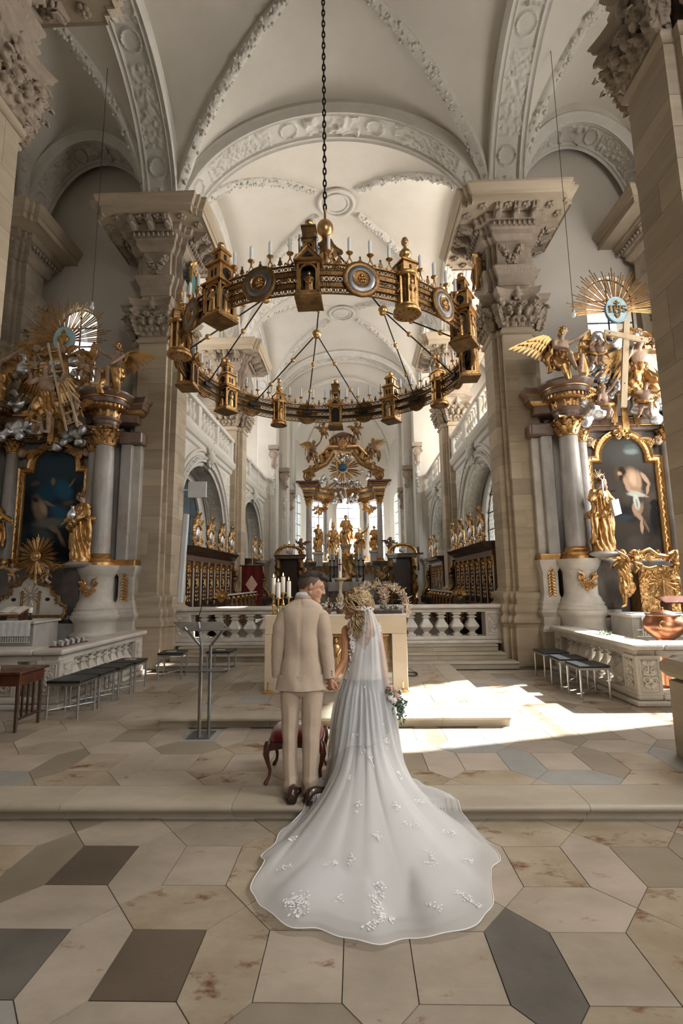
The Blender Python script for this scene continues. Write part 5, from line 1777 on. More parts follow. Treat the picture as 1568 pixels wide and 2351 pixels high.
g.box(cr_.x - .012, cr_.x + .012, yy - .02, yy + .02, cr_.z, cr_.z + .2)
g.box(cr_.x - .06, cr_.x + .06, yy - .02, yy + .02, cr_.z + .13, cr_.z + .15)
for s in (-1, 1):
 g.ell((cr_.x + .028 * s, yy, cr_.z - .12), (.036, .02, .036), 10, 6)
g.lathe([(.06, -.125), (.05, -.16), (.01, -.21)], (cr_.x, yy, cr_.z), 12, 1, .4)
g.build('monogram', 'gilt_dark', rr_, smooth=30)
for root, X, s, spots in ((rl, XL, 1, [(-.25, 6.55, .34, .22, .2), (.35, 6.45, .3, .2, .18), (-.75, 5.75, .28, .2, .22), (-.55, 5.05, .32, .2, .22), (.55, 5.0, .34, .2, .24), (.1, 6.1, .26, .18, .2), (.75, 5.9, .3, .2, .2), (.2, 5.6, .22, .15, .2), (-.2, 5.2, .2, .15, .15)]),
      (rr_, XR, -1, [(.35, 6.75, .34, .22, .2), (-.3, 6.7, .3, .2, .2), (.3, 6.15, .3, .2, .22), (-.6, 6.1, .3, .2, .22), (.75, 5.3, .3, .2, .25), (-.65, 5.25, .34, .2, .26), (.1, 5.75, .24, .18, .2), (.75, 6.05, .22, .16, .16), (-.25, 5.5, .2, .15, .2)])):
 for k, (u, z, a, b, c) in enumerate(spots):
  cloud(root, (X(u), 9.8 - .12 * (k % 2), z), (a, b * .6, c), 8, seed=31 + k + (0 if s > 0 else 50), voxel=.03)
 for k, (u0, u1, zb) in enumerate(((-.35, -.45, 5.15), (-.15, -.2, 4.95), (.05, .05, 4.85), (.22, .28, 5.0), (.4, .5, 5.2))):
  mb = MB()
  for j in (-1, 0, 1):
   mb.bar((X(u0 * .5 + j * .03), 9.92, 6.9), (X(u1 + j * .045), 9.88, zb + .06 * abs(j)), .045, .03, up=(0, 1, 0))
  mb.build('ray', 'gilt', root, smooth=0)
 for sx in (-1, 1):
  mb = MB()
  mb.tube([(X(.2 * sx), 10.05, 6.9), (X(.55 * sx), 10.0, 7.0), (X(.75 * sx), 9.98, 6.7), (X(.68 * sx), 9.98, 6.3), (X(.8 * sx), 10, 5.9)], [.05, .08, .09, .08, .1], 8)
  mb.spiral((X(.62 * sx), 9.95, 6.78), (1, 0, 0), (0, 0, 1), .2, 1.7, .05)
  for j in range(3):
   mb.leaf((X((.6 + .08 * j) * sx), 9.95, 6.2 + .25 * j), (sx * -sg if False else .3 * (-1) ** j, 0, 1), (0, -1, 0), .2, .45, .4)
  mb.build('scroll_bracket', 'gilt', root, smooth=50)
 for k, (u, z) in enumerate(((-.3, 6.95), (.28, 6.9), (.62, 5.65), (-.7, 6.35))):
  cherub(root, (X(u), 9.72, z), (0, 0, .3 * (-1) ** k), .95)
def jar(root, J):
 mb = MB().lathe([(.05, 0), (.1, .05), (.115, .12), (.09, .2), (.04, .26), (.035, .32), (.06, .34)], (.06, -.26, 1.02), 16)
 child(mb, 'jar', 'silver', root)
def book_key(root, J):
 mb = MB().cbox((.16, -.27, 1.0), (.14, .03, .17), rotm('Z', .3) @ rotm('Y', -.25))
 child(mb, 'book', 'silver', root, 0)
 k = MB().tube([(-.12, -.26, 1.2), (-.14, -.28, 1.62)], .018, 6)
 k.spiral((-.14, -.28, 1.68), (1, 0, 0), (0, 0, 1), .06, 1, .016, shrink=1)
 k.box(-.14, -.04, -.3, -.26, 1.24, 1.3)
 child(k, 'key', 'silver', root)
def rock(root):
 child(MB().ell((0, 0, -.03), (.36, .3, .09), 12, 8), 'rock', 'marble_grey', root)
p = aty(181, 1300, 9.55)
saint('saint_statue', 'gilded woman saint holding a silver jar beside the dim painting', (p.x, 9.55, 2.28), R(-35), .83, dict(head=(-.04, -.04, 1.6), look=(-.8, -.6, -.1), hal=(.1, -.22, 1.0), har=(-.42, -.22, 1.0), elr=(-.3, -.06, 1.16)), seed=1, halo=True, props=jar, base=rock, voxel=.014)
p = aty(1388, 1275, 9.55)
saint('saint_statue', 'gilded bearded saint with book and key beside the bound man painting', (p.x, 9.55, 2.34), R(15), .86, dict(head=(.05, -.04, 1.6), look=(.85, -.5, .05), elr=(-.3, -.1, 1.2), har=(-.12, -.22, 1.42), hal=(.2, -.22, 1.06)), seed=2, halo=True, beard=True, props=book_key, base=rock, voxel=.014)
p = aty(2, 1290, 9.55)
saint('saint_statue', 'gilded saint cut off by the picture edge, beside the dim painting', (p.x - .32, 9.55, 2.28), R(30), .83, dict(look=(.6, -.6, 0), elr=(-.3, -.08, 1.2), ell=(.32, -.12, 1.16), hal=(.5, -.26, 1.02)), seed=3, halo=True)
SIT = dict(pelvis=(0, 0, .34), chest=(.03, -.02, .68), neck=(.04, -.02, .88), head=(.06, -.06, 1.02), shl=(.21, -.02, .82), shr=(-.13, .02, .82),
  ell=(.42, -.12, .92), hal=(.6, -.2, 1.06), elr=(-.26, -.1, .62), har=(-.1, -.28, .52), knl=(.2, -.38, .34), knr=(-.12, -.36, .38), anl=(.18, -.34, -.06), anr=(-.05, -.46, -.02), look=(.3, -.9, .3))
dr = [([(.05, .1, .3), (-.15, -.1, .28), (-.2, -.3, .1), (-.12, -.3, -.2)], [.12, .13, .11, .05]), ([(.1, -.1, .4), (.3, -.25, .3), (.34, -.25, .0), (.3, -.15, -.25)], [.1, .12, .1, .04]), ([(-.2, .05, .7), (-.28, .1, .4), (-.24, .1, .1)], [.06, .1, .06])]
wg = lambda s, L=.62, W=.5: [((.08 * s, .12, .8), (s, .45, .55), (s * .3, .35, -.9), L, W)]
p = aty(262, 893, 9.45)
mir = dict(SIT)
angel('angel_statue', 'gilded angel seated on the cornice of the ladder altar, reaching to the glory', (p.x, 9.5, 5.9), R(-25), .86,
 dict(SIT, ell=(-.1, -.2, .98) if False else (.36, -.1, .72), hal=(.3, -.3, .5), elr=(-.36, -.12, .96), har=(-.55, -.2, 1.14), look=(-.5, -.8, .2)), 5, None,
 [((.08, .14, .74), (1, .1, .2), (.45, .1, -.9), .5, .62), ((-.05, .16, .74), (-.4, .6, .5), (-.2, .4, -.9), .4, .5)], drape=dr)
p = aty(1292, 850, 9.45)
angel('angel_statue', 'gilded angel seated on the cornice of the cross altar, wing spread to the pillar', (p.x, 9.5, 5.93), R(20), .92, dict(SIT, look=(.7, -.6, .3)), 6, None,
 [((-.08, .14, .78), (-1, .1, .1), (-.45, .1, -.9), .5, .66), ((.05, .16, .74), (.4, .6, .5), (.2, .4, -.9), .4, .5)], drape=dr)
FLY = dict(pelvis=(0, 0, .6), chest=(-.04, -.06, .94), neck=(-.05, -.1, 1.14), head=(-.04, -.16, 1.26), shl=(.14, -.08, 1.08), shr=(-.22, -.08, 1.08),
  ell=(.34, -.2, 1.0), hal=(.5, -.34, 1.1), elr=(-.34, -.2, .94), har=(-.22, -.38, 1.02), knl=(.14, -.2, .24), knr=(-.14, -.02, .22), anl=(.06, -.05, -.12), anr=(-.3, .1, -.1), look=(.6, -.6, .2))
drf = [([(.0, .1, .7), (.15, .0, .5), (.3, .05, .3), (.42, .1, .1)], [.1, .14, .12, .05]), ([(-.1, -.08, .62), (-.2, -.1, .4), (-.34, .05, .24), (-.5, .1, .2)], [.12, .13, .1, .04])]
p = aty(112, 925, 9.35)
angel('angel_statue', 'gilded angel climbing beside the wooden ladder of the altar', (p.x, 9.35, 5.05), R(5), .92, FLY, 7, None,
 [((-.1, .1, .98), (-.75, .3, .3), (-.1, .2, -1), .5, .75), ((.06, .12, .98), (.7, .4, .5), (.2, .2, -1), .45, .6)], drape=drf)
p = aty(1470, 870, 9.35)
angel('angel_statue', 'gilded angel flying behind the plain wooden cross', (p.x + .05, 9.4, 5.35), 0, .92, dict(FLY, har=(-.36, -.34, .98), elr=(-.36, -.14, .88), hal=(.26, -.3, .86), anl=(.36, -.25, .08), knl=(.22, -.25, .36), anr=(.2, .0, .0), look=(-.2, -.8, .3)), 8, None,
 [((-.08, .12, .98), (-.9, .2, .2), (-.3, .2, -1), .5, .7), ((.1, .12, 1.0), (1, .2, .25), (.5, .2, -.9), .7, .6)], drape=drf)
p = aty(10, 895, 9.45)
angel('angel_statue', 'gilded angel wing and shoulder cut off by the picture edge above the ladder altar', (p.x - .35, 9.5, 5.9), R(20), .86, SIT, 9, None,
 [((.1, .14, .74), (1, .1, .25), (.4, .1, -.9), .5, .62)], drape=dr)
for k, (pxy, y, rot, sc, kind, lab) in enumerate((
  ((172, 960), 9.4, (.2, .3, -.4), .75, 1, 'putto tumbling at the foot of the wooden ladder'),
  ((85, 985), 9.4, (0, 0, .5), .72, 0, 'putto holding a silver cloth under the ladder altar glory'),
  ((200, 865), 9.5, (0, 0, .8), .6, 0, 'embracing putto beside the ladder top, nearer the pillar'),
  ((186, 860), 9.45, (0, 0, -.6), .58, 1, 'embracing putto beside the ladder top, nearer the ladder'),
  ((78, 858), 9.6, (0, 0, .3), .6, 1, 'small putto behind the wing of the climbing angel'),
  ((1362, 830), 9.45, (0, 0, .5), .66, 0, 'embracing putto on a silver cloud beside the cross, curly fair head'),
  ((1378, 828), 9.42, (0, 0, -.5), .66, 1, 'embracing putto on a silver cloud touching the cross arm'),
  ((1395, 950), 9.4, (.1, -.4, .5), .85, 1, 'putto stretching its arm to the foot of the wooden cross'),
  ((1478, 945), 9.4, (0, .1, -.4), .85, 0, 'putto holding a gilt dish below the cross'),
  ((1505, 800), 9.6, (0, 0, -.3), .55, 1, 'small putto head high behind the cross beside the pillar'))):
 q = aty(*pxy, y)
 putto(lab, (q.x, y, q.z - .1), rot, sc, kind)
la = empty('wooden_ladder', aty(145, 985, 9.2))
tag(la, 'thin pale wooden ladder leaning against the altar glory', 'ladder')
a0, a1, b0, b1 = aty(110, 788, 9.15), aty(153, 990, 9.2), aty(131, 786, 9.15), aty(178, 980, 9.2)
MB().bar(a0, a1, .035, .03, up=(0, 1, 0)).build('rail', 'wood_pale', la, smooth=0)
MB().bar(b0, b1, .035, .03, up=(0, 1, 0)).build('rail', 'wood_pale', la, smooth=0)
for i in range(8):
 t = .1 + .83 * i / 7
 MB().tube([a0.lerp(a1, t), b0.lerp(b1, t)], .012, 6).build('rung', 'wood_pale', la)
cx_ = empty('wooden_cross', aty(1432, 935, 9.15))
tag(cx_, 'plain pale wooden cross held before the gilded altar glory', 'cross')
MB().bar(aty(1438, 738, 9.1), aty(1431, 935, 9.1), .115, .05, up=(0, 1, 0)).build('upright', 'wood_pale', cx_, bevel=.004, smooth=0)
MB().bar(aty(1387, 762, 9.06), aty(1487, 782, 9.06), .10, .045, up=(0, 1, 0)).build('crossbeam', 'wood_pale', cx_, bevel=.004, smooth=0)
nl = MB()
for q in ((1400, 764), (1474, 778), (1434, 880)):
 nl.ell(aty(*q, 9.03), .012, 6, 4)
nl.build('nail', 'iron', cx_)
# ================================================================== RING CHANDELIER
CC = Vector((-.45, 8.0, 5.25))
RR = 2.46
chd = empty('ring_chandelier', CC)
tag(chd, 'great gilded ring chandelier with twelve towers and white candles on rods and chain', 'chandelier')
def sub(mb, name, mat, parent, smooth=40, bevel=0):
 o = mb.build(name, mat, None, smooth=smooth, bevel=bevel)
 o.parent = parent
 return o
def statuette(z, h):
 mb = MB()
 k = h / .36
 mb.lathe([(.055 * k, 0), (.06 * k, .05 * k), (.048 * k, .16 * k), (.06 * k, .24 * k), (.05 * k, .27 * k), (.02 * k, .285 * k)], (0, -.03, z), 10, 1, .7)
 mb.ell((0, -.035, z + .315 * k), (.03 * k, .03 * k, .038 * k), 8, 6)
 for s in (-1, 1):
  mb.cap((s * .055 * k, -.035, z + .24 * k), .016 * k, (s * .03 * k, -.075, z + .17 * k), .014 * k, 6)
 return mb
def arched_box(w, h, z0, post=.03, arch=True):
 mb = MB()
 for sx in (-1, 1):
  for sy in (-1, 1):
   mb.box(sx * w - (post if sx > 0 else 0), sx * w + (post if sx < 0 else 0), sy * w - (post if sy > 0 else 0), sy * w + (post if sy < 0 else 0), z0, z0 + h)
 for q in range(4):
  m = Matrix.Rotation(q * PI / 2, 4, 'Z')
  b = MB().box(-w, w, -w, -w + post * .8, z0 + h - .04, z0 + h)
  b.box(-w, w, -w, -w + post * .8, z0, z0 + .03)
  if arch:
   pts = [(w * .72 * math.cos(PI - PI * i / 10), -w + .012, z0 + h - .04 - w * .72 + w * .72 * math.sin(PI * i / 10)) for i in range(11)]
   b.tube([(pts[0][0], pts[0][1], z0 + .03)] + pts + [(pts[-1][0], pts[-1][1], z0 + .03)], .012, 5)
  mb.merge(b, m)
 return mb
def tower(kind):
 t = empty('tower')
 if kind == 0:
  sub(MB().box(-.165, .165, -.165, .165, 0, .035), 'base_plate', 'gilt_dark', t, 0, .006)
  sub(MB().box(-.155, .155, -.155, .155, .035, .075), 'base_moulding', 'gilt', t, 0, .01)
  sub(arched_box(.14, .42, .075), 'lantern', 'gilt', t, 30)
  sub(MB().box(-.09, .09, -.02, .11, .08, .46), 'niche', 'iron', t, 0)
  sub(statuette(.09, .34), 'figure', 'gilt', t)
  g = MB()
  for q in range(4):
   m = Matrix.Rotation(q * PI / 2, 4, 'Z')
   b = MB().prism([(-.165, -.16, .5), (.165, -.16, .5), (0, -.16, .68)], (0, .04, 0))
   b.tube([(-.165, -.165, .5), (0, -.165, .685), (.165, -.165, .5), (-.165, -.165, .5)], .014, 5)
   g.merge(b, m)
  g.box(-.165, .165, -.165, .165, .485, .51)
  sub(g, 'gable', 'gilt', t, 20)
  d = MB()
  for q in range(4):
   d.merge(MB().prism([(-.07, -.172, .535), (.07, -.172, .535), (0, -.172, .61)], (0, .01, 0)), Matrix.Rotation(q * PI / 2, 4, 'Z'))
  sub(d, 'gable_field', 'iron', t, 0)
  for sx in (-1, 1):
   for sy in (-1, 1):
    c = MB().lathe([(.02, .55), (.02, .62), (.017, .63), (.017, .78), (.024, .79), (.024, .81), (.012, .83), (.018, .85), (.002, .88)], (sx * .105, sy * .105, 0), 8)
    sub(c, 'colonnette', 'steel_dark', t)
  sub(arched_box(.075, .24, .6, .018), 'upper_lantern', 'gilt', t, 30)
  sub(statuette(.62, .2), 'upper_figure', 'gilt_bright', t)
  sub(MB().box(-.08, .08, -.08, .08, .86, 1.0).box(-.095, .095, -.095, .095, 1.0, 1.02).box(-.09, .09, -.09, .09, .84, .86), 'turret', 'gilt_dark', t, 0)
  sub(MB().lathe([(.02, 1.02), (.015, 1.04), (.03, 1.05)], n=8).ell((0, 0, 1.1), .055, 14, 10), 'finial', 'gilt_bright', t)
 elif kind == 1:
  sub(MB().lathe([(.18, 0), (.185, .02), (.18, .045), (.16, .06), (.15, .08)], n=28), 'base_plate', 'gilt', t)
  pb = MB()
  for i in range(12):
   a = 2 * PI * i / 12
   pb.prism([(.13 * math.cos(a), .13 * math.sin(a), -.004), (.15 * math.cos(a + .12), .15 * math.sin(a + .12), -.004), (.1 * math.cos(a + .1), .1 * math.sin(a + .1), -.004)], (0, 0, .006))
  sub(pb, 'pierced_holes', 'iron', t, 0)
  p = MB()
  for i in range(8):
   a = 2 * PI * (i + .5) / 8
   p.box(-.014, .014, -.014, .014, .07, .5)
   vs = p.v[-8:]
   p.v[-8:] = [(x + .135 * math.cos(a), y + .135 * math.sin(a), z) for x, y, z in vs]
  p.lathe([(.15, .07), (.155, .09), (.145, .1)], n=24).lathe([(.145, .48), (.16, .49), (.17, .51), (.165, .54), (.13, .56)], n=24)
  sub(p, 'lantern', 'gilt', t, 40)
  sub(MB().lathe([(.1, .08), (.1, .5)], n=16), 'inner_drum', 'gilt_dark', t)
  for q in range(4):
   o = sub(statuette(.1, .34), 'figure', 'gilt', t)
   o.rotation_euler = (0, 0, q * PI / 2)
   for v in o.data.vertices: v.co.y -= .085
  sub(MB().box(-.105, .105, -.105, .105, .54, .68).prism([(-.13, -.13, .68), (.13, -.13, .68), (.13, .13, .68), (-.13, .13, .68)], (0, 0, .02)), 'turret', 'gilt', t, 0)
  w = MB()
  for q in range(4):
   w.merge(MB().box(-.015, .015, -.11, -.1, .57, .64), Matrix.Rotation(q * PI / 2, 4, 'Z'))
  sub(w, 'slit_window', 'iron', t, 0)
  sub(MB().lathe([(.11, .7), (.10, .74), (.05, .77), (.045, .79), (.075, .82), (.08, .86), (.06, .9), (.025, .93), (.02, .98), (.045, 1.0), (.05, 1.04), (.035, 1.08), (.005, 1.1)], n=18), 'finial', 'gilt_bright', t)
 else:
  sub(MB().box(-.175, .175, -.175, .175, 0, .035), 'base_plate', 'gilt_dark', t, 0, .006)
  sub(MB().box(-.16, .16, -.16, .16, .035, .07), 'base_moulding', 'gilt', t, 0, .01)
  sub(arched_box(.15, .42, .07), 'lantern', 'gilt', t, 30)
  sub(MB().box(-.115, .115, -.115, .115, .08, .47), 'inner_case', 'steel_dark', t, 0)
  for q in range(4):
   o = sub(statuette(.09, .34), 'figure', 'gilt_bright', t)
   o.rotation_euler = (0, 0, q * PI / 2)
   for v in o.data.vertices: v.co.y -= .1
  def eave(w, z):
   return MB().rings([[(-w, -w, z), (w, -w, z), (w, w, z), (-w, w, z)], [(-w, -w, z + .02), (w, -w, z + .02), (w, w, z + .02), (-w, w, z + .02)], [(-w * .7, -w * .7, z + .07), (w * .7, -w * .7, z + .07), (w * .7, w * .7, z + .07), (-w * .7, w * .7, z + .07)]])
  sub(eave(.185, .49), 'roof', 'gilt', t, 0)
  sub(MB().box(-.12, .12, -.12, .12, .55, .77), 'middle_stage', 'gilt', t, 0, .006)
  sub(eave(.15, .77), 'upper_roof', 'gilt', t, 0)
  sub(MB().box(-.08, .08, -.08, .08, .82, .97), 'top_stage', 'gilt', t, 0, .004)
  sub(eave(.10, .97), 'cap_roof', 'gilt', t, 0)
  w = MB()
  for q in range(4):
   m = Matrix.Rotation(q * PI / 2, 4, 'Z')
   b = MB()
   if q % 2 == 0:
    b.box(-.05, -.015, -.125, -.118, .6, .7); b.box(.015, .05, -.125, -.118, .6, .7)
   else:
    b.lathe([(.07, 0), (.07, .01)], (0, 0, 0), 16)
    b.v = [(x, -.118 - z, .66 + y) for x, y, z in b.v]
   b.box(-.02, .02, -.086, -.078, .85, .94)
   w.merge(b, m)
  sub(w, 'window_slots', 'iron', t, 0)
  sub(MB().lathe([(.02, 1.03), (.015, 1.05)], n=8).ell((0, 0, 1.1), .055, 14, 10), 'finial', 'gilt_bright', t)
 return t
def seg_arc(r, z0, z1, th, n=10, a0=-PI / 12, a1=PI / 12):
 rs = []
 for i in range(n + 1):
  a = lerp(a0, a1, i / n)
  c, s_ = math.cos(a), math.sin(a)
  rs.append([((r - th / 2) * c, (r - th / 2) * s_, z0), ((r + th / 2) * c, (r + th / 2) * s_, z0), ((r + th / 2) * c, (r + th / 2) * s_, z1), ((r - th / 2) * c, (r - th / 2) * s_, z1)])
 return MB().rings(rs)
ZB0, ZB1 = .14, .54
band_me = MB()
for z0, z1, th in ((ZB0, ZB0 + .012, .03), (ZB0 + .088, ZB0 + .156, .012), (ZB0 + .244, ZB0 + .312, .012), (ZB1 - .012, ZB1, .03)):
 band_me.merge(seg_arc(RR, z0, z1, th))
for z0, z1 in ((ZB0 + .084, ZB0 + .092), (ZB0 + .152, ZB0 + .16), (ZB0 + .24, ZB0 + .248), (ZB0 + .308, ZB0 + .316)):
 band_me.merge(seg_arc(RR, z0, z1, .035))
BAND = band_me.mesh('band', 40); BAND.materials.append(M['gilt_dark'])
lat = MB()
NL = 15
for row, zc in enumerate((ZB0 + .05, ZB0 + .2, ZB0 + .352)):
 for i in range(NL):
  a = lerp(-PI / 12, PI / 12, (i + .5) / NL)
  c0 = V3(RR * math.cos(a), RR * math.sin(a), zc)
  ta = V3(-math.sin(a), math.cos(a), 0)
  for rr_i, tr in ((.036, .0055), (.014, .006)):
   lat.tube([c0 + ta * rr_i * 1.15 * math.cos(2 * PI * k / 10) + V3(0, 0, rr_i * math.sin(2 * PI * k / 10)) for k in range(11)], tr, 4, caps=False)
  lat.tube([c0 - ta * .042 - V3(0, 0, .04), c0 + ta * .042 + V3(0, 0, .04)], .0045, 4)
  lat.tube([c0 - ta * .042 + V3(0, 0, .04), c0 + ta * .042 - V3(0, 0, .04)], .0045, 4)
LATT = lat.mesh('openwork', 60); LATT.materials.append(M['gilt_dark'])
let = MB()
rnd = random.Random(9)
for zc in (ZB0 + .122, ZB0 + .278):
 for i in range(26):
  a = lerp(-PI / 12.4, PI / 12.4, (i + .5) / 26)
  m = Matrix.Rotation(a, 4, 'Z')
  b = MB().box(RR + .005, RR + .009, -.014, -.007, zc - .02, zc + .02)
  if rnd.random() < .6: b.box(RR + .005, RR + .009, .007, .014, zc - .02, zc + .02)
  q = rnd.choice((-.018, 0, .014))
  b.box(RR + .005, RR + .009, -.014, .014, zc + q, zc + q + .006)
  let.merge(b, m)
LETT = let.mesh('inscription', 0); LETT.materials.append(M['gilt'])
pn = MB()
def finial_small(mb, a, z):
 m = Matrix.Rotation(a, 4, 'Z')
 b = MB().prism([(RR, -.012, z), (RR, .012, z), (RR, .006, z + .02), (RR, .036, z + .03), (RR, .02, z + .06), (RR, .028, z + .062), (RR, .008, z + .1), (RR, -.008, z + .1), (RR, -.028, z + .062), (RR, -.02, z + .06), (RR, -.036, z + .03), (RR, -.006, z + .02)], (.01, 0, 0))
 b.ell((RR + .005, 0, z + .115), .015, 7, 5)
 mb.merge(b, m)
CA = [lerp(-PI / 12, PI / 12, t) for t in (.19, .395, .605, .81)]
PA = [lerp(-PI / 12, PI / 12, t) for t in (.115, .29, .5, .71, .885)]
fp = MB()
for a in PA: finial_small(fp, a, ZB1)
CREST = fp.mesh('cresting', 30); CREST.materials.append(M['gilt_dark'])
hb = MB()
hb.tube([(0, 0, 0), (0, -.012, .02), (0, -.03, .05), (0, -.012, .085), (0, 0, .095), (0, .012, .085), (0, .03, .05), (0, .012, .02), (0, 0, 0)], .008, 5)
for s in (-1, 1):
 hb.tube([(0, 0, .01), (0, s * .03, .02), (0, s * .062, .045), (0, s * .072, .025), (0, s * .06, .012)], [.01, .012, .011, .009, .006], 5)
hb.lathe([(.012, .09), (.014, .12), (.008, .13), (.022, .15), (.045, .165), (.047, .172), (.03, .176), (.024, .18)], n=12)
HOLD = hb.mesh('candle_holder', 50); HOLD.materials.append(M['gilt'])
cb = MB().lathe([(.0225, .176), (.0225, .36), (.019, .372), (.008, .385), (.003, .40), (.001, .405)], n=12)
CAND = cb.mesh('candle', 50); CAND.materials.append(M['wax_white'])
m1 = MB().lathe([(.21, 0), (.235, .015), (.235, .045), (.22, .055), (.19, .058), (.178, .05)], n=36)
m2 = MB().lathe([(.185, .02), (.178, .05), (.15, .062), (.115, .058), (.105, .04)], n=36)
m3 = MB().lathe([(.11, .02), (.115, .055), (.108, .066), (.098, .06), (.092, .045), (.0, .045)], n=30)
rnd = random.Random(1)
for i in range(14):
 a, q = rnd.uniform(0, 2 * PI), rnd.uniform(0, .06)
 m3.ell((q * math.cos(a), q * math.sin(a), .05), (rnd.uniform(.012, .026), rnd.uniform(.012, .026), .018), 7, 5)
m3.ell((0, .03, .055), (.024, .026, .022), 8, 6)
MED = []
for mb, n, mt in ((m1, 'medallion', 'gilt_dark'), (m2, 'enamel_ring', 'steel_dark'), (m3, 'portrait_boss', 'gilt')):
 mb.v = [(z, x, y) for x, y, z in mb.v]
 me = mb.mesh(n, 50); me.materials.append(M[mt]); MED.append(me)
TW = [tower(k) for k in range(3)]
for i in range(12):
 th = R(-91.5 + 30 * i)
 k = i % 3
 t = TW[k] if i < 3 else copy_tree(TW[k])
 t.parent = chd
 t.location = (RR * math.cos(th), RR * math.sin(th), 0)
 t.rotation_euler = (0, 0, th + PI / 2)
 tm = th + PI / 12
 def put(me, name, ang=tm, loc=(0, 0, 0), par=chd):
  o = bpy.data.objects.new(name, me); COL.objects.link(o); o.parent = par
  o.rotation_euler = (0, 0, ang); o.location = loc
  return o
 bd = put(BAND, 'band')
 for me, n in ((LATT, 'openwork'), (LETT, 'inscription'), (CREST, 'cresting')):
  tag(put(me, n, 0, par=bd), kind='stuff')
 md = put(MED[0], 'medallion', tm, (RR * math.cos(tm), RR * math.sin(tm), (ZB0 + ZB1) / 2))
 for me, n in zip(MED[1:], ('enamel_ring', 'portrait_boss')):
  put(me, n, 0, par=md)
 for a in CA:
  c = put(CAND, 'candle', tm + a, (RR * math.cos(tm + a), RR * math.sin(tm + a), ZB1))
  put(HOLD, 'candle_holder', 0, par=c)
hp = MB()
for z in (ZB0 + .12, ZB0 + .28):
 hp.tube([((RR - .05) * math.cos(2 * PI * i / 96), (RR - .05) * math.sin(2 * PI * i / 96), z) for i in range(97)], .014, 6, caps=False)
sub(hp, 'inner_hoop', 'iron', chd)
BC = {}
for q in range(4):
 a = R(-76.5 + 90 * q)
 BC[q] = V3(1.06 * math.cos(a), 1.06 * math.sin(a), 1.5)
 sub(MB().ell(BC[q], (.09, .09, .095), 16, 12), 'gilt_ball', 'gilt_bright', chd)
 top = V3(.2 * math.cos(a), .2 * math.sin(a), 2.56)
 sub(MB().tube([top, BC[q]], .014, 6), 'rod', 'iron', chd)
 for t in (.35, .68):
  p = top.lerp(BC[q], t)
  sub(MB().ell(p, .045, 12, 8), 'gilt_bead', 'gilt_bright', chd)
 for d in (-30, 0, 30):
  b = a + R(d)
  e = V3((RR - .04) * math.cos(b), (RR - .04) * math.sin(b), (ZB0 + ZB1) / 2)
  sub(MB().tube([BC[q], e], .0125, 6), 'rod', 'iron', chd)
  for t in (.36, .70):
   p = BC[q].lerp(e, t)
   dv = (e - BC[q]).normalized()
   mb = MB().ell(p, .046, 12, 8)
   mb.tube([p - dv * .065, p + dv * .065], .02, 6)
   sub(mb, 'gilt_bead', 'gilt_bright', chd)
  sub(MB().cbox(e - V3(math.cos(b), math.sin(b), 0) * .03, (.1, .02, .035), rotm('Z', b + PI / 2)), 'rod_bracket', 'iron', chd, 0)
pl = MB()
pr = [(.05, 2.86), (.055, 2.76), (.10, 2.68), (.2, 2.6), (.26, 2.56), (.26, 2.54), (.2, 2.53), (.12, 2.46), (.05, 2.36), (.015, 2.3)]
n = 32
a45 = R(-76.5)
pl.rings([[(r * (1 + .28 * max(math.cos(4 * (2 * PI * i / n)), -.4) * (r > .15)) * math.cos(2 * PI * i / n + a45), r * (1 + .28 * max(math.cos(4 * (2 * PI * i / n)), -.4) * (r > .15)) * math.sin(2 * PI * i / n + a45), z) for i in range(n)] for r, z in pr])
sub(pl, 'bell_plate', 'gilt_dark', chd)
sub(MB().ell((0, 0, 2.98), (.155, .155, .175), 24, 16), 'great_ball', 'gilt_bright', chd)
sub(MB().lathe([(.03, 3.13), (.022, 3.16), (.022, 3.34), (.035, 3.36), (.02, 3.38)], n=10), 'stem', 'gilt', chd)
z = 3.42
link_me = MB().tube([(.026 * math.cos(a), 0, .078 * math.sin(a)) for a in np.linspace(0, 2 * PI, 13)], .015, 5, caps=False).mesh('chain_link', 60)
link_me.materials.append(M['iron'])
k = 0
while z < 8.4:
 o = bpy.data.objects.new('chain_link', link_me); COL.objects.link(o); o.parent = chd
 o.location = (0, 0, z); o.rotation_euler = (0, 0, (k % 2) * PI / 2)
 z += .125; k += 1
for (tx, ty, bx_, by_, lab) in ((253, 80, 211, 705, 'bare light bulb hanging on a long cord beside the heart disc'), (1240, 0, 1317, 722, 'bare light bulb hanging on a long cord above the winged angel of the cross altar')):
 p = aty(bx_, by_, 9.0)
 e = empty('hanging_bulb', p)
 tag(e, lab, 'light bulb', 'bare bulbs over the side altars')
 MB().tube([p + V3(0, 0, .09), V3(p.x, p.y, 13.2)], .006, 5).build('cord', 'rope_dark', e)
 MB().lathe([(.02, .05), (.026, .06), (.026, .1), (.012, .12)], p, 10).build('socket', 'white_paint', e)
 MB().lathe([(.002, -.06), (.03, -.052), (.044, -.02), (.04, .01), (.024, .04), (.02, .055)], p, 14).build('bulb', 'glass_bulb', e)
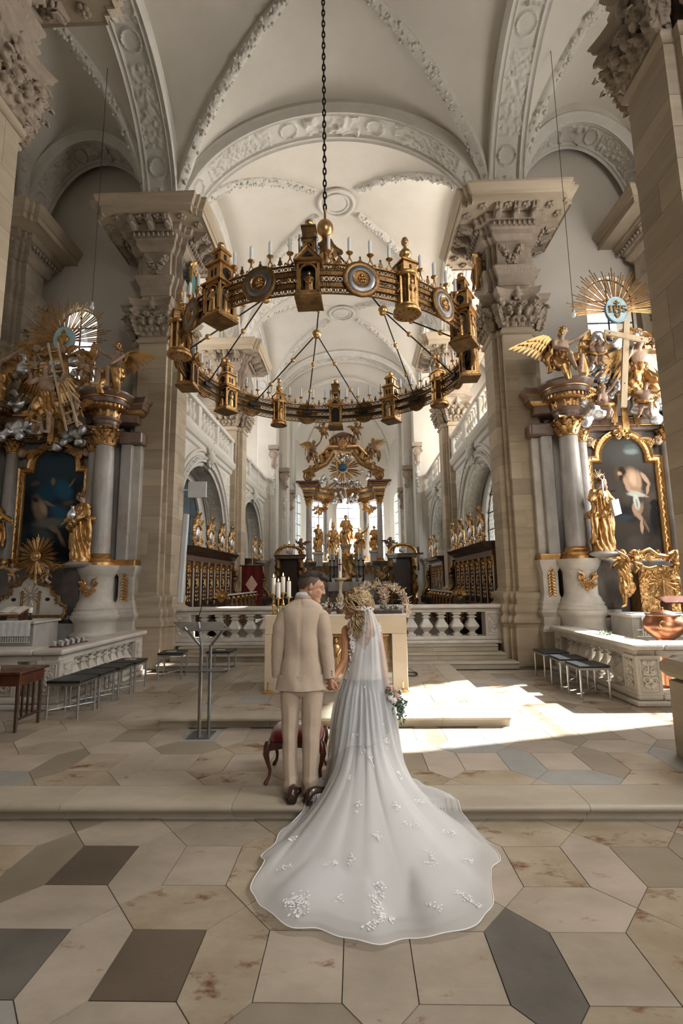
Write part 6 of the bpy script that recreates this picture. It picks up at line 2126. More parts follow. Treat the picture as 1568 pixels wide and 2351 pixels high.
# ================================================================== MARBLE RAILS
BAL_C = baluster_mesh(.50, .15, 'marble_white')
BAL_S = baluster_mesh(.50, .13, 'marble_white')
def carved_panel(w, h, seed=0, n=22):
 mb = MB()
 mb.tube([(-w, -.004, .02), (w, -.004, .02), (w, -.004, h - .02), (-w, -.004, h - .02), (-w, -.004, .02)], .008, 4)
 mb.tube([(0, -.005, .08), (.04, -.012, h * .3), (-.03, -.012, h * .55), (0, -.01, h * .9)], .012, 6)
 for s in (-1, 1):
  mb.spiral((s * w * .4, -.012, h * .36), (s, 0, 0), (0, 0, 1), w * .42, 1.6, .016, n=18, tn=5)
  mb.spiral((s * w * .35, -.012, h * .66), (s, 0, 0), (0, 0, -1), w * .34, 1.5, .014, n=16, tn=5)
  for z in (.15, .5, .8):
   mb.leaf((s * .01, -.004, h * z), (s * .8, 0, .6), (0, -1, 0), w * .5, w * .8, .4, nu=4, nv=5, th=.006)
 mb.ell((0, -.015, h * .36), (.03, .02, .03), 7, 5)
 return mb
def rail_box(e, name, a, b, w, z0, z1, mat='marble_white', bevel=.02):
 return MB().bar((a[0], a[1], (z0 + z1) / 2), (b[0], b[1], (z0 + z1) / 2), w, z1 - z0).build(name, mat, e, bevel=bevel, smooth=0)
def post(e, x, y, w, z0, z1, faces=((0, -1),)):
 o = MB().box(x - w, x + w, y - w, y + w, z0, z1).build('post', 'marble_white', e, bevel=.012, smooth=0)
 for fx, fy in faces:
  p = carved_panel(w * .7, z1 - z0 - .06, 0)
  a = math.atan2(fy, fx) + PI / 2
  m = Matrix.Translation((x + fx * w, y + fy * w, z0 + .03)) @ Matrix.Rotation(a, 4, 'Z')
  q = p.xform(m).build('carved_panel', 'marble_white', None, smooth=50)
  q.parent = o
  q.matrix_parent_inverse = Matrix.Identity(4)
 return o
def run(e, a, b, n, z0, me, sc=1.0):
 for i in range(n):
  t = (i + .5) / n
  o = link('baluster', me, None, None)
  o.parent = e
  w = LOC[e.name]
  o.location = (lerp(a[0], b[0], t) - w.x, lerp(a[1], b[1], t) - w.y, z0 - w.z)
  o.rotation_euler = (0, 0, math.atan2(b[1] - a[1], b[0] - a[0]))
YB = 10.62
for sg, x0, x1, lab, n in ((-1, -3.95, -1.15, 'marble choir balustrade behind the lectern and stools', 6), (1, .05, 3.12, 'marble choir balustrade behind the flower arch', 7)):
 e = empty('choir_balustrade', ((x0 + x1) / 2, YB, ZK))
 tag(e, lab, 'balustrade', 'marble balustrades of the sanctuary')
 rail_box(e, 'foot', (x0, YB), (x1, YB), .42, ZK, ZK + .07)
 rail_box(e, 'base', (x0, YB), (x1, YB), .34, ZK + .07, ZK + .15)
 rail_box(e, 'under_rail', (x0, YB), (x1, YB), .26, ZK + .64, ZK + .72)
 rail_box(e, 'top_rail', (x0 - .04, YB), (x1 + .04, YB), .42, ZK + .72, ZK + .80, bevel=.03)
 run(e, (x0 + (.5 if sg < 0 else .3), YB), (x1 - (.3 if sg < 0 else .5), YB), n, ZK + .15, BAL_C)
 post(e, x0 + .24 if sg < 0 else x1 - .24, YB, .17, ZK + .13, ZK + .66)
 post(e, x1 - .14 if sg < 0 else x0 + .14, YB, .12, ZK + .13, ZK + .66)
for sg, xa, ya, yb, xb, lab in ((-1, -4.36, 7.12, 9.72, -6.6, 'carved marble rail before the ladder altar, votive tray on top'), (1, 3.98, 7.12, 9.78, 6.0, 'sunlit carved marble rail before the cross altar')):
 e = empty('altar_rail', (xa, (ya + yb) / 2, ZU))
 tag(e, lab, 'balustrade', 'marble balustrades of the sanctuary')
 zt = .95
 for nm, w, z0, z1, bv in (('foot', .44, ZU, ZU + .07, .02), ('base', .34, ZU + .07, ZU + .16, .03), ('under_rail', .26, zt - .18, zt - .08, .02), ('top_rail', .44, zt - .08, zt, .03)):
  rail_box(e, nm, (xa, ya - w / 2 + .0), (xa, yb), w, z0, z1, bevel=bv)
  rail_box(e, nm, (xa + sg * w / 2, ya), (xb, ya), w, z0, z1, bevel=bv)
 post(e, xa, ya, .17, ZU + .14, zt - .16, faces=((0, -1), (-sg, 0)))
 post(e, xa, yb - .2, .15, ZU + .14, zt - .16, faces=((-sg, 0), (0, -1)))
 post(e, xa + sg * .62, ya, .14, ZU + .14, zt - .16, faces=((0, -1),))
 run(e, (xa, ya + .3), (xa, yb - .42), 8, ZU + .16, BAL_S)
 run(e, (xa + sg * .85, ya), (xb, ya), 5, ZU + .16, BAL_S)
# ================================================================== CHOIR STALLS AND DESKS
def crest_mesh():
 mb = MB()
 rnd = random.Random(8)
 for i in range(40):
  a = 2 * PI * i / 40
  q = 1 + .18 * math.sin(5 * a)
  mb.ell((.21 * q * math.cos(a), -.02, .3 + .26 * q * math.sin(a)), (.05, .04, .05), 6, 5)
 for s in (-1, 1):
  mb.spiral((s * .24, -.03, .12), (s, 0, 0), (0, 0, 1), .09, 1.5, .03, n=16, tn=5)
  mb.leaf((s * .15, -.02, .45), (s * .5, 0, .8), (0, -1, 0), .14, .2, .4)
 mb.leaf((0, -.03, .52), (0, 0, 1), (0, -1, 0), .18, .24, .45)
 mb.ell((0, -.03, .76), .04, 7, 5)
 g = mb.mesh('crest', 50); g.materials.append(M['gilt'])
 m = MB().ell((0, -.03, .3), (.11, .04, .15), 14, 10).mesh('crest_oval', 60); m.materials.append(M['silver'])
 pm = MB()
 for i in range(9):
  z = .08 + .1 * i
  for s in (-1, 1):
   pm.spiral((s * .075, -.01, z), (s, 0, 0), (0, 0, 1), .04, 1.3, .012, n=10, tn=4)
 pm.tube([(.055 * math.cos(a), -.02, .5 + .13 * math.sin(a)) for a in np.linspace(0, 2 * PI, 17)], .014, 5, caps=False)
 pm.leaf((0, -.01, .82), (0, 0, 1), (0, -1, 0), .16, .16, .4)
 p = pm.mesh('panel_carving', 50); p.materials.append(M['gilt'])
 o = MB().ell((0, -.01, .5), (.05, .015, .12), 10, 8).mesh('panel_oval', 60); o.materials.append(M['white_paint'])
 return g, m, p, o
CREST_G, CREST_M, PANEL_C, PANEL_O = crest_mesh()
def stalls(sg, y0, y1, n, lab, crests):
 xf = XC + sg * 3.62
 e = empty('choir_stalls', (xf, (y0 + y1) / 2, ZK))
 tag(e, lab, 'choir stalls', 'carved choir stalls')
 s = sg
 fx = lambda d: xf - s * d
 def bx(name, d0, d1, a, b, z0, z1, mat='wood_dark', bevel=.008, par=None):
  return MB().box(min(fx(d0), fx(d1)), max(fx(d0), fx(d1)), a, b, z0, z1).build(name, mat, e, bevel=bevel, smooth=0)
 rz = -s * PI / 2 * -1
 ang = PI / 2 if s > 0 else -PI / 2
 def put(name, me, d, y, z, par=e, sc=1):
  o = link(name, me, None, None)
  o.parent = par
  o.location = (fx(d) - xf, y - (y0 + y1) / 2, z - ZK)
  o.rotation_euler = (0, 0, -ang); o.scale = (sc, sc, sc)
  return o
 w = (y1 - y0) / n
 for i in range(n):
  a, b = y0 + i * w, y0 + (i + 1) * w
  bx('back_panel', -.1, 0, a + .01, b - .01, 1.25, 2.42)
  put('panel_carving', PANEL_C, .012, (a + b) / 2, 1.36)
  put('panel_oval', PANEL_O, .02, (a + b) / 2, 1.36)
  bx('seat', 0, .42, a + .03, b - .03, ZK + .42, ZK + .48, 'wood_dark', .02)
  bx('seat_front', .0, .05, a + .03, b - .03, ZK, ZK + .42)
 for i in range(n + 1):
  y = y0 + i * w
  bx('pilaster', 0, .035, y - .035, y + .035, 1.28, 2.2, 'white_paint', .006)
  bx('pilaster_side', -.05, .02, y - .07, y + .07, 1.22, 2.42, 'wood_mid', .006)
  o = MB()
  for k in range(3):
   o.leaf((fx(.03), y, 2.2 + .05 * k), (0, 0, 1), (-s, 0, 0), .12, .14, .4)
  o.build('pilaster_cap', 'gilt', e, smooth=50)
  bx('arm_divider', 0, .46, y - .025, y + .025, ZK + .4, 1.25, 'wood_dark', .02)
  MB().tube([(fx(.04), y, 1.2), (fx(.3), y, 1.24), (fx(.48), y, 1.2), (fx(.46), y, 1.0)], .03, 6).build('arm_rest', 'wood_dark', e)
 bx('shoulder_rail', -.05, .3, y0, y1, 1.22, 1.27, 'wood_mid', .02)
 bx('frieze', -.1, .03, y0, y1, 2.42, 2.56, 'wood_mid', .01)
 bx('gilt_band', -.1, .045, y0, y1, 2.40, 2.425, 'gilt_dark', .004)
 cr = MB()
 pr = [(-.1, 2.55), (.06, 2.55), (.1, 2.6), (.2, 2.64), (.24, 2.7), (.26, 2.74), (-.1, 2.76)]
 cr.prism([(fx(d), y0 - .02, z) for d, z in pr], (0, y1 - y0 + .04, 0))
 cr.build('cornice', 'wood_dark', e, smooth=25)
 for k in crests:
  c = put('crest', CREST_G, .1, lerp(y0, y1, k), 2.73, sc=1.15)
  o = link('crest_oval', CREST_M, None, None); o.parent = c
 sc = MB()
 yv = y1 + .1
 P = [(.06, 2.4), (.14, 2.2), (.16, 2.0), (.10, 1.8), (.12, 1.62), (.24, 1.5), (.34, 1.36), (.34, 1.26)]
 sc.tube([(fx(d), yv, z) for d, z in P], [.05, .07, .08, .06, .06, .08, .09, .08], 8)
 for d, z in ((.12, 2.25), (.17, 2.1), (.12, 1.98)):
  sc.ell((fx(d), yv - .05, z), .075, 8, 6)
 sc.spiral((fx(.2), yv - .02, 1.36), (-s, 0, 0), (0, 0, 1), .14, 1.8, .045)
 sc.build('end_scroll', 'gilt_dark', e, smooth=50)
 bx('end_panel', -.1, .1, y1, y1 + .06, 1.22, 2.5, 'wood_dark')
def desk(sg, y0, y1, n, lab):
 xf = XC + sg * 2.95
 e = empty('prayer_desk', (xf, (y0 + y1) / 2, ZK))
 tag(e, lab, 'desk', 'panelled choir desks')
 s = sg
 fx = lambda d: xf - s * d
 def bx(name, d0, d1, a, b, z0, z1, mat='wood_dark', bevel=.006):
  return MB().box(min(fx(d0), fx(d1)), max(fx(d0), fx(d1)), a, b, z0, z1).build(name, mat, e, bevel=bevel, smooth=0)
 bx('back_board', -.06, 0, y0, y1, ZK, 1.42)
 bx('plinth', -.06, .04, y0, y1, ZK, ZK + .14, 'wood_mid')
 tp = MB().prism([(fx(-.42), y0, 1.40), (fx(.06), y0, 1.52), (fx(.06), y0, 1.56), (fx(-.42), y0, 1.44)], (0, y1 - y0, 0))
 tp.build('desk_top', 'wood_mid', e, smooth=0)
 bx('top_edge', .03, .08, y0, y1, 1.53, 1.57, 'white_metal', .004)  # pale colour stands in for light reflected off the desk top
 w = (y1 - y0) / n
 for i in range(n + 1):
  y = y0 + i * w
  bx('pilaster', 0, .05, y - .045, y + .045, ZK + .14, 1.36, 'wood_mid')
  o = MB()
  o.spiral((fx(.06), y, 1.44), (-s, 0, 0), (0, 0, 1), .06, 1.3, .03, n=14, tn=5)
  o.ell((fx(.07), y, 1.46), .05, 8, 6)
  o.leaf((fx(.05), y, 1.28), (0, 0, 1), (-s, 0, 0), .1, .16, .35)
  o.build('bracket', 'gilt', e, smooth=50)
 for i in range(n):
  y = y0 + (i + .5) * w
  o = MB()
  o.tube([(fx(.01), y + .13 * math.cos(a), 1.14 + .13 * math.sin(a)) for a in np.linspace(0, PI, 13)], .022, 6)
  for a_ in (-1, 1):
   o.tube([(fx(.01), y + a_ * .13, 1.14), (fx(.01), y + a_ * .13, ZK + .2)], .014, 5)
  for k in range(5):
   o.leaf((fx(.01), y, .8 + .09 * k), (0, .5 * (-1) ** k, 1), (-s, 0, 0), .1, .13, .4)
  o.build('arch_carving', 'gilt_dark', e, smooth=50)
 bx('end_post', -.2, .1, y0 - .16, y0, ZK, 1.52, 'wood_dark')
 o = MB()
 yy = y0 - .165
 o.tube([(fx(-.17), yy, .72), (fx(.07), yy, .72), (fx(.07), yy, 1.3), (fx(-.17), yy, 1.3), (fx(-.17), yy, .72)], .012, 4)
 xm = fx(-.05)
 for k in range(3):
  for a_ in (-1, 1):
   o.leaf((xm, yy, .85 + .14 * k), (a_ * .7, 0, .7), (0, -1, 0), .09, .13, .4)
 o.ell((xm, yy - .02, 1.0), (.04, .03, .06), 8, 6)
 for k in range(7):
  a_ = PI * k / 6
  o.leaf((xm, yy + .02, 1.5), (math.cos(a_), 0, math.sin(a_)), (0, -1, 0), .09, .2, .35)
 o.ell((xm, yy - .01, 1.52), .05, 8, 6)
 for k in range(5):
  o.leaf((xm, yy + .02, 1.36), (.7 * (k - 2) / 2, 0, 1), (0, -1, 0), .07, .13, .35)
 o.build('post_carving', 'gilt', e, smooth=50)
stalls(-1, 11.35, 15.6, 7, 'dark carved choir stalls below the dim window beside the white loudspeaker', (.12, .38, .64, .9))
stalls(1, 11.35, 15.6, 7, 'dark carved choir stalls below the bright honeycomb window', (.12, .38, .64, .9))
stalls(-1, 17.9, 20.6, 4, 'far carved choir stalls behind the red banner', (.3, .75))
stalls(1, 17.9, 20.6, 4, 'far carved choir stalls beside the hanging dark crucifix', (.3, .75))
desk(-1, 12.5, 16.2, 7, 'panelled choir desk with gilt brackets behind the four lit candles')
desk(1, 12.5, 16.2, 7, 'panelled choir desk with gilt brackets behind the flower arch')
for sg, lab, lab2 in ((-1, 'dark canopied seat with gilt crest beside the high altar, behind the candles', 'shaded'), (1, 'dark canopied seat with gilt crest beside the high altar, behind the flower arch', 'sunlit')):
 xc = XC + sg * 2.45
 y = 21.5
 e = empty('canopied_seat', (xc, y, ZK))
 tag(e, lab, 'seat', 'canopied seats')
 MB().box(xc - .55, xc + .55, y, y + .1, ZK, 2.9).build('back', 'wood_dark', e, smooth=0, bevel=.01)
 MB().prism([(xc - .6, y - .5, 2.85), (xc + .6, y - .5, 2.85), (xc + .66, y - .5, 2.98), (xc + .7, y - .5, 3.04), (xc - .7, y - .5, 3.04), (xc - .66, y - .5, 2.98)], (0, .62, 0)).build('canopy', 'wood_dark', e, smooth=0)
 MB().box(xc - .64, xc + .64, y - .53, y - .5, 2.9, 2.95).build('gilt_band', 'gilt_dark', e, smooth=0)
 o = MB()
 o.tube([(xc + .6 * math.cos(a), y - .45, 3.04 + .38 * math.sin(a)) for a in np.linspace(0, PI, 17)], .06, 6)
 for k in range(9):
  a = PI * (k + .5) / 9
  o.leaf((xc + .45 * math.cos(a), y - .45, 3.04 + .28 * math.sin(a)), (math.cos(a), 0, math.sin(a)), (0, -1, 0), .16, .2, .35)
 o.build('crest', 'gilt', e, smooth=50)
 MB().ell((xc, y - .48, 3.16), (.15, .05, .1), 12, 8).build('crest_oval', 'white_paint', e)
 MB().box(xc - .5, xc + .5, y - .35, y, ZK + .42, ZK + .5).build('seat_board', 'wood_dark', e, smooth=0, bevel=.01)
 for s in (-1, 1):
  o = MB()
  o.tube([(xc + s * .5, y - .3, 2.85), (xc + s * .52, y - .42, 2.5), (xc + s * .5, y - .2, 2.2), (xc + s * .52, y - .35, 1.6), (xc + s * .5, y - .25, 1.2), (xc + s * .5, y - .3, ZK)], [.08, .14, .08, .14, .12, .14], 8)
  for k in range(8):
   o.leaf((xc + s * .5, y - .42, .9 + .25 * k), (.4 * (-1) ** k, 0, 1), (0, -1, 0), .18, .24, .4)
  o.build('scroll_post', 'gilt_dark', e, smooth=50)
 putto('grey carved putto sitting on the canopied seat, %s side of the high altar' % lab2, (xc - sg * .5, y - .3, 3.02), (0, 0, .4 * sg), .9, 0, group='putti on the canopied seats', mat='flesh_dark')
bn = empty('banner', (XC - 3.05, 16.1, ZK))
tag(bn, 'dark red hanging banner with a pale lozenge by the far pillar', 'banner')
px_, py_ = XC - 3.05, 16.2
rows = [[(px_ - .35 + .7 * i / 12, py_ + .02 * math.sin(i * 1.3 + j * .4), 2.4 - 1.25 * j / 10) for i in range(13)] for j in range(11)]
MB().grid(rows).build('cloth', 'red_banner', bn)
MB().add([(px_, py_ - .04, 2.1), (px_ + .2, py_ - .04, 1.8), (px_, py_ - .04, 1.5), (px_ - .2, py_ - .04, 1.8)], [(0, 1, 2, 3)]).build('lozenge', 'flower_peach', bn, smooth=0)
MB().tube([(px_ - .42, py_, 2.42), (px_ + .42, py_, 2.42)], .02, 8).build('cross_bar', 'wood_dark', bn)
MB().tube([(px_, py_ + .04, ZK), (px_, py_ + .04, 3.3)], .018, 8).build('pole', 'wood_pale', bn)
cfx = empty('wall_crucifix', (XC + 2.62, 22.6, 2.2))
q = aty(960, 1280, 22.8)
tag(cfx, 'small dark crucifix on the white wall beside the high altar', 'crucifix')
MB().box(q.x - .04, q.x + .04, 22.78, 22.86, q.z - .6, q.z + .5).box(q.x - .25, q.x + .25, 22.78, 22.86, q.z + .15, q.z + .23).build('cross', 'wood_dark', cfx, smooth=0)
MB().cap((q.x, 22.76, q.z + .1), .06, (q.x, 22.76, q.z - .3), .04).build('figure', 'flesh_dark', cfx)
# ================================================================== HIGH ALTAR
HY = 26.0
ha = empty('high_altar', (XC, HY, ZK))
tag(ha, 'gilded baldachin high altar with marble columns before the bright apse window', 'altar')
HX = lambda px, y=HY: aty(px, 1200, y).x
HZ = lambda py, y=HY, px=790: aty(px, py, y).z
cxh = HX(790)
def colmn(px, y, r, py0, py1, ped):
 x = HX(px, y)
 z0, z1 = HZ(py0, y), HZ(py1, y)
 MB().lathe([(r * 1.5, z0 - .18), (r * 1.5, z0 - .1), (r * 1.25, z0 - .08), (r * 1.35, z0 - .03), (r * 1.1, z0)], (x, y, 0), 20).build('column_base', 'gilt', ha)
 MB().lathe([(r, z0), (r, lerp(z0, z1, .5)), (r * .86, z1)], (x, y, 0), 20).build('column', 'marble_grey', ha)
 o = link('capital', CAPM, None, ha); k = r / .185
 o.location = (x, y, z1); o.scale = (k, k, k * 1.25); attach(o, ha)
 if ped:
  MB().rings([[(x - w, y - w, z), (x + w, y - w, z), (x + w, y + w, z), (x - w, y + w, z)] for w, z in ((.42, ZK), (.42, ZK + .5), (.36, ZK + .6), (.36, z0 - .4), (.42, z0 - .3), (.44, z0 - .18))]).build('pedestal', 'marble_dark', ha, smooth=20)
  o = link('pedestal_ornament', FLOWER, None, ha); o.location = (x, y - .37, z0 - .85); o.scale = (1.2, 1, 1.6); attach(o, ha)
 return x, z1
for s, pa, pb in ((-1, 709, 747), (1, 872, 839)):
 x, zt = colmn(pa, HY - .6, .15, 1282, 1158, True)
 x2, zt2 = colmn(pb, HY + .9, .14, 1280, 1166, False)
 for w, z0, z1, mt in ((.26, .40, .62, 'gilt_dark'), (.3, .62, .74, 'marble_red'), (.34, .74, .9, 'gilt'), (.42, .9, 1.0, 'marble_red'), (.5, 1.0, 1.08, 'gilt_dark'), (.62, 1.08, 1.2, 'wood_red')):
  MB().box(x - w, x + w, HY - .6 - w, HY - .6 + w, zt + z0, zt + z1).build('entablature', mt, ha, smooth=0, bevel=.02)
 ZE = zt
 arc = []
 for w0, w1, z0, z1, mt in ((.0, .2, .35, .55, 'gilt_dark'), (.0, .28, .55, .75, 'gilt'), (.0, .36, .75, .85, 'marble_red'), (.0, .44, .85, 1.0, 'gilt'), (0, .5, 1.0, 1.08, 'marble_red')):
  rs = []
  for i in range(15):
   t = i / 14
   a = PI / 2 * t
   r = 1.75
   px0, py0 = x - s * 1.75 * (1 - math.cos(a)) * 1.0, HY - .5 + 1.7 * math.sin(a)
   nx_, ny_ = -s * math.cos(a), -math.sin(a)
   rs.append([(px0 - nx_ * .2, py0 - ny_ * .2, zt + z0), (px0 + nx_ * w1, py0 + ny_ * w1, zt + z0), (px0 + nx_ * w1, py0 + ny_ * w1, zt + z1), (px0 - nx_ * .2, py0 - ny_ * .2, zt + z1)])
  MB().rings(rs).build('curved_entablature', mt, ha, smooth=40)
 g = MB()
 rnd = random.Random(3 + s)
 for i in range(26):
  t = rnd.random()
  g.leaf((x - s * (.3 + .5 * t), HY - .4 + t, zt - .05 - rnd.uniform(0, .5) * (1 - t)), (rnd.uniform(-1, 1), 0, rnd.uniform(-1, .4)), (0, -1, 0), .14, .18, .4, nu=3, nv=4)
 g.build('garland', 'gilt', ha, smooth=50)
 v = MB()
 v.tube([(x - s * .05, HY - .6, zt + 1.45), (x + s * .15, HY - .6, zt + 1.75), (x - s * .35, HY - .55, zt + 2.0), (x - s * .9, HY - .5, zt + 2.3), (x - s * 1.25, HY - .45, zt + 2.9)], [.2, .22, .2, .2, .22], 8)
 v.spiral((x - s * .02, HY - .75, zt + 1.5), (-s, 0, 0), (0, 0, 1), .3, 1.8, .1)
 for k in range(8):
  v.leaf((x - s * (.1 + .14 * k), HY - .8, zt + 1.7 + .14 * k), (.7 * (-1) ** k, 0, 1), (0, -1, 0), .24, .3, .4)
 v.build('volute', 'gilt_dark', ha, smooth=50)
 xa, xb = x - s * .55, cxh
 u = MB()
 u.rings([[(xa, HY - .5 - d, zt + 2.95 + z - .35), (xa - s * .5, HY - .7 - d, zt + 3.1 + z), (xb, HY - .75 - d, zt + 3.05 + z), (xb, HY + .2, zt + 3.05 + z), (xa, HY + .2, zt + 2.95 + z - .35)] for d, z in ((0, -.12), (.05, -.1), (.12, 0), (.14, .1), (.0, .12))])
 u.build('upper_cornice', 'gilt', ha, smooth=20)
crown = MB().lathe([(.75, ZE + 3.2), (.8, ZE + 3.3), (.7, ZE + 3.4), (.66, ZE + 3.62), (.72, ZE + 3.7), (.5, ZE + 3.9), (.3, ZE + 4.0), (.02, ZE + 4.1)], (cxh, HY - .3, 0), 24, 1, .7)
crown.build('crown', 'wood_red', ha, smooth=40)
cg = MB()
for k in range(9):
 a = PI + PI * (k + .5) / 9
 cg.leaf((cxh + .72 * math.cos(a), HY - .3 + .5 * math.sin(a), ZE + 3.35), (0, 0, 1), (math.cos(a), math.sin(a), 0), .2, .3, .4)
cg.leaf((cxh, HY - .9, ZE + 2.95), (0, 0, 1), (0, -1, 0), .5, .6, .4)
cg.build('crown_leaves', 'gilt_dark', ha, smooth=50)
for k, (px_, py_, w, h_) in enumerate(((790, 1052, .45, .2), (752, 1060, .3, .2), (830, 1062, .3, .2), (765, 1108, .4, .22), (815, 1110, .4, .22), (790, 1118, .5, .2), (775, 1140, .3, .2), (812, 1142, .3, .22), (740, 1100, .3, .2), (845, 1095, .3, .2), (808, 1150, .25, .15), (772, 1152, .25, .15))):
 cloud(ha, (HX(px_), HY - .2, HZ(py_)), (w, .15, h_), 8, seed=90 + k, voxel=.06)
rays(ha, (cxh, HY + .0, HZ(1095)), .35, 1.7, 9, R(205), R(335), seed=5, th=.03)
rays(ha, (cxh, HY + .1, HZ(1075)), .25, 1.0, 9, R(0), R(360), seed=6, th=.03)
MB().ell((HX(789), HY - .45, HZ(1078)), (.26, .2, .22), 16, 12).build('orb', 'blue_dark', ha)
MB().bar((HX(774), HY - .55, HZ(1052)), (HX(777), HY - .55, HZ(1092)), .07, .06, up=(0, 1, 0)).bar((HX(764), HY - .55, HZ(1065)), (HX(784), HY - .55, HZ(1062)), .07, .06, up=(0, 1, 0)).build('gilt_cross', 'gilt', ha, smooth=0)
bb = MB().lathe([(.3, ZK), (.3, ZK + .2)], (0, 0, 0), 8)
MB().box(cxh - 1.65, cxh + 1.65, HY - .1, HY + .8, ZK, HZ(1290)).build('retable_base', 'marble_white', ha, smooth=0, bevel=.04)
for px_ in (738, 750, 838, 851):
 o = link('ornament', FLOWER, None, ha); o.location = (HX(px_), HY - .12, HZ(1308)); o.scale = (.8, 1, 1.5); attach(o, ha)
ty = HY - 1.3
MB().box(HX(752, ty), HX(833, ty), ty, ty + .9, HZ(1358, ty), HZ(1336, ty)).build('table_top', 'marble_grey', ha, smooth=0, bevel=.03)
MB().box(HX(755, ty), HX(830, ty), ty + .08, ty + .9, ZK, HZ(1338, ty)).build('table_front', 'marble_dark', ha, smooth=0, bevel=.02)
xg, zg = HX(793, ty), HZ(1352, ty) - .1
MB().box(xg - .04, xg + .04, ty + .06, ty + .08, zg - .26, zg + .26).box(xg - .2, xg + .2, ty + .06, ty + .08, zg - .04, zg + .04).build('gilt_cross', 'gilt', ha, smooth=0)
tb = MB()
xt, zt_ = HX(793), HZ(1335)
tb.lathe([(.5, 0), (.5, .3), (.42, .5), (.46, .7), (.34, 1.0), (.4, 1.2), (.2, 1.4), (.25, 1.5), (.1, 1.6)], (xt, HY - .4, HZ(1330)), 14, 1, .5)
for k in range(30):
 rnd = random.Random(k)
 tb.leaf((xt + rnd.uniform(-.5, .5), HY - .75, HZ(1330) + rnd.uniform(0, 1.2)), (rnd.uniform(-1, 1), 0, 1), (0, -1, 0), .2, .24, .4, nu=3, nv=4)
tb.build('tabernacle', 'gilt', ha, smooth=50)
MB().rings([[(xt - w, HY - w * .6, z), (xt + w, HY - w * .6, z), (xt + w, HY + w * .6, z), (xt - w, HY + w * .6, z)] for w, z in ((.4, HZ(1290)), (.3, HZ(1275)), (.22, HZ(1265)), (.3, HZ(1255)), (.34, HZ(1250)))]).build('statue_plinth', 'marble_grey', ha, smooth=20)
SA = saint('saint_statue', 'slender gilded central statue against the bright apse window', (HX(794), HY, HZ(1258)), 0, HZ(1180) / 1.7 * 0 + (HZ(1186) - HZ(1258)) / 1.66, dict(hal=(.34, -.2, .8), ell=(.3, -.1, 1.1)), seed=11, robe='gilt', flesh='gilt', voxel=.03)
for k, (px_, pt, pb, lab, rz, pose) in enumerate(((731, 1205, 1268, 'gilded saint with a staff, farthest from the flowers, on the high altar', .3, dict(elr=(-.25, -.12, 1.3), har=(-.1, -.2, 1.45))), (765, 1208, 1277, 'gilded bishop saint with mitre and crozier on the high altar', .2, {}),
          (824, 1214, 1278, 'gilded saint raising an arm beside the bright window on the high altar', -.2, dict(ell=(.4, -.1, 1.5), hal=(.56, -.15, 1.7))), (858, 1210, 1266, 'gilded saint with folded hands under the sunlit column of the high altar', -.3, {}))):
 h = HZ(pt) - HZ(pb)
 if k == 0:
  o = saint('saint_statue', lab, (HX(px_), HY - .3, HZ(pb)), rz, h / 1.72, pose, seed=20 + k, robe='gilt', flesh='gilt', voxel=.03)
 else:
  o = saint('saint_statue', lab, (HX(px_), HY - .3, HZ(pb)), rz, h / 1.72, pose, seed=20 + k, robe='gilt', flesh='gilt', voxel=.03)
 if k in (0, 1, 2):
  child(MB().tube([(-.34, -.3, .1), (-.3, -.26, 1.85)] if k < 2 else [(.3, -.3, .3), (.62, -.15, 1.95)], .022, 6), 'staff', 'gilt', o)
 if k == 1:
  child(MB().lathe([(.09, 1.66), (.11, 1.74), (.08, 1.86), (.01, 1.96)], (0, -.01, 0), 10, 1, .6), 'mitre', 'gilt', o)
 wz = HZ(pb)
 MB().rings([[(HX(px_) - w, HY - .3 - w, z), (HX(px_) + w, HY - .3 - w, z), (HX(px_) + w, HY - .3 + w, z), (HX(px_) - w, HY - .3 + w, z)] for w, z in ((.24, HZ(1300)), (.24, wz - .15), (.3, wz - .1), (.3, wz))]).build('statue_plinth', 'marble_white', ha, smooth=0)
for k, (px_, py_, lab) in enumerate(((745, 998, 'small dark putto standing on the canopy top, nearer the shaded wall'), (821, 998, 'small dark putto standing on the canopy top, nearer the sunlit wall'))):
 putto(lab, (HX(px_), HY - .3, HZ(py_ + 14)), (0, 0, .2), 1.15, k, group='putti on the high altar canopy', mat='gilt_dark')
for k, (px_, py_, s, lab) in enumerate(((722, 1055, -1, 'gilded angel with raised wing on the shaded shoulder of the canopy'), (856, 1052, 1, 'gilded angel with raised wing on the sunlit shoulder of the canopy'))):
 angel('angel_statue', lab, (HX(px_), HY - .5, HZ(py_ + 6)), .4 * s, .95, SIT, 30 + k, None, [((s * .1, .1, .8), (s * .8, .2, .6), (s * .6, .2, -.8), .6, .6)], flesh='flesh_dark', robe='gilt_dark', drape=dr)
for k, px_ in enumerate((757, 766, 822, 832)):
 yb_ = HY - 1.0
 x, z0 = HX(px_, yb_), HZ(1335, yb_)
 e = empty('altar_candlestick', (x, yb_, z0))
 tag(e, ('outer', 'inner', 'inner', 'outer')[k] + ' tall dark candlestick on the high altar table, ' + ('shaded' if k < 2 else 'sunlit') + ' pair', 'candlestick', 'candlesticks of the high altar')
 MB().lathe([(.12, 0), (.12, .03), (.05, .08), (.03, .2), (.05, .3), (.025, .4), (.03, .7), (.05, .75), (.02, .8), (.02, 1.0), (.07, 1.08), (.07, 1.1)], (x, yb_, z0), 12).build('stick', 'iron', e)
 MB().lathe([(.035, 1.1), (.035, 1.7), (.005, 1.72)], (x, yb_, z0), 10).build('candle', 'wax_white', e)
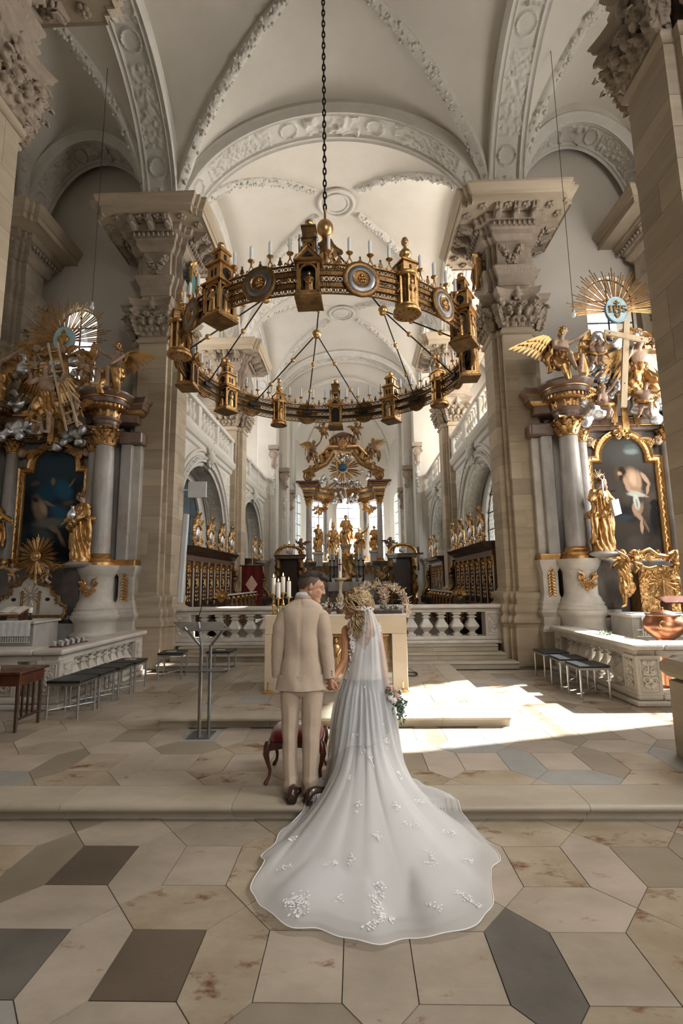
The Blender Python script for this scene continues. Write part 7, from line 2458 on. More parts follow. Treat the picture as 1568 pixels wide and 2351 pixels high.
for k, px_ in enumerate((764, 810, 824)):
 yb_ = HY - 1.1
 x, z0 = HX(px_, yb_), HZ(1336, yb_)
 e = empty('flower_pot', (x, yb_, z0))
 tag(e, 'small white flower pot on the high altar table, ' + ('nearest the groom', 'middle one of three', 'nearest the flower arch')[k], 'flower pot', 'white pots on the high altar')
 MB().lathe([(.07, 0), (.1, .18), (.1, .2)], (x, yb_, z0), 12).build('pot', 'white_metal', e)
 o = MB()
 rnd = random.Random(k)
 for i in range(16):
  o.leaf((x, yb_, z0 + .18), (rnd.uniform(-1, 1), rnd.uniform(-1, 1), 1.2), (0, -1, .2), .06, .16, .3, nu=2, nv=4)
 o.build('plant', 'plant_green', e, smooth=50)
p = aty(781, 1330, 11.4)
e = empty('paschal_candle', (p.x, 11.4, ZK))
tag(e, 'tall thick white candle with red cross on a turned stand behind the altar', 'candle')
MB().lathe([(.2, ZK), (.2, ZK + .06), (.08, ZK + .12), (.045, ZK + .3), (.085, ZK + .42), (.09, ZK + .5), (.04, ZK + .6), (.04, ZK + .8), (.08, ZK + .9), (.08, ZK + .98), (.04, ZK + 1.06), (.04, ZK + 1.2), (.08, ZK + 1.32), (.15, ZK + 1.36), (.15, ZK + 1.4)], (p.x, 11.4, 0), 20).build('stand', 'wood_pale', e)
zt2 = aty(781, 1262, 11.4).z
MB().lathe([(.042, ZK + 1.4), (.042, zt2), (.02, zt2 + .03), (.003, zt2 + .05)], (p.x, 11.4, 0), 18).build('wax', 'wax_white', e)
MB().box(p.x - .012, p.x + .012, 11.35, 11.358, zt2 - .5, zt2 - .22).box(p.x - .045, p.x + .045, 11.35, 11.358, zt2 - .36, zt2 - .335).build('red_cross', 'red_velvet', e, smooth=0)
# ================================================================== BLOCK ALTAR with gilded relief behind glass
AX0, AX1, AYF, AYB, AZT = -1.37, .745, 7.37, 8.15, 1.36
al = empty('block_altar', ((AX0 + AX1) / 2, (AYF + AYB) / 2, ZD))
tag(al, 'pale sandstone block altar with gilded relief panels behind the couple', 'altar')
pw = .22
MB().box(AX0, AX0 + pw, AYF, AYB, ZD, 1.08).build('side_block', 'altar_stone', al, smooth=0, bevel=.006)
MB().box(AX1 - pw, AX1, AYF, AYB, ZD, 1.08).build('side_block', 'altar_stone', al, smooth=0, bevel=.006)
MB().box(AX0, AX1, AYF, AYB, 1.082, AZT - .012).build('lintel_block', 'altar_stone', al, smooth=0, bevel=.006)
MB().box(AX0 + pw, AX1 - pw, AYF + .02, AYB, ZD, ZD + .1).build('sill_block', 'altar_stone', al, smooth=0, bevel=.006)
MB().box(AX0 + pw, AX1 - pw, AYF + .2, AYB - .1, ZD + .1, 1.08).build('core', 'gilt', al, smooth=0)
fr = MB()
ix0, ix1, iz0, iz1 = AX0 + pw, AX1 - pw, ZD + .1, 1.08
fr.tube([(ix0 + .03, AYF + .1, iz0 + .03), (ix1 - .03, AYF + .1, iz0 + .03), (ix1 - .03, AYF + .1, iz1 - .03), (ix0 + .03, AYF + .1, iz1 - .03), (ix0 + .03, AYF + .1, iz0 + .03)], .022, 6)
fr.build('relief_frame', 'gilt', al)
mid = (ix0 + ix1) / 2
def relief_fig(x, z, h):
 mb = MB()
 y = AYF + .19
 mb.lathe([(.14 * h, 0), (.15 * h, .1 * h), (.11 * h, .45 * h), (.15 * h, .7 * h), (.1 * h, .8 * h), (.04 * h, .83 * h)], (x, y, z), 12, 1, .35)
 mb.ell((x, y - .02, z + .91 * h), (.065 * h, .05 * h, .085 * h), 10, 8)
 mb.tube([(x + .11 * h * math.cos(a), y, z + .91 * h + .11 * h * math.sin(a)) for a in np.linspace(0, 2 * PI, 17)], .012 * h, 5, caps=False)
 for s in (-1, 1):
  mb.cap((x + s * .13 * h, y - .01, z + .68 * h), .035 * h, (x + s * .03 * h, y - .05, z + .52 * h), .03 * h, 6)
 for k in range(4):
  mb.tube([(x + (k - 1.5) * .06 * h, y - .045 * h, z + .02), (x + (k - 1.5) * .045 * h, y - .04 * h, z + .45 * h)], .012 * h, 5)
 return mb
cells = []
for i in range(3):
 for s in (-1, 1):
  for j in range(2):
   cells.append((mid + s * (.42 + .2 * i), iz0 + .07 + .345 * j))
for k, (x, z) in enumerate(cells):
 relief_fig(x, z, .28).build('relief_figure', 'gilt_bright', al, smooth=50)
 MB().box(x - .095, x + .095, AYF + .185, AYF + .2, z - .025, z - .008).box(x - .1, x - .092, AYF + .18, AYF + .2, z - .02, z + .32).box(x + .092, x + .1, AYF + .18, AYF + .2, z - .02, z + .32).build('relief_border', 'gilt', al, smooth=0)
relief_fig(mid, iz0 + .08, .6).build('relief_figure', 'gilt_bright', al, smooth=50)
g = MB()
for r_ in (.27, .31):
 n = 33
 g.tube([(mid + r_ * .82 * math.cos(2 * PI * i / 32), AYF + .19, iz0 + .36 + r_ * 1.12 * math.sin(2 * PI * i / 32)) for i in range(n)], .012, 5, caps=False)
for k in range(24):
 a = 2 * PI * k / 24
 g.ell((mid + .29 * .82 * math.cos(a), AYF + .19, iz0 + .36 + .29 * 1.12 * math.sin(a)), .014, 6, 4)
g.build('relief_mandorla', 'gilt', al, smooth=50)
m = bpy.data.materials.new('show_glass'); m.use_nodes = True
nt = m.node_tree
for n in list(nt.nodes):
 if n.type == 'BSDF_PRINCIPLED': nt.nodes.remove(n)
gs = nt.nodes.new('ShaderNodeBsdfGlossy'); gs.inputs['Roughness'].default_value = .03
tr = nt.nodes.new('ShaderNodeBsdfTransparent')
mx = nt.nodes.new('ShaderNodeMixShader'); mx.inputs[0].default_value = .13
nt.links.new(tr.outputs[0], mx.inputs[1]); nt.links.new(gs.outputs[0], mx.inputs[2]); nt.links.new(mx.outputs[0], nt.nodes['Material Output'].inputs[0])
M['show_glass'] = m
MB().box(ix0 + .004, ix1 - .004, AYF + .05, AYF + .054, iz0 + .003, iz1 - .003).build('glass_pane', 'show_glass', al, smooth=0)
MB().box(AX0 - .01, AX1 + .01, AYF - .006, AYB + .006, AZT - .012, AZT).build('altar_cloth', 'linen_cloth', al, smooth=0, bevel=.004)
for k, (px_, pt, pb, y) in enumerate(((628, 1327, 1363, 7.62), (639, 1337, 1372, 7.55), (650, 1324, 1360, 7.74), (663, 1334, 1370, 7.62))):
 zt, zb = aty(px_, pt, y).z, aty(px_, pb, y).z
 x = aty(px_, pb, y).x
 e = empty('brass_candlestick', (x, y, AZT))
 tag(e, ('tall', 'short front', 'tall rear', 'short outer')[k] + ' brass candlestick with lit white candle on the altar, ' + ('farthest from the groom', 'second from the rail side', 'third from the rail side', 'nearest the groom')[k], 'candlestick', 'lit candles on the altar')
 h = zb - AZT
 MB().lathe([(.07, 0), (.075, .015), (.05, .03), (.02, .05), (.016, h * .35), (.03, h * .4), (.03, h * .46), (.014, h * .52), (.014, h * .85), (.03, h * .93), (.065, h - .012), (.068, h)], (x, y, AZT), 16).build('stick', 'brass', e)
 MB().lathe([(.034, zb), (.034, zt - .01), (.028, zt), (.005, zt + .001)], (x, y, 0), 16).build('candle', 'wax', e)
 MB().tube([(x, y, zt), (x, y, zt + .015)], .002, 5).build('wick', 'iron', e)
 MB().lathe([(.001, zt + .008), (.009, zt + .02), (.010, zt + .03), (.006, zt + .045), (.001, zt + .065)], (x, y, 0), 10).build('flame', 'flame', e)
for px_, py_, lab in ((615, 1590, 'empty brass floor candle holder by the shaded altar corner'), (926, 1588, 'empty brass floor candle holder by the sunlit altar corner')):
 p = atz(px_, py_, ZD)
 e = empty('brass_holder', (p.x, p.y, ZD)); tag(e, lab, 'candle holder', 'brass floor holders')
 MB().lathe([(.095, 0), (.097, .008), (.08, .02), (.035, .035), (.022, .045)], (p.x, p.y, ZD), 24).build('foot', 'brass', e)
 MB().lathe([(.02, .04), (.018, .05), (.018, .14), (.02, .145), (.014, .145), (.014, .1)], (p.x, p.y, ZD), 14).build('socket', 'brass', e)
def flower_ball(e, c, r, n, seed, mats, size=.03, leafy=True):
 rnd = random.Random(seed)
 mbs = {m: MB() for m in mats}
 for i in range(n):
  d = V3(rnd.gauss(0, 1), rnd.gauss(0, 1), rnd.gauss(0, 1)).normalized()
  p = Vector(c) + V3(d.x * r[0], d.y * r[1], d.z * r[2]) * rnd.uniform(.5, 1)
  m = rnd.choice(mats)
  s = size * rnd.uniform(.6, 1.2)
  if m in ('leaf_sage', 'pampas', 'dried_brown', 'plant_green'):
   mbs[m].leaf(p, d + V3(0, 0, .3), d.orthogonal(), s * 1.1, s * 2.6, .25, nu=2, nv=4, th=.002)
  else:
   for k in range(6):
    a = 2 * PI * k / 6
    t = d.orthogonal().normalized()
    b = d.cross(t)
    mbs[m].ell(p + (t * math.cos(a) + b * math.sin(a)) * s * .5, s * .45, 6, 4)
   mbs[m].ell(p + d * s * .3, s * .5, 6, 4)
 return mbs
for k, (px_, lab) in enumerate(((752, 'dried flower posy standing on the altar beside the groom'), (781, 'dried flower posy standing on the altar beside the bride'))):
 p = aty(px_, 1398, 7.62)
 e = empty('dried_posy', (p.x, 7.62, AZT)); tag(e, lab, 'flowers', 'dried posies on the altar')
 MB().lathe([(.05, 0), (.06, .03), (.05, .07), (.035, .09)], (p.x, 7.62, AZT), 12).build('vase', 'dried_brown', e)
 for m_, mb in flower_ball(e, (p.x, 7.62, AZT + .12), (.09, .07, .09), 70, 40 + k, ('dried_brown', 'pampas', 'flower_white'), .022).items():
  mb.build('blossoms' if m_ == 'flower_white' else 'dried_sprigs' if m_ == 'dried_brown' else 'pale_sprigs', m_, e, smooth=50)
p0, p1 = aty(856, 1408, 7.6), aty(922, 1408, 7.6)
o = MB().box(p0.x, p1.x, 7.52, 7.7, AZT, AZT + .045).build('wooden_plank', 'wood_mid', smooth=0, bevel=.01)
tag(o, 'rough wooden plank lying on the altar under the wreath', 'plank')
pc = aty(892, 1402, 7.6)
wr = empty('wreath', (pc.x, 7.58, AZT + .045)); tag(wr, 'small grey green wreath on the wooden plank', 'wreath')
mb, mf = MB(), MB()
rnd = random.Random(5)
for i in range(110):
 a = rnd.uniform(0, 2 * PI)
 c = V3(pc.x + .13 * math.cos(a), 7.58 + .09 * math.sin(a), AZT + .07 + rnd.uniform(-.015, .02))
 (mb if i % 3 else mf).leaf(c, (rnd.uniform(-1, 1), rnd.uniform(-1, 1), rnd.uniform(0, 1)), (0, 0, 1), .018, .045, .3, nu=2, nv=3, th=.002)
mb.build('leaves', 'leaf_sage', wr, smooth=50); mf.build('buds', 'flower_white', wr, smooth=50)
fa = empty('flower_arch', (aty(880, 1410, 7.72).x, 7.72, AZT)); tag(fa, 'arched garland of pampas and dried blossom rising over the altar corner', 'garland')
path = [(822, 1352), (838, 1346), (856, 1346), (874, 1342), (892, 1346), (908, 1350), (922, 1360), (930, 1376), (933, 1392), (931, 1412)]
P = [aty(a, b, 7.72) for a, b in path]
MB().tube(P + [aty(931, 1414, 7.72)], .008, 6).build('hoop', 'wood_pale', fa)
MB().tube([aty(934, 1408, 7.7), aty(934, 1385, 7.7)], .012, 6).build('stake', 'flower_white', fa)
dropp = [aty(a, b, 7.68) for a, b in ((872, 1348), (880, 1358), (883, 1372), (879, 1388))]
groups = {k: MB() for k in ('pampas', 'dried_brown', 'flower_white', 'leaf_sage', 'flower_peach')}
rnd = random.Random(12)
for line, n in ((P, 620), (dropp, 240)):
 for i in range(n):
  t = rnd.random() * (len(line) - 1)
  k = int(t)
  c = line[k].lerp(line[min(k + 1, len(line) - 1)], t - k) + V3(rnd.gauss(0, .022), rnd.gauss(0, .03), rnd.gauss(0, .022))
  m_ = rnd.choices(list(groups), [.4, .22, .16, .12, .1])[0]
  d = V3(rnd.uniform(-1, 1), rnd.uniform(-.6, .3), rnd.uniform(-.6, 1))
  if m_ in ('flower_white', 'flower_peach'):
   for q in range(5):
    groups[m_].ell(c + V3(rnd.gauss(0, .008), rnd.gauss(0, .008), rnd.gauss(0, .008)), .009, 6, 4)
  elif m_ == 'pampas':
   groups[m_].leaf(c, d, d.orthogonal(), .011, rnd.uniform(.04, .10), .3, nu=2, nv=3, th=.002)
  else:
   groups[m_].leaf(c, d, d.orthogonal(), .011, .035, .3, nu=2, nv=3, th=.002)
for m_, nm in (('pampas', 'pampas_plumes'), ('dried_brown', 'dried_sprigs'), ('flower_white', 'white_blossoms'), ('leaf_sage', 'sage_leaves'), ('flower_peach', 'peach_blossoms')):
 groups[m_].build(nm, m_, fa, smooth=50)
p = atz(945, 1550, ZD)
cb = MB().tube([(p.x + .1 * math.cos(a) * (1 + .05 * math.sin(3 * a)), p.y + .18 * math.sin(a), ZD + .006 + .002 * a) for a in np.linspace(0, 4 * PI, 50)] + [(p.x - .05, p.y + .1, ZD + .1), (AX1 + .01, p.y + .05, ZD + .35)], .005, 5)
tag(cb.build('cable', 'iron'), 'thin black cable coiled on the dais beside the altar', 'cable')
# ================================================================== LECTERN
lp = atz(462, 1690, ZU)
le = empty('lectern', (-1.79, 5.78, ZU)); tag(le, 'slim steel lectern with tilted plate on three tubes', 'lectern')
MB().box(-1.925, -1.66, 5.65, 5.93, ZU, ZU + .012).build('base_plate', 'steel_dark', le, smooth=0, bevel=.003)
for x, y in ((-1.815, 5.76), (-1.79, 5.70), (-1.715, 5.80)):
 MB().tube([(x, y, ZU + .01), (x, y, 1.13)], .018, 12).build('post', 'steel_dark', le)
MB().box(-1.802, -1.796, 5.674, 5.680, ZU + .02, 1.1).build('copper_strip', 'copper', le, smooth=0)
for a, b in (((-1.815, 5.76), (465 - 42, 1440)), ((-1.79, 5.70), (456, 1428)), ((-1.715, 5.80), (518, 1438))):
 q = aty(b[0], b[1], 5.62 if b[0] < 440 else 5.70 if b[0] < 470 else 5.72)
 MB().tube([(a[0], a[1], 1.12), q], .015, 8).build('arm', 'steel_dark', le)
c0, c1, c2, c3 = aty(399, 1429, 5.45), aty(507, 1428, 5.45), aty(533, 1447, 5.95), aty(428, 1449, 5.95)
c0, c1, c2, c3 = [aty(a, b, y) for a, b, y in ((398, 1428, 5.95), (507, 1427, 5.95), (533, 1446, 5.6), (420, 1448, 5.6))]
nrm = (c1 - c0).cross(c3 - c0).normalized() * .008
MB().prism([c0, c1, c2, c3], nrm).build('reading_plate', 'steel_dark', le, smooth=0)
MB().box(-1.94, -1.54, 5.62, 5.9, .86, .868).build('lower_shelf', 'steel_dark', le, smooth=0)
mp = [aty(a, b, 5.9) for a, b in ((454, 1427), (458, 1410), (464, 1390), (470, 1378), (477, 1377))]
MB().tube(mp, .005, 6).build('microphone_neck', 'iron', le)
MB().cap(mp[-1], .009, mp[-1] + V3(.03, 0, -.005), .008).build('microphone', 'iron', le)
# ================================================================== STOOLS
def make_stool():
 e = empty('stool')
 w, d, h = .22, .22, .44
 MB().box(-w - .01, w + .01, -d - .01, d + .01, h, h + .035).build('cushion', 'black_leather', e, smooth=0, bevel=.012)
 MB().box(-w, w, -d, d, h - .03, h - .001).build('seat_frame', 'steel', e, smooth=0)
 for sx in (-1, 1):
  for sy in (-1, 1):
   MB().tube([(sx * (w - .015), sy * (d - .015), 0), (sx * (w - .015), sy * (d - .015), h - .01)], .016, 10).build('leg', 'steel', e)
 for s in (-1, 1):
  MB().tube([(-w + .015, -s * (d - .015), .1), (w - .015, s * (d - .015), .1 + .012 * s)], .006, 6).build('brace', 'steel', e)
 return e
ST = make_stool()
sp = [(-4.06, 6.72, 'nearest stool of the row along the shaded rail'), (-4.05, 7.22, 'second black stool of the row along the shaded rail'), (-4.02, 7.72, 'third black stool of the row along the shaded rail'), (-4.0, 8.22, 'farthest stool of the row along the shaded rail, booklet on it'),
 (-3.42, 9.2, 'single black stool with booklet at the foot of the pillar'), (-2.55, 9.35, 'single black stool with booklet behind the lectern'),
 (3.42, 8.9, 'farthest black stool of three beside the sunlit rail'), (3.42, 8.2, 'middle black stool of three beside the sunlit rail'), (3.42, 7.55, 'nearest black stool of three beside the sunlit rail')]
sp = [(x + (.2 if x < -3.9 else 0), y, l) for x, y, l in sp]
for k, (x, y, lab) in enumerate(sp):
 o = ST if k == 0 else copy_tree(ST)
 o.location = (x, y, ZU)
 o.rotation_euler = (0, 0, (0, 0, .01, 0, .12, -.06, .02, -.03, .02)[k])
 tag(o, 'black padded steel ' + lab.replace('black ', '') if 'black' not in lab else lab.replace('black', 'black padded steel'), 'stool', 'black padded stools')
for k, (x, y, lab) in enumerate(((-3.78, 8.25, 'tan booklet on the farthest stool of the shaded row'), (-3.44, 9.16, 'tan booklet on the stool at the foot of the pillar'), (-2.56, 9.32, 'tan booklet on the stool behind the lectern'))):
 o = MB().box(x - .08, x + .08, y - .05, y + .05, ZU + .4765, ZU + .483).build('booklet', 'wood_pale', smooth=0)
 tag(o, lab, 'booklet', 'booklets on the stools')
# ================================================================== RED VELVET CHAIR behind the groom
def velvet_stool():
 e = empty('velvet_stool', (-.55, 4.64, ZU)); tag(e, 'antique stool with red velvet seat and carved cabriole legs behind the groom', 'stool')
 x0, x1, y0, y1 = -.78, -.325, 4.44, 4.86
 rs = []
 for z, k in ((.33, 1.0), (.36, 1.03), (.39, 1.0), (.415, .9), (.43, .7), (.435, .35)):
  rs.append([((x0 + x1) / 2 + (x1 - x0) / 2 * k * math.copysign(abs(math.cos(a)) ** .45, math.cos(a)), (y0 + y1) / 2 + (y1 - y0) / 2 * k * math.copysign(abs(math.sin(a)) ** .45, math.sin(a)), z + ZU) for a in [2 * PI * i / 40 for i in range(40)]])
 MB().rings(rs).build('seat_cushion', 'red_velvet', e, smooth=60)
 for a, b in (((x0, y0), (x1, y0)), ((x1, y0), (x1, y1)), ((x1, y1), (x0, y1)), ((x0, y1), (x0, y0))):
  mb = MB()
  n = 12
  dx, dy = b[0] - a[0], b[1] - a[1]
  L = math.hypot(dx, dy)
  nx, ny = -dy / L * .015, dx / L * .015
  top, bot = [], []
  for i in range(n + 1):
   t = i / n
   top.append((a[0] + dx * t, a[1] + dy * t, ZU + .34)); bot.append((a[0] + dx * t, a[1] + dy * t, ZU + .27 + .03 * math.sin(PI * t)))
  P_ = top + bot[::-1]
  mb.prism([(p[0] + nx, p[1] + ny, p[2]) for p in P_], (-2 * nx, -2 * ny, 0))
  mb.build('apron', 'wood_red', e, smooth=0)
 for x, sx in ((x0, -1), (x1, 1)):
  for y, sy in ((y0, -1), (y1, 1)):
   pts = [(x, y, ZU + .345), (x + sx * .01, y + sy * .012, ZU + .31), (x + sx * .02, y + sy * .02, ZU + .25), (x + sx * .005, y + sy * .006, ZU + .18), (x - sx * .012, y - sy * .012, ZU + .11), (x - sx * .005, y - sy * .008, ZU + .06), (x + sx * .018, y + sy * .016, ZU + .02), (x + sx * .024, y + sy * .022, ZU + .002)]
   MB().tube(pts, [.03, .034, .028, .02, .015, .015, .02, .018], 10).build('leg', 'wood_red', e)
 MB().box(-.64, -.52, 4.6, 4.68, ZU + .433, ZU + .441).build('booklet', 'paper', e, smooth=0)
velvet_stool()
# ================================================================== SIDE ALTAR TABLES and what stands on them
for sg, X, u0, u1, lab in ((-1, XL, -1.05, .78, 'stone altar table under lace cloth before the dim painting'), (1, XR, -1.05, .95, 'stone altar table under lace cloth behind the copper font')):
 a, b = sorted((X(u0), X(u1)))
 e = empty('altar_table', ((a + b) / 2, 9.05, ZU)); tag(e, lab, 'altar table', 'side altar tables')
 MB().box(a, b, 8.7, 9.42, ZU, 1.17).build('body', 'marble_grey', e, smooth=0, bevel=.01)
 MB().box(a - .04, b + .04, 8.64, 9.45, 1.17, 1.22).build('slab', 'marble_white', e, smooth=0, bevel=.01)
 cl = MB()
 n = 60
 rows = []
 for z, y in ((1.224, 9.4), (1.224, 8.66), (1.215, 8.63), (1.1, 8.625), (.97, 8.62), (.86, 8.618)):
  rows.append([(lerp(a + .02, b - .02 if sg < 0 else b - .0, i / n) if sg < 0 else lerp(a + .12, b, i / n), y + (.008 * math.sin(i * 1.7) if z < 1.2 else 0), z) for i in range(n + 1)])
 cl.grid(rows[:-1]).build('cloth', 'linen_cloth', e, smooth=60)
 lc = MB()
 x = a + .03 if sg < 0 else a + .12
 while x < b - .03:
  lc.bar((x, 8.617, .97), (x, 8.617, .86), .012, .004, up=(0, 1, 0))
  lc.bar((x + .04, 8.617, .955), (x + .04, 8.617, .875), .014, .004, up=(0, 1, 0)).bar((x + .02, 8.617, .93), (x + .06, 8.617, .93), .014, .004, up=(0, 1, 0))
  x += .085
 lc.bar((a + .02, 8.617, .86), (b, 8.617, .86), .014, .004, up=(0, 1, 0)).bar((a + .02, 8.617, .97), (b, 8.617, .97), .014, .004, up=(0, 1, 0))
 lc.build('lace_edge', 'linen_cloth', e, smooth=0)
sb = aty(83, 1277, 9.35)
e = empty('sunburst', (sb.x, 9.35, sb.z - .5)); tag(e, 'gilded sunburst with round boss before the dim painting', 'monstrance')
MB().lathe([(.10, 0), (.105, .02), (.09, .035), (.06, .03), (.05, .05), (.03, .06), (.0, .06)], (0, 0, 0), 24).xform(Matrix.Translation((sb.x, 9.35, sb.z)) @ Matrix.Rotation(PI / 2, 4, 'X')).build('boss', 'gilt', e)
rays(e, (sb.x, 9.37, sb.z), .07, .46, 22, 0, 2 * PI, seed=9, th=.008)
MB().tube([(sb.x, 9.37, sb.z - .1), (sb.x, 9.37, sb.z - .52)], .025, 8).build('stem', 'gilt', e)
rx = aty(66, 1385, 9.45)
e = empty('reliquary_board', (rx.x, 9.5, 1.22)); tag(e, 'white rococo board with gilt edging behind the open book', 'reliquary')
ol = [(-.75, 0), (-.75, .2), (-.62, .26), (-.6, .38), (-.44, .42), (-.42, .56), (-.22, .6), (-.2, .68), (-.12, .76), (0, .79), (.12, .76), (.2, .68), (.22, .6), (.4, .56), (.42, .42), (.55, .38), (.57, .26), (.7, .2), (.7, 0)]
Pb = [(rx.x + a, 9.5, 1.26 + b) for a, b in ol]
MB().prism(Pb, (0, .05, 0)).build('board', 'white_paint', e, smooth=0)
mb = MB()
mb.tube([(p[0], 9.485, p[2]) for p in Pb], .022, 6)
for i in range(0, len(Pb) - 1):
 for t in (.25, .75):
  q = Vector(Pb[i]).lerp(Vector(Pb[i + 1]), t)
  mb.leaf((q.x, 9.48, q.z), (math.sin(i * 2 + t), 0, math.cos(i)), (0, -1, 0), .06, .08, .4, nu=3, nv=4)
for s in (-1, 1):
 mb.tube([(rx.x + s * .17, 9.485, 1.3), (rx.x + s * .17, 9.485, 1.75)], .02, 6)
mb.build('gilt_edging', 'gilt_dark', e, smooth=50)
rays(e, (rx.x, 9.49, 1.66), .03, .24, 12, 0, 2 * PI, seed=2, th=.008, group3=False)
for s in (-1, 1):
 MB().ell((rx.x + s * .34, 9.495, 1.58), (.05, .012, .035), 12, 8).build('dark_opening', 'iron', e)
MB().box(rx.x - .62, rx.x + .72, 9.42, 9.56, 1.22, 1.28).build('foot_board', 'gilt_dark', e, smooth=0, bevel=.01)
for k, (px_, py_, lab) in enumerate(((28, 1330, 'white putto with gilt wings on the reliquary board, beside the sunburst on its far side'), (108, 1330, 'white putto with gilt wings on the reliquary board, beside the woman saint'))):
 q = aty(px_, py_, 9.45)
 putto(lab, (q.x, 9.44, q.z - .06), (0, 0, .5 * (-1) ** k), .45, k, group='white putti by the sunburst')
ob = empty('open_book', (-6.35, 8.95, 1.225)); tag(ob, 'open book with white pages on a low wooden stand on the lace cloth', 'book')
for s in (-1, 1):
 m_ = MB()
 rows = [[(-6.35 + s * (.005 + .2 * i / 6), lerp(8.82, 9.08, j / 4), 1.36 + .1 * j / 4 + .012 * math.sin(PI * i / 6)) for i in range(7)] for j in range(5)]
 top = MB().grid(rows)
 top.build('page', 'paper', ob, smooth=60)
 MB().prism([(-6.35, 8.82, 1.335), (-6.35 + s * .21, 8.82, 1.335), (-6.35 + s * .21, 9.08, 1.435), (-6.35, 9.08, 1.435)], (0, 0, .02)).build('page_block', 'flower_peach', ob, smooth=0)
MB().prism([(-6.6, 8.8, 1.315), (-6.1, 8.8, 1.315), (-6.1, 9.1, 1.42), (-6.6, 9.1, 1.42)], (0, 0, .015)).build('stand_board', 'wood_mid', ob, smooth=0)
for x in (-6.55, -6.15):
 MB().box(x - .02, x + .02, 8.85, 9.05, 1.225, 1.36).build('stand_leg', 'wood_dark', ob, smooth=0)
q = aty(70, 1408, 8.95)
cs_ = empty('short_candlestick', (q.x, 8.95, 1.225)); tag(cs_, 'short dark candlestick with stub of white candle beside the open book', 'candlestick')
MB().lathe([(.04, 1.225), (.045, 1.235), (.012, 1.26), (.012, 1.33), (.035, 1.345), (.035, 1.352)], (q.x, 8.95, 0), 14).build('stick', 'iron', cs_)
MB().lathe([(.034, 1.352), (.034, 1.45), (.005, 1.452)], (q.x, 8.95, 0), 14).build('candle', 'wax', cs_)
tx = aty(1510, 1330, 9.35).x
tb = empty('tabernacle', (tx, 9.4, 1.22)); tag(tb, 'golden rococo tabernacle with crucifix relief under a crown', 'tabernacle')
ny, nz = 60, 70
mb = MB()
rows = []
for j in range(nz):
 z = j / (nz - 1)
 row = []
 for i in range(ny):
  u = i / (ny - 1) * 2 - 1
  w = .38 * (1 - .25 * max(z - .75, 0) ** .7 * 2)
  h_ = float(foliage_h(np.array(u * 4.0), np.array(z * 5.0), 5)) * .05
  arch = math.sqrt(max(1 - (u / .62) ** 2, 0)) * .3 + .55
  if abs(u) < .62 and .12 < z < arch: h_ = h_ * .35 - .01
  row.append((tx + u * w, 9.32 - h_ - .06 * math.sqrt(max(1 - u * u, 0)), 1.225 + z * .82))
 rows.append(row)
mb.grid(rows)
mb.build('carved_front', 'gilt', tb, smooth=60)
MB().box(tx - .38, tx + .38, 9.3, 9.6, 1.224, 1.98).build('casket', 'gilt_dark', tb, smooth=0)
rays(tb, (tx, 9.22, 1.78), .04, .3, 16, 0, 2 * PI, seed=4, th=.008, group3=False)
MB().bar((tx, 9.2, 1.42), (tx, 9.2, 1.88), .018, .015, up=(0, 1, 0)).bar((tx - .09, 9.2, 1.82), (tx + .09, 9.2, 1.82), .016, .014, up=(0, 1, 0)).cap((tx, 9.19, 1.78), .02, (tx, 9.19, 1.6), .012).build('crucifix', 'gilt_bright', tb, smooth=40)
mb = MB()
for s in (-1, 1):
 mb.tube([(tx + s * .36, 9.3, 2.0), (tx + s * .33, 9.3, 2.2), (tx + s * .36, 9.3, 2.32), (tx + s * .44, 9.3, 2.34)], [.05, .05, .06, .05], 8)
 mb.spiral((tx + s * .42, 9.28, 2.3), (s, 0, 0), (0, 0, 1), .07, 1.4, .03)
 mb.tube([(tx + s * .05, 9.28, 2.06), (tx + s * .2, 9.26, 2.02), (tx + s * .4, 9.26, 2.08)], [.03, .04, .02], 8)
mb.tube([(tx - .36, 9.3, 2.3), (tx - .15, 9.28, 2.38), (tx + .0, 9.28, 2.26), (tx + .16, 9.28, 2.24), (tx + .34, 9.3, 2.34)], [.04, .05, .045, .05, .04], 8)
for k in range(10):
 mb.leaf((tx - .4 + .088 * k, 9.27, 2.2 + .05 * math.sin(k * 1.7)), (.5 * (-1) ** k, 0, 1), (0, -1, 0), .1, .14, .4, nu=3, nv=4)
mb.build('crown_scrolls', 'gilt', tb, smooth=50)
angel('angel_statue', 'golden angel with trailing robe holding up the tabernacle ribbon', (aty(1437, 1390, 9.25).x, 9.2, 1.3), R(-70), .62, dict(STAND, look=(0, -1, .2), ell=(.3, -.2, 1.5), hal=(.3, -.42, 1.62), elr=(-.25, -.2, 1.2), har=(-.12, -.34, 1.3), knl=(.1, -.12, .5), anl=(.12, -.2, .1)), 51, None,
 [((-.05, .12, 1.3), (-.3, .9, .5), (-.1, .6, -.8), .45, .5)], flesh='gilt', drape=[([(.1, .05, 1.3), (.05, -.12, 1.1), (0, .0, .9)], [.1, .14, .14]), ([(0, .05, .9), (.05, .1, .6), (-.1, .2, .35)], [.15, .15, .08]), ([(.0, -.05, .85), (.1, -.15, .6), (.1, -.18, .42)], [.13, .13, .1])])
MB()
for k, (px_, py_, lab) in enumerate(((1462, 1300, 'golden putto bust holding the ribbon of the tabernacle, nearer the saint'), (1556, 1300, 'golden putto bust holding the ribbon of the tabernacle, by the pillar'))):
 q = aty(px_, py_, 9.2)
 putto(lab, (q.x, 9.2, q.z - .12), (0, 0, .4 * (-1) ** k), .5, k, group='golden putti of the tabernacle', mat='gilt')
q = aty(1548, 1372, 8.9)
bs2 = empty('book_stand', (q.x, 8.9, 1.225)); tag(bs2, 'carved reddish wooden book stand on the lace cloth', 'book stand')
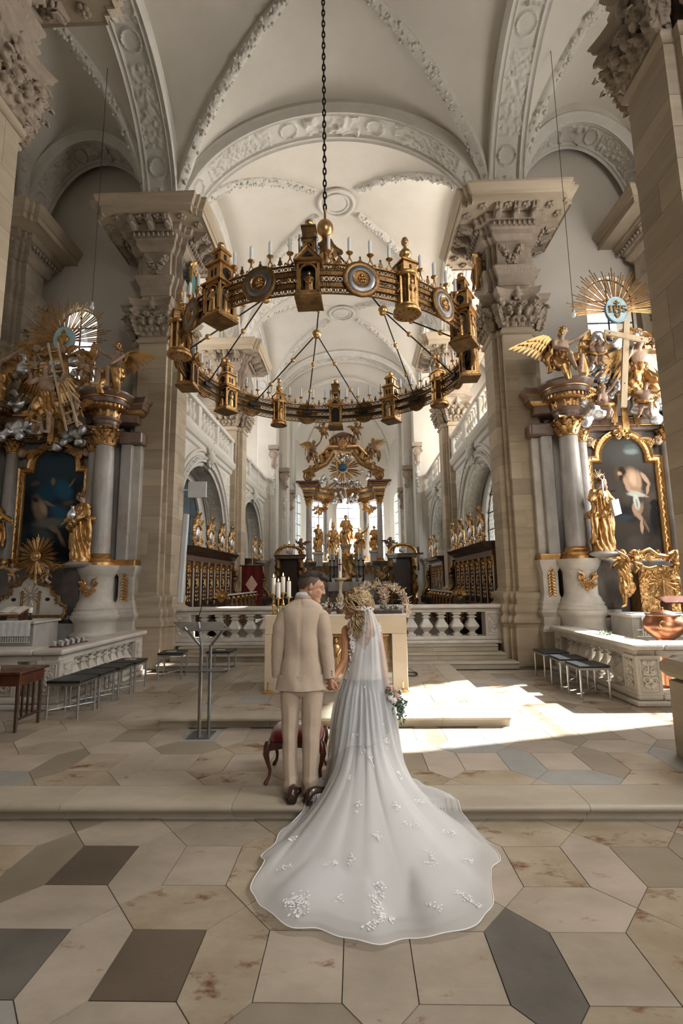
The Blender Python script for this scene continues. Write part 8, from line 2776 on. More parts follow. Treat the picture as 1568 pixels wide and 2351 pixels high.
MB().prism([(q.x - .26, 8.75, 1.4), (q.x + .3, 8.75, 1.4), (q.x + .3, 9.05, 1.5), (q.x - .26, 9.05, 1.5)], (0, 0, .02)).build('board', 'wood_red', bs2, smooth=0)
for x in (q.x - .16, q.x + .2):
 MB().box(x - .03, x + .03, 8.78, 9.02, 1.225, 1.43).build('leg', 'wood_red', bs2, smooth=0, bevel=.01)
# ================================================================== COPPER FONT, TRAY, LEAFLET, TABLE, LOUDSPEAKER
fx_, fy_ = aty(1524, 1440, 7.75).x, 7.75
fe = empty('copper_font', (fx_, fy_, .13)); tag(fe, 'round copper font with lid and ring handle behind the sunlit rail', 'font')
MB().lathe([(.2, .13), (.22, .16), (.2, .2), (.13, .25), (.11, .6), (.13, .82), (.115, .9), (.14, .93)], (fx_, fy_, 0), 30).build('foot', 'copper', fe)
MB().lathe([(.13, .92), (.2, .97), (.27, 1.05), (.29, 1.13), (.27, 1.2), (.235, 1.25), (.225, 1.27), (.24, 1.285), (.24, 1.3), (.2, 1.3)], (fx_, fy_, 0), 36).build('bowl', 'copper', fe, smooth=60)
MB().lathe([(.235, 1.285), (.248, 1.292), (.235, 1.302)], (fx_, fy_, 0), 36, caps=False).build('rim', 'iron', fe)
MB().lathe([(.17, 1.3), (.15, 1.325), (.07, 1.35), (.02, 1.355), (.012, 1.37), (.02, 1.385), (.003, 1.4)], (fx_, fy_, 0), 28).build('lid', 'copper', fe, smooth=60)
rg = V3(fx_ - .15, fy_ - .235, 1.16)
MB().tube([rg + V3(.045 * math.cos(a), 0, .045 * math.sin(a)) for a in np.linspace(0, 2 * PI, 21)], .008, 6, caps=False).build('ring_handle', 'brass', fe)
tr_ = empty('votive_tray', (-4.4, 7.5, .95)); tag(tr_, 'wooden tray of small glass votive cups on the shaded marble rail', 'tray')
MB().box(-4.5, -4.3, 7.15, 7.85, .951, .966).build('board', 'wood_red', tr_, smooth=0, bevel=.004)
for k in range(10):
 x, y = -4.45 + .1 * (k % 2), 7.22 + .14 * (k // 2)
 MB().lathe([(.026, .966), (.032, 1.01), (.034, 1.03), (.03, 1.03), (.026, .98)], (x, y, 0), 12).build('votive_cup', 'silver', tr_)
o = MB().box(3.9, 4.08, 7.9, 8.5, .951, .958).build('service_sheet', 'wood_pale', smooth=0)
tag(o, 'flat tan board lying on the sunlit marble rail', 'board')
sp_ = empty('green_sprig', (4.0, 8.1, .958)); tag(sp_, 'small sprig of green leaves on the board on the sunlit rail', 'sprig')
mb = MB(); rnd = random.Random(3)
for i in range(24):
 mb.leaf((4.0 + rnd.uniform(-.06, .06), 8.1 + rnd.uniform(-.12, .12), .96), (rnd.uniform(-1, 1), rnd.uniform(-1, 1), .6), (0, 0, 1), .02, .06, .3, nu=2, nv=3, th=.002)
mb.build('leaves', 'leaf_sage', sp_, smooth=50)
tl = empty('side_table', (-4.4, 6.15, ZU)); tag(tl, 'dark wooden side table cut off by the pillar at the picture edge', 'table')
MB().box(-4.95, -4.0, 5.85, 6.4, .80, .83).build('table_top', 'wood_red', tl, smooth=0, bevel=.006)
MB().box(-4.9, -4.04, 5.9, 6.36, .66, .80).build('apron', 'wood_red', tl, smooth=0)
for x in (-4.88, -4.06):
 for y in (5.92, 6.34):
  MB().tube([(x, y, ZU), (x, y, .68)], [.02, .026], 8).build('leg', 'wood_dark', tl)
 MB().box(x - .012, x + .012, 5.92, 6.34, .26, .29).build('stretcher', 'wood_dark', tl, smooth=0)
for k in range(3):
 MB().box(-4.072, -4.052, 6.0 + .1 * k, 6.02 + .1 * k, .28, .66).build('slat', 'wood_dark', tl, smooth=0)
ls = empty('column_loudspeaker', aty(418, 1385, 10.05)); tag(ls, 'slim white column loudspeaker leaning on the stone pillar', 'loudspeaker')
a, b = aty(428, 1180, 9.95), aty(413, 1384, 9.95)
MB().bar(a, b, .11, .1, up=(0, 1, 0)).build('body', 'white_metal', ls, smooth=0, bevel=.02)
MB().bar(a + V3(-.08, .1, -.05), b + V3(-.07, .1, .1), .03, .1, up=(0, 1, 0)).build('mounting_rail', 'mortar', ls, smooth=0)
pn = empty('white_panel', aty(453, 1125, 10.9)); tag(pn, 'flat white rectangular panel loudspeaker beside the dim window', 'panel')
q0, q1 = aty(432, 1143, 10.9), aty(475, 1106, 10.9)
MB().box(q0.x, q1.x, 10.86, 10.92, q0.z, q1.z).build('panel', 'white_metal', pn, smooth=0, bevel=.008)
MB().bar((q0.x + .02, 10.9, (q0.z + q1.z) / 2), (q0.x - .25, 10.85, (q0.z + q1.z) / 2), .03, .03).build('bracket', 'white_metal', pn, smooth=0)
for sg, lab, mt in ((-1, 'teal and gold painted shield on the frieze of the pillar over the chandelier rim', 'coat_teal'), (1, 'dark gilded shield on the frieze of the pillar beside the cross altar', 'gilt_dark')):
 x = XC + sg * (PH - PC - PP)
 y = PY[1]
 e = empty('coat_of_arms', (x, y, 9.0)); tag(e, lab, 'coat of arms', 'shields on the pillars')
 P = [(.0, .0), (.12, .08), (.2, .25), (.2, .5), (-.2, .5), (-.2, .25), (-.12, .08)]
 MB().prism([(x - sg * .17, y + a, 8.75 + b * 1.2) for a, b in P], (sg * .08, 0, 0)).build('shield', mt, e, smooth=0)
 mb = MB()
 for s in (-1, 1):
  mb.tube([(x - sg * .19, y + s * .2, 9.4), (x - sg * .2, y + s * .26, 9.2), (x - sg * .19, y + s * .2, 9.0), (x - sg * .2, y + s * .24, 8.85), (x - sg * .19, y + s * .05, 8.72)], [.03, .05, .03, .04, .02], 6)
  mb.leaf((x - sg * .17, y + s * .1, 9.35), (0, s * .6, 1), (-sg, 0, 0), .14, .2, .4)
 mb.leaf((x - sg * .17, y, 9.38), (0, 0, 1), (-sg, 0, 0), .2, .28, .4)
 mb.build('scrollwork', 'gilt', e, smooth=50)
# ================================================================== THE COUPLE
from mathutils.bvhtree import BVHTree
def head_prims(mb, c, look, up, s=1.0, female=False):
 f = Vector(look).normalized()
 u = Vector(up)
 u = (u - f * u.dot(f)).normalized()
 sd = u.cross(f).normalized()          # the head's own left... either side is mirrored
 m = Matrix((sd, f, u)).transposed()
 c = Vector(c)
 L = lambda a, b, d: c + sd * (a * s) + f * (b * s) + u * (d * s)
 E = lambda p, r, n=14: mb.ell(p, tuple(q * s for q in r), n, 10, m)
 E(L(0, -.012, .022), (.076, .098, .098), 18)
 E(L(0, .03, .02), (.066, .066, .075))
 jw = .050 if female else .057
 E(L(0, .03, -.035), (jw + .008, .068, .075))
 E(L(0, .05, -.075), (jw - .012, .048, .04))
 E(L(0, .085, -.098), (.022 if female else .026, .022, .022))
 for k in (-1, 1):
  E(L(k * .034, .055, -.018), (.028, .03, .03))
  mb.cap(L(k * .044, .0, -.05), .024 * s, L(k * .02, .07, -.095), .022 * s, 8)
  mb.cap(L(k * .045, .072, .026), .012 * s, L(k * .012, .09, .03), .013 * s, 8)
  E(L(k * .03, .074, .008), (.016, .014, .012))
  E(L(k * .076, -.008, -.006), (.009, .017, .027))
  mb.cap(L(k * .084, -.016, .016), .008 * s, L(k * .084, -.018, -.012), .007 * s, 6)
 mb.cap(L(0, .092, .022), .010 * s, L(0, .112, -.018), .0145 * s, 8)
 for k in (-1, 1):
  E(L(k * .012, .102, -.024), (.010, .012, .009))
 mb.cap(L(-.016, .094, -.055), .0085 * s, L(.016, .094, -.055), .0085 * s, 8)
 mb.cap(L(-.014, .093, -.067), .009 * s, L(.014, .093, -.067), .009 * s, 8)
 return L, m
def hand_prims(mb, wrist, d, pn, s=1.0, curl=.5, spread=.0, thumb_side=1, fcurl=None):
 wrist, d, pn = Vector(wrist), Vector(d).normalized(), Vector(pn)
 pn = (pn - d * pn.dot(d)).normalized()
 sd = d.cross(pn).normalized() * thumb_side
 kn = wrist + d * .085 * s
 for k in range(4):
  o = sd * ((1.5 - k) * .0185 * s)
  mb.cap(wrist + o * .7, .015 * s, kn + o - pn * 0, .0135 * s, 8)
 mb.ell(wrist + d * .045 * s + pn * .004 * s, (.03 * s, .03 * s, .018 * s), 10, 8, Matrix((sd, d, pn)).transposed())
 ln = (.042, .046, .043, .034)
 for k in range(4):
  p = kn + sd * ((1.5 - k) * .0185 * s)
  a = 0
  for j in range(3):
   a += (fcurl[k] if fcurl else curl)
   q = p + (d * math.cos(a) + pn * math.sin(a) + sd * (1.5 - k) * spread) * (ln[k] * (1 - .2 * j) * s)
   mb.cap(p, (.0092 - .0008 * j) * s, q, (.0086 - .0008 * j) * s, 8)
   p = q
 b = wrist + d * .025 * s + sd * .026 * s + pn * .006 * s
 q1 = b + (d * .8 + sd * .45 + pn * .45).normalized() * .04 * s
 q2 = q1 + (d * .85 + sd * -.05 + pn * .5).normalized() * .032 * s
 q3 = q2 + (d * .9 - sd * .2 + pn * .4).normalized() * .024 * s
 mb.cap(b, .0145 * s, q1, .0115 * s, 8); mb.cap(q1, .0112 * s, q2, .0098 * s, 8); mb.cap(q2, .0098 * s, q3, .008 * s, 8)
def superring(cx, cy, z, a, b, n=64, e=2.3):
 return [(cx + a * math.copysign(abs(math.cos(t)) ** (2 / e), math.cos(t)), cy + b * math.copysign(abs(math.sin(t)) ** (2 / e), math.sin(t)), z) for t in [2 * PI * i / n for i in range(n)]]
def sections(tab, y, n, e=2.3, m=48, fn=None, sub_=4):
 rows = []
 for (py, l, r, dp, dy) in tab:
  a, b = aty(l, py, y + dy), aty(r, py, y + dy)
  rows.append(((a.z + b.z) / 2, (a.x + b.x) / 2, (b.x - a.x) / 2, dp, y + dy))
 ts = np.linspace(0, len(rows) - 1, (len(rows) - 1) * sub_ + 1)
 arr = np.array(rows)
 def cat(t):
  i = int(min(math.floor(t), len(rows) - 2))
  f = t - i
  p0, p1, p2, p3 = arr[max(i - 1, 0)], arr[i], arr[i + 1], arr[min(i + 2, len(rows) - 1)]
  return .5 * ((2 * p1) + (-p0 + p2) * f + (2 * p0 - 5 * p1 + 4 * p2 - p3) * f ** 2 + (-p0 + 3 * p1 - 3 * p2 + p3) * f ** 3)
 rings = []
 for t in ts:
  z, cx, a, b, cy = cat(t)
  rings.append(superring(cx, cy, z, a, b, n, e))
 return rings
def wrinkle(rings, fn):
 out = []
 for r in rings:
  cx = sum(p[0] for p in r) / len(r); cy = sum(p[1] for p in r) / len(r)
  row = []
  for p in r:
   d = math.hypot(p[0] - cx, p[1] - cy) + 1e-6
   h = fn(p, math.atan2(p[1] - cy, p[0] - cx))
   row.append((p[0] + (p[0] - cx) / d * h, p[1] + (p[1] - cy) / d * h, p[2]))
  out.append(row)
 return out
N3 = lambda x, y, z, s=0: float(mnoise.noise(Vector((x + s * 7.3, y, z))))
GY = 4.22
gp = lambda px, py, dy=0.: aty(px, py, GY + dy)
gb = MB()
gl = V3(.93, .12, -.30)
GH = gp(715, 1347, .01)
GL, gm = head_prims(gb, GH, gl, (.10, .05, 1), 1.06)
neck0 = gp(699, 1378, .0)
gb.cap(neck0 + V3(0, .0, -.05), .066, GL(0, -.03, -.07), .056)
gb.cap(GL(0, -.05, -.02), .05, neck0 + V3(0, -.02, -.06), .06)
shl, shr = gp(656, 1412), gp(732, 1412)
gb.cap(shl, .055, shr, .055)
ch = gp(693, 1440)
gb.ell(ch, (.15, .085, .17), 14, 10); gb.ell(gp(692, 1500), (.125, .08, .18), 14, 10); gb.ell(gp(692, 1560), (.125, .08, .10), 14, 10)
gb.cap(neck0 + V3(0, 0, -.05), .06, ch, .09)
el_l, wr_l = gp(637, 1490, .02), gp(641, 1552, -.06 + .1)
el_r, wr_r = gp(749, 1488, .0), gp(757, 1555, -.02)
gb.cap(shl, .05, el_l, .04); gb.cap(el_l, .04, wr_l, .028)
gb.cap(shr, .05, el_r, .04); gb.cap(el_r, .04, wr_r, .028)
hip_l, hip_r = gp(669, 1588, .01), gp(715, 1588, .01)
kn_l, kn_r = gp(666, 1700, .02), gp(713, 1700, .02)
an_l, an_r = gp(669, 1815, .02), gp(712, 1817, .02)
for a, b, c in ((hip_l, kn_l, an_l), (hip_r, kn_r, an_r)):
 gb.cap(a, .066, b, .05); gb.cap(b, .05, c, .034); gb.cap(c, .036, c + V3(0, .1, -.02), .03)
hand_prims(gb, wr_l, (.05, .15, -1), (.9, .2, 0), .98, .35, 0, -1)
hand_prims(gb, wr_r, (.10, -.02, -1), (.75, .55, .1), .92, .8, 0, 1)
groom = remesh('person', gb, 'skin', None, .0052, 5, .45)
tag(groom, 'man in a beige suit and brown shoes turning his head towards the bride', 'person', 'bridal couple')
def scalp(L, s, keep, thick, nu=150, nv=100, noise=.0):
 mb = MB()
 rows, ok = [], []
 for j in range(nv + 1):
  ph = -PI * .42 + (PI * .92) * j / nv
  row, kk = [], []
  for i in range(nu):
   a = 2 * PI * i / nu
   x, y, z = math.cos(ph) * math.sin(a), math.cos(ph) * math.cos(a), math.sin(ph)
   t = thick(x, y, z) + noise * N3(x * 22, y * 7, z * 9)
   row.append(L(x * (.0775 + t), y * (.1 + t) - .012, z * (.1 + t) + .022)); kk.append(keep(x, y, z))
  rows.append(row); ok.append(kk)
 mb.grid(rows, closeu=True)
 nuq = nu
 flat = [k for r in ok for k in r]
 mb.f = [q for q in mb.f if all(flat[v] for v in q)]
 return mb
def keep_side(x, y, z):
 return z > interp(y, [-1, -.4, -.22, -.06, .04, .16, .24, .36, .52, .7, 1], [-.64, -.6, -.3, .0, .02, -.16, -.1, .2, .5, .6, .62])
o = scalp(GL, 1.06, keep_side, lambda x, y, z: .004).build('hair', 'hair_fade', groom, smooth=60)
tb_ = MB()
rnd = random.Random(21)
for i in range(260):
 a = rnd.uniform(-1, 1)
 b = rnd.uniform(-.85, .80)
 x0, y0 = a * .058 * math.sqrt(max(1 - .4 * b * b, .1)), b * .1
 zz = .022 + .1 * math.sqrt(max(1 - (x0 / .078) ** 2 - (y0 / .104) ** 2, .02))
 tall = .012 + .016 * max(b, 0)
 p = [GL(x0, y0 - .012, zz - .004), GL(x0 + .006, y0 + .012, zz + tall * .8), GL(x0 + .012, y0 + .03, zz + tall - .006 * (1 - b)), GL(x0 + .014, y0 + .045, zz + tall * .75 - .012)]
 tb_.tube(p, [.006, .0075, .006, .002], 5)
tb_.build('hair_top', 'hair_dark', groom, smooth=60)
o = scalp(GL, 1.06, lambda x, y, z: z > interp(y, [-1, -.6, -.2, .3, .6, 1], [.1, .25, .5, .55, .62, .64]), lambda x, y, z: .007, noise=.002).build('hair_crown', 'hair_dark', groom, smooth=60)
fe_ = MB()
for k in (-1, 1):
 fe_.cap(GL(k * .026, .093, .034), .0035, GL(k * .052, .078, .034), .0025, 6)
fe_.build('eyebrow', 'hair_dark', groom)
ey = MB()
for k in (-1, 1):
 ey.ell(GL(k * .031, .0825, .010), (.010, .008, .005), 10, 6, gm)
ey.build('eye', 'eye_dark', groom)
def jf(p, a):
 x, y, z = p
 h = .008 * N3(x * 6, y * 6, z * 8, 1) + .005 * N3(x * 15, y * 14, z * 5, 2)
 cx = gp(692, 1480).x
 if y < GY - .05:
  h -= .007 * math.exp(-((x - cx - .003) / .006) ** 2)
  h += .008 * math.sin(24 * (x - cx) + 9 * z) * math.exp(-((z - 1.25) / .16) ** 2)
  h += .007 * math.sin(30 * abs(x - cx) - 12 * z) * math.exp(-((z - .98) / .12) ** 2)
 return h
jt = [(1374, 681, 717, .062, .0), (1379, 672, 725, .075, .0), (1386, 661, 733, .085, .0), (1394, 651, 740, .095, .0), (1404, 649, 741, .108, 0), (1425, 649, 737, .122, 0), (1450, 651, 735, .126, 0), (1480, 653, 733, .12, 0), (1505, 651, 734, .116, 0), (1530, 645, 739, .12, 0), (1555, 638, 745, .128, 0), (1580, 633, 749, .134, 0)]
jr = wrinkle(sections(jt, GY, 84, 2.35, sub_=7), jf)
hem = []
for p in jr[-1]:
 hem.append((p[0], p[1], p[2]))
inn = [(lerp(p[0], gp(692, 1580).x, .06), lerp(p[1], GY, .08), p[2] + .002) for p in jr[-1]]
inn2 = [(lerp(p[0], gp(692, 1580).x, .08), lerp(p[1], GY, .1), p[2] + .12) for p in jr[-1]]
jk = MB().rings(jr + [inn, inn2], caps=False)
jacket = jk.build('jacket', 'suit_linen', groom, smooth=70)
def sleeve(tab, seed):
 rings = []
 pts = [gp(px, py, dy) for px, py, r, dy in tab]
 rs = [t[2] for t in tab]
 P, Rr = [], []
 for i in range(len(pts) - 1):
  for k in range(6):
   t = k / 6
   P.append(pts[i].lerp(pts[i + 1], t)); Rr.append(lerp(rs[i], rs[i + 1], t))
 P.append(pts[-1]); Rr.append(rs[-1])
 mb = MB().tube(P, Rr, 28, caps=False)
 c = np.array([list(p) for p in P])
 vs = []
 n = 28
 for k, v in enumerate(mb.v):
  i = k // n
  q = Vector(v); d = (q - P[i]).normalized()
  h = .004 * N3(v[0] * 9, v[1] * 9, v[2] * 14, seed) + .003 * math.sin(v[2] * 60 + 2 * math.atan2(d.y, d.x)) * math.exp(-((i / len(P) - .45) / .18) ** 2)
  vs.append(tuple(q + d * h))
 mb.v = vs
 m = len(P)
 last = [Vector(v) for v in vs[-n:]]
 inner = [lerp(v, P[-1], .2) + V3(0, 0, .03) for v in last]
 mb.rings([last, inner], caps=False)
 mb.ell(P[0] + V3(0, 0, -.01), (Rr[0] * .98, Rr[0] * .98, Rr[0] * .8), 20, 12)
 return mb
ls_ = sleeve([(654, 1409, .062, -.005), (645, 1440, .068, -.01), (640, 1480, .064, -.005), (639, 1515, .058, .0), (639, 1554, .052, .01)], 3).build('sleeve', 'suit_linen', None, smooth=70)
rs_ = sleeve([(737, 1409, .062, -.005), (743, 1440, .067, -.012), (748, 1480, .062, -.015), (752, 1515, .056, -.02), (756, 1556, .050, -.025)], 4).build('sleeve', 'suit_linen', None, smooth=70)
for s_ in (ls_, rs_):
 s_.parent = jacket
bt = MB()
for k in range(3):
 q = gp(756 + .3 * k, 1541 + 5 * k, -.068)
 bt.ell(q + V3(.02, .0, 0), (.006, .003, .006), 8, 6)
b_ = bt.build('cuff_buttons', 'shoe_leather', None); b_.parent = jacket
def collar(py0, py1, ex, mat, name, r0, lift):
 mb = MB()
 n = 40
 c0 = gp(699, 1374)
 rows = []
 for z, g in ((0, .0), (.012, .006), (.03, .0), (.036, -.006), (.02, -.012)):
  rows.append([(c0.x + (r0 + g + .006) * 1.02 * math.cos(2 * PI * i / n), GY + .005 + (r0 + g) * .95 * math.sin(2 * PI * i / n), c0.z - .012 + lift + z + .014 * math.cos(2 * PI * i / n + PI / 2 * 0) * 0 + .012 * (-math.sin(2 * PI * i / n))) for i in range(n)])
 mb.grid(rows, closeu=True)
 return mb.build(name, mat, groom, smooth=70)
collar(0, 0, 0, 'shirt_white', 'shirt_collar', .066, .022)
collar(0, 0, 0, 'suit_linen', 'jacket_collar', .073, .0)
def leg(tab, seed):
 def tf(p, a):
  x, y, z = p
  low = math.exp(-((z - .2) / .09) ** 2)
  h = .003 * N3(x * 9, y * 9, z * 6, seed) + low * (.010 * math.sin(z * 62 + 2.2 * math.sin(a + seed)) * .6 + .006 * N3(x * 20, y * 20, z * 24, seed))
  h += .0035 * math.sin(z * 30 + a * 2) * math.exp(-((z - .62) / .14) ** 2)
  h += .006 * math.exp(-((a + PI / 2) / .09) ** 2) * (z < .85)
  return h
 r = wrinkle(sections(tab, GY + .01, 48, 2.1, sub_=7), tf)
 last = r[-1]
 cx = sum(p[0] for p in last) / len(last); cy = sum(p[1] for p in last) / len(last)
 r.append([(lerp(p[0], cx, .08), lerp(p[1], cy, .08), p[2] + .01) for p in last])
 return r
tr1 = leg([(1560, 646, 696, .105, 0), (1580, 644, 694, .105, 0), (1600, 644, 690, .10, 0), (1640, 646, 687, .092, 0), (1680, 648, 684, .085, .005), (1720, 649, 682, .08, .01), (1760, 650, 682, .075, .01), (1790, 651, 684, .074, .01), (1814, 654, 686, .074, .012)], 5)
tr2 = leg([(1560, 688, 740, .105, 0), (1580, 690, 743, .105, 0), (1600, 692, 742, .10, 0), (1640, 692, 738, .092, 0), (1680, 693, 735, .085, .005), (1720, 694, 733, .08, .01), (1760, 695, 731, .075, .01), (1790, 694, 731, .074, .01), (1817, 695, 731, .076, .012)], 6)
seat_ = sections([(1545, 648, 738, .11, 0), (1565, 645, 742, .115, 0), (1582, 645, 742, .108, 0), (1592, 656, 731, .088, 0), (1599, 680, 706, .05, 0)], GY + .01, 48, 2.2, sub_=5)
tm_ = MB().rings(tr1, caps=False).rings(tr2, caps=False).rings(seat_)
tm_.build('trousers', 'suit_linen', groom, smooth=70)
def shoe(heel, d, name='shoe'):
 d = Vector((d[0], d[1], 0)).normalized()
 s = V3(d.y, -d.x, 0)
 z0 = ZU + .002
 up_, so = MB(), MB()
 T = [(-.005, .030, .052, .0), (.02, .036, .085, 0), (.07, .036, .092, 0), (.11, .037, .085, 0), (.15, .042, .068, 0), (.2, .049, .052, 0), (.25, .043, .044, 0), (.28, .030, .036, 0), (.295, .012, .026, 0)]
 rs = []
 for t, w, h, _ in T:
  ring = []
  for i in range(20):
   a = 2 * PI * i / 20
   ring.append(heel + d * t + s * (w * math.cos(a) * (1 - .25 * max(math.sin(a), 0))) + V3(0, 0, z0 - heel.z + .022 + (h / 2) + (h / 2) * math.sin(a)))
  rs.append(ring)
 up_.rings(rs)
 o = up_.build(name, 'shoe_leather', groom, smooth=60)
 pts = [(t, w + .005) for t, w, h, _ in T]
 outl = [heel + d * t + s * w for t, w in pts] + [heel + d * t - s * w for t, w in reversed(pts)]
 so.prism([(p.x, p.y, z0 + .012) for p in outl], (0, 0, .014))
 hl = [heel + d * t + s * w for t, w in ((-.008, .028), (.01, .036), (.07, .036))] + [heel + d * t - s * w for t, w in ((.07, .036), (.01, .036), (-.008, .028))]
 so.prism([(p.x, p.y, z0) for p in hl], (0, 0, .014))
 fr_ = [heel + d * t + s * w for t, w in ((.14, .036), (.2, .044), (.25, .04), (.29, .015))] + [heel + d * t - s * w for t, w in ((.29, .015), (.25, .04), (.2, .044), (.14, .036))]
 so.prism([(p.x, p.y, z0) for p in fr_], (0, 0, .014))
 q = so.build('sole', 'shoe_sole', None, smooth=0); q.parent = o
h1 = atz(668, 1848, ZU); h2 = atz(703, 1849, ZU)
shoe(V3(h1.x, h1.y + .012, ZU), (.02, 1))
shoe(V3(h2.x, h2.y + .012, ZU), (.82, .75))
BY = 4.36
bp = lambda px, py, dy=0.: aty(px, py, BY + dy)
bb_ = MB()
bl = V3(-.92, .22, -.02)
BH = bp(817, 1392, .0)
BL, bm = head_prims(bb_, BH, bl, (.06, .06, 1), .98, True)
nk = bp(822, 1424)
bb_.cap(nk + V3(0, 0, -.05), .05, BL(0, -.03, -.07), .044)
bsl, bsr = bp(795, 1447), bp(866, 1447)
bb_.cap(bsl, .042, bsr, .042)
bb_.cap(nk + V3(0, .01, -.03), .045, bp(829, 1450), .07)
bb_.ell(bp(831, 1462), (.125, .075, .13), 14, 10); bb_.ell(bp(835, 1510), (.105, .07, .14), 14, 10); bb_.ell(bp(834, 1565), (.15, .1, .12), 14, 10)
bel, bwl = bp(791, 1516, -.03), bp(767, 1557, -.14)
ber, bwr = bp(878, 1520, .0), bp(889, 1575, -.08)
bb_.cap(bsl, .044, bel, .034); bb_.cap(bel, .034, bwl, .0235)
bb_.cap(bsr, .044, ber, .034); bb_.cap(ber, .034, bwr, .0235)
hand_prims(bb_, bwl, (-.02, .02, -1), (-.6, .75, .1), .84, .78, 0, -1)
hand_prims(bb_, bwr, (.12, -.1, -1), (.6, .6, 0), .88, .62, 0, 1)
for k in (-1, 1):
 a = bp(834 + 20 * k, 1590); c = V3(a.x, BY, .2)
 bb_.cap(a, .08, lerp(a, c, .5), .055); bb_.cap(lerp(a, c, .5), .055, c, .036); bb_.cap(c, .036, c + V3(0, .1, -.04), .026)
bride = remesh('person', bb_, 'skin_tan', None, .0052, 3, .45)
tag(bride, 'woman in a white bridal gown with long veil holding the groom by the hand', 'person', 'bridal couple')
lp_ = MB()
lp_.cap(BL(-.013, .101, -.0555), .0042, BL(.013, .101, -.0555), .0042, 6).cap(BL(-.012, .1, -.066), .005, BL(.012, .1, -.066), .005, 6)
lp_.build('lips', 'lip', bride)
ey = MB()
for k in (-1, 1):
 ey.ell(BL(k * .03, .0815, .010), (.010, .008, .005), 10, 6, bm)
ey.build('eye', 'eye_dark', bride)
er = MB()
c = BL(-.083, -.01, -.05); c2 = BL(.083, -.01, -.05)
for cc in (c, c2):
 er.tube([cc + V3(.008 * math.cos(a), 0, .008 * math.sin(a)) for a in np.linspace(0, 2 * PI, 13)], .0018, 5, caps=False)
er.build('earring', 'brass', bride)
def keep_b(x, y, z):
 if y > .5: return z > .58
 if y > .1: return z > .1
 return z > -.5
scalp(BL, .98, keep_b, lambda x, y, z: .012, noise=.006).build('hair', 'hair_brown', bride, smooth=60)
rnd = random.Random(33)
cur = [MB(), MB()]
for i in range(150):
 a = rnd.uniform(-1, 1); b = rnd.uniform(-1, .78)
 x0, y0 = a * .075, b * .095
 rr_ = (x0 / .0775) ** 2 + (y0 / .1) ** 2
 z0 = .022 + .1 * (math.sqrt(1 - rr_) if rr_ < 1 else -.3 * rnd.random()) + .006
 p = BL(x0 * 1.05, y0 * 1.05 - .012, z0)
 tgt = BL(rnd.uniform(-.085, .085), -.10 + rnd.uniform(-.045, .05), rnd.uniform(-.09, .06))
 ph, turns = rnd.uniform(0, 6.28), rnd.uniform(1.0, 2.2)
 for q5 in range(5):
  n = 14
  pts, rad = [], []
  off = V3(rnd.gauss(0, .0045), rnd.gauss(0, .0045), rnd.gauss(0, .0045))
  for k in range(n):
   t = k / (n - 1)
   q = p.lerp(tgt, t)
   d = q - BL(0, -.012, .015)
   ml = .111 + .016 * math.sin(PI * t) + .004 * (q5 % 3)
   if d.length < ml: q = BL(0, -.012, .015) + d.normalized() * ml
   w = .005 + .017 * t
   q += V3(math.cos(ph + turns * 6.28 * t), math.sin(ph + turns * 6.28 * t) * .6, math.sin(ph + turns * 6.28 * t)) * w + off
   pts.append(q); rad.append(.0036 * (1 - .6 * t) + .0008)
  cur[(i + q5) % 4 == 0].tube(pts, rad, 4)
for i in range(64):
 p = BL(.05 * rnd.uniform(-1, 1), -.10 + rnd.uniform(-.02, .03), -.02 + rnd.uniform(-.04, .04))
 ph, n = rnd.uniform(0, 6.28), 22
 e_ = bp(rnd.uniform(798, 842), rnd.uniform(1430, 1466), -.10 - rnd.uniform(0, .03))
 for q5 in range(4):
  off = V3(rnd.gauss(0, .003), rnd.gauss(0, .003), rnd.gauss(0, .003))
  pts, rad = [], []
  for k in range(n):
   t = k / (n - 1)
   q = p.lerp(e_, t) + V3(0, -.035 * math.sin(PI * t), 0) + off
   q += V3(math.cos(ph + 15 * t), math.sin(ph + 15 * t), .4 * math.sin(ph + 15 * t)) * (.006 + .012 * math.sin(PI * t))
   pts.append(q); rad.append(.0034 * (1 - .7 * t) + .0006)
  cur[(i + q5) % 4 == 0].tube(pts, rad, 4)
for i in range(8):
 p = BL((-1) ** i * .06, .05 + rnd.uniform(-.03, .02), .05)
 pts = [p + V3(rnd.uniform(-.004, .004) - .006 * k, -.004 * k, -.014 * k) + V3(.006 * math.cos(k * 1.1 + i), 0, 0) for k in range(12)]
 cur[0].tube(pts, [.0016 * (1 - .06 * k) for k in range(12)], 4)
cur[0].build('hair_curls', 'hair_blonde', bride, smooth=60)
cur[1].build('hair_lowlights', 'hair_brown', bride, smooth=60)
bt_ = [(1462, 803, 864, .075, 0), (1475, 802, 868, .082, 0), (1490, 801, 871, .084, 0), (1505, 800, 872, .082, 0), (1520, 798, 873, .085, 0), (1540, 792, 878, .10, 0), (1556, 787, 883, .115, 0)]
br_ = sections(bt_, BY, 72, 2.1, sub_=6)
bod = []
zt = br_[0][0][2]
for j, r in enumerate(br_):
 row = []
 for p in r:
  cx = bp(834, 1480).x
  q = 0
  if p[1] < BY:
   q = max(0, 1 - abs(p[0] - cx) / .07) * max(0, 1 - j / 14)
  row.append((p[0], p[1], p[2] - q * .12))
 bod.append(row)
MB().rings(bod, caps=False).build('bodice', 'satin', bride, smooth=70)
def petal(mb, p, nrm, dirv, l, w):
 nrm = Vector(nrm).normalized(); dirv = Vector(dirv); dirv = (dirv - nrm * dirv.dot(nrm)).normalized()
 s = nrm.cross(dirv)
 P = [p, p + dirv * l * .35 + s * w * .5, p + dirv * l * .8 + s * w * .35, p + dirv * l, p + dirv * l * .8 - s * w * .35, p + dirv * l * .35 - s * w * .5]
 mb.prism([q + nrm * .0015 for q in P], nrm * .002)
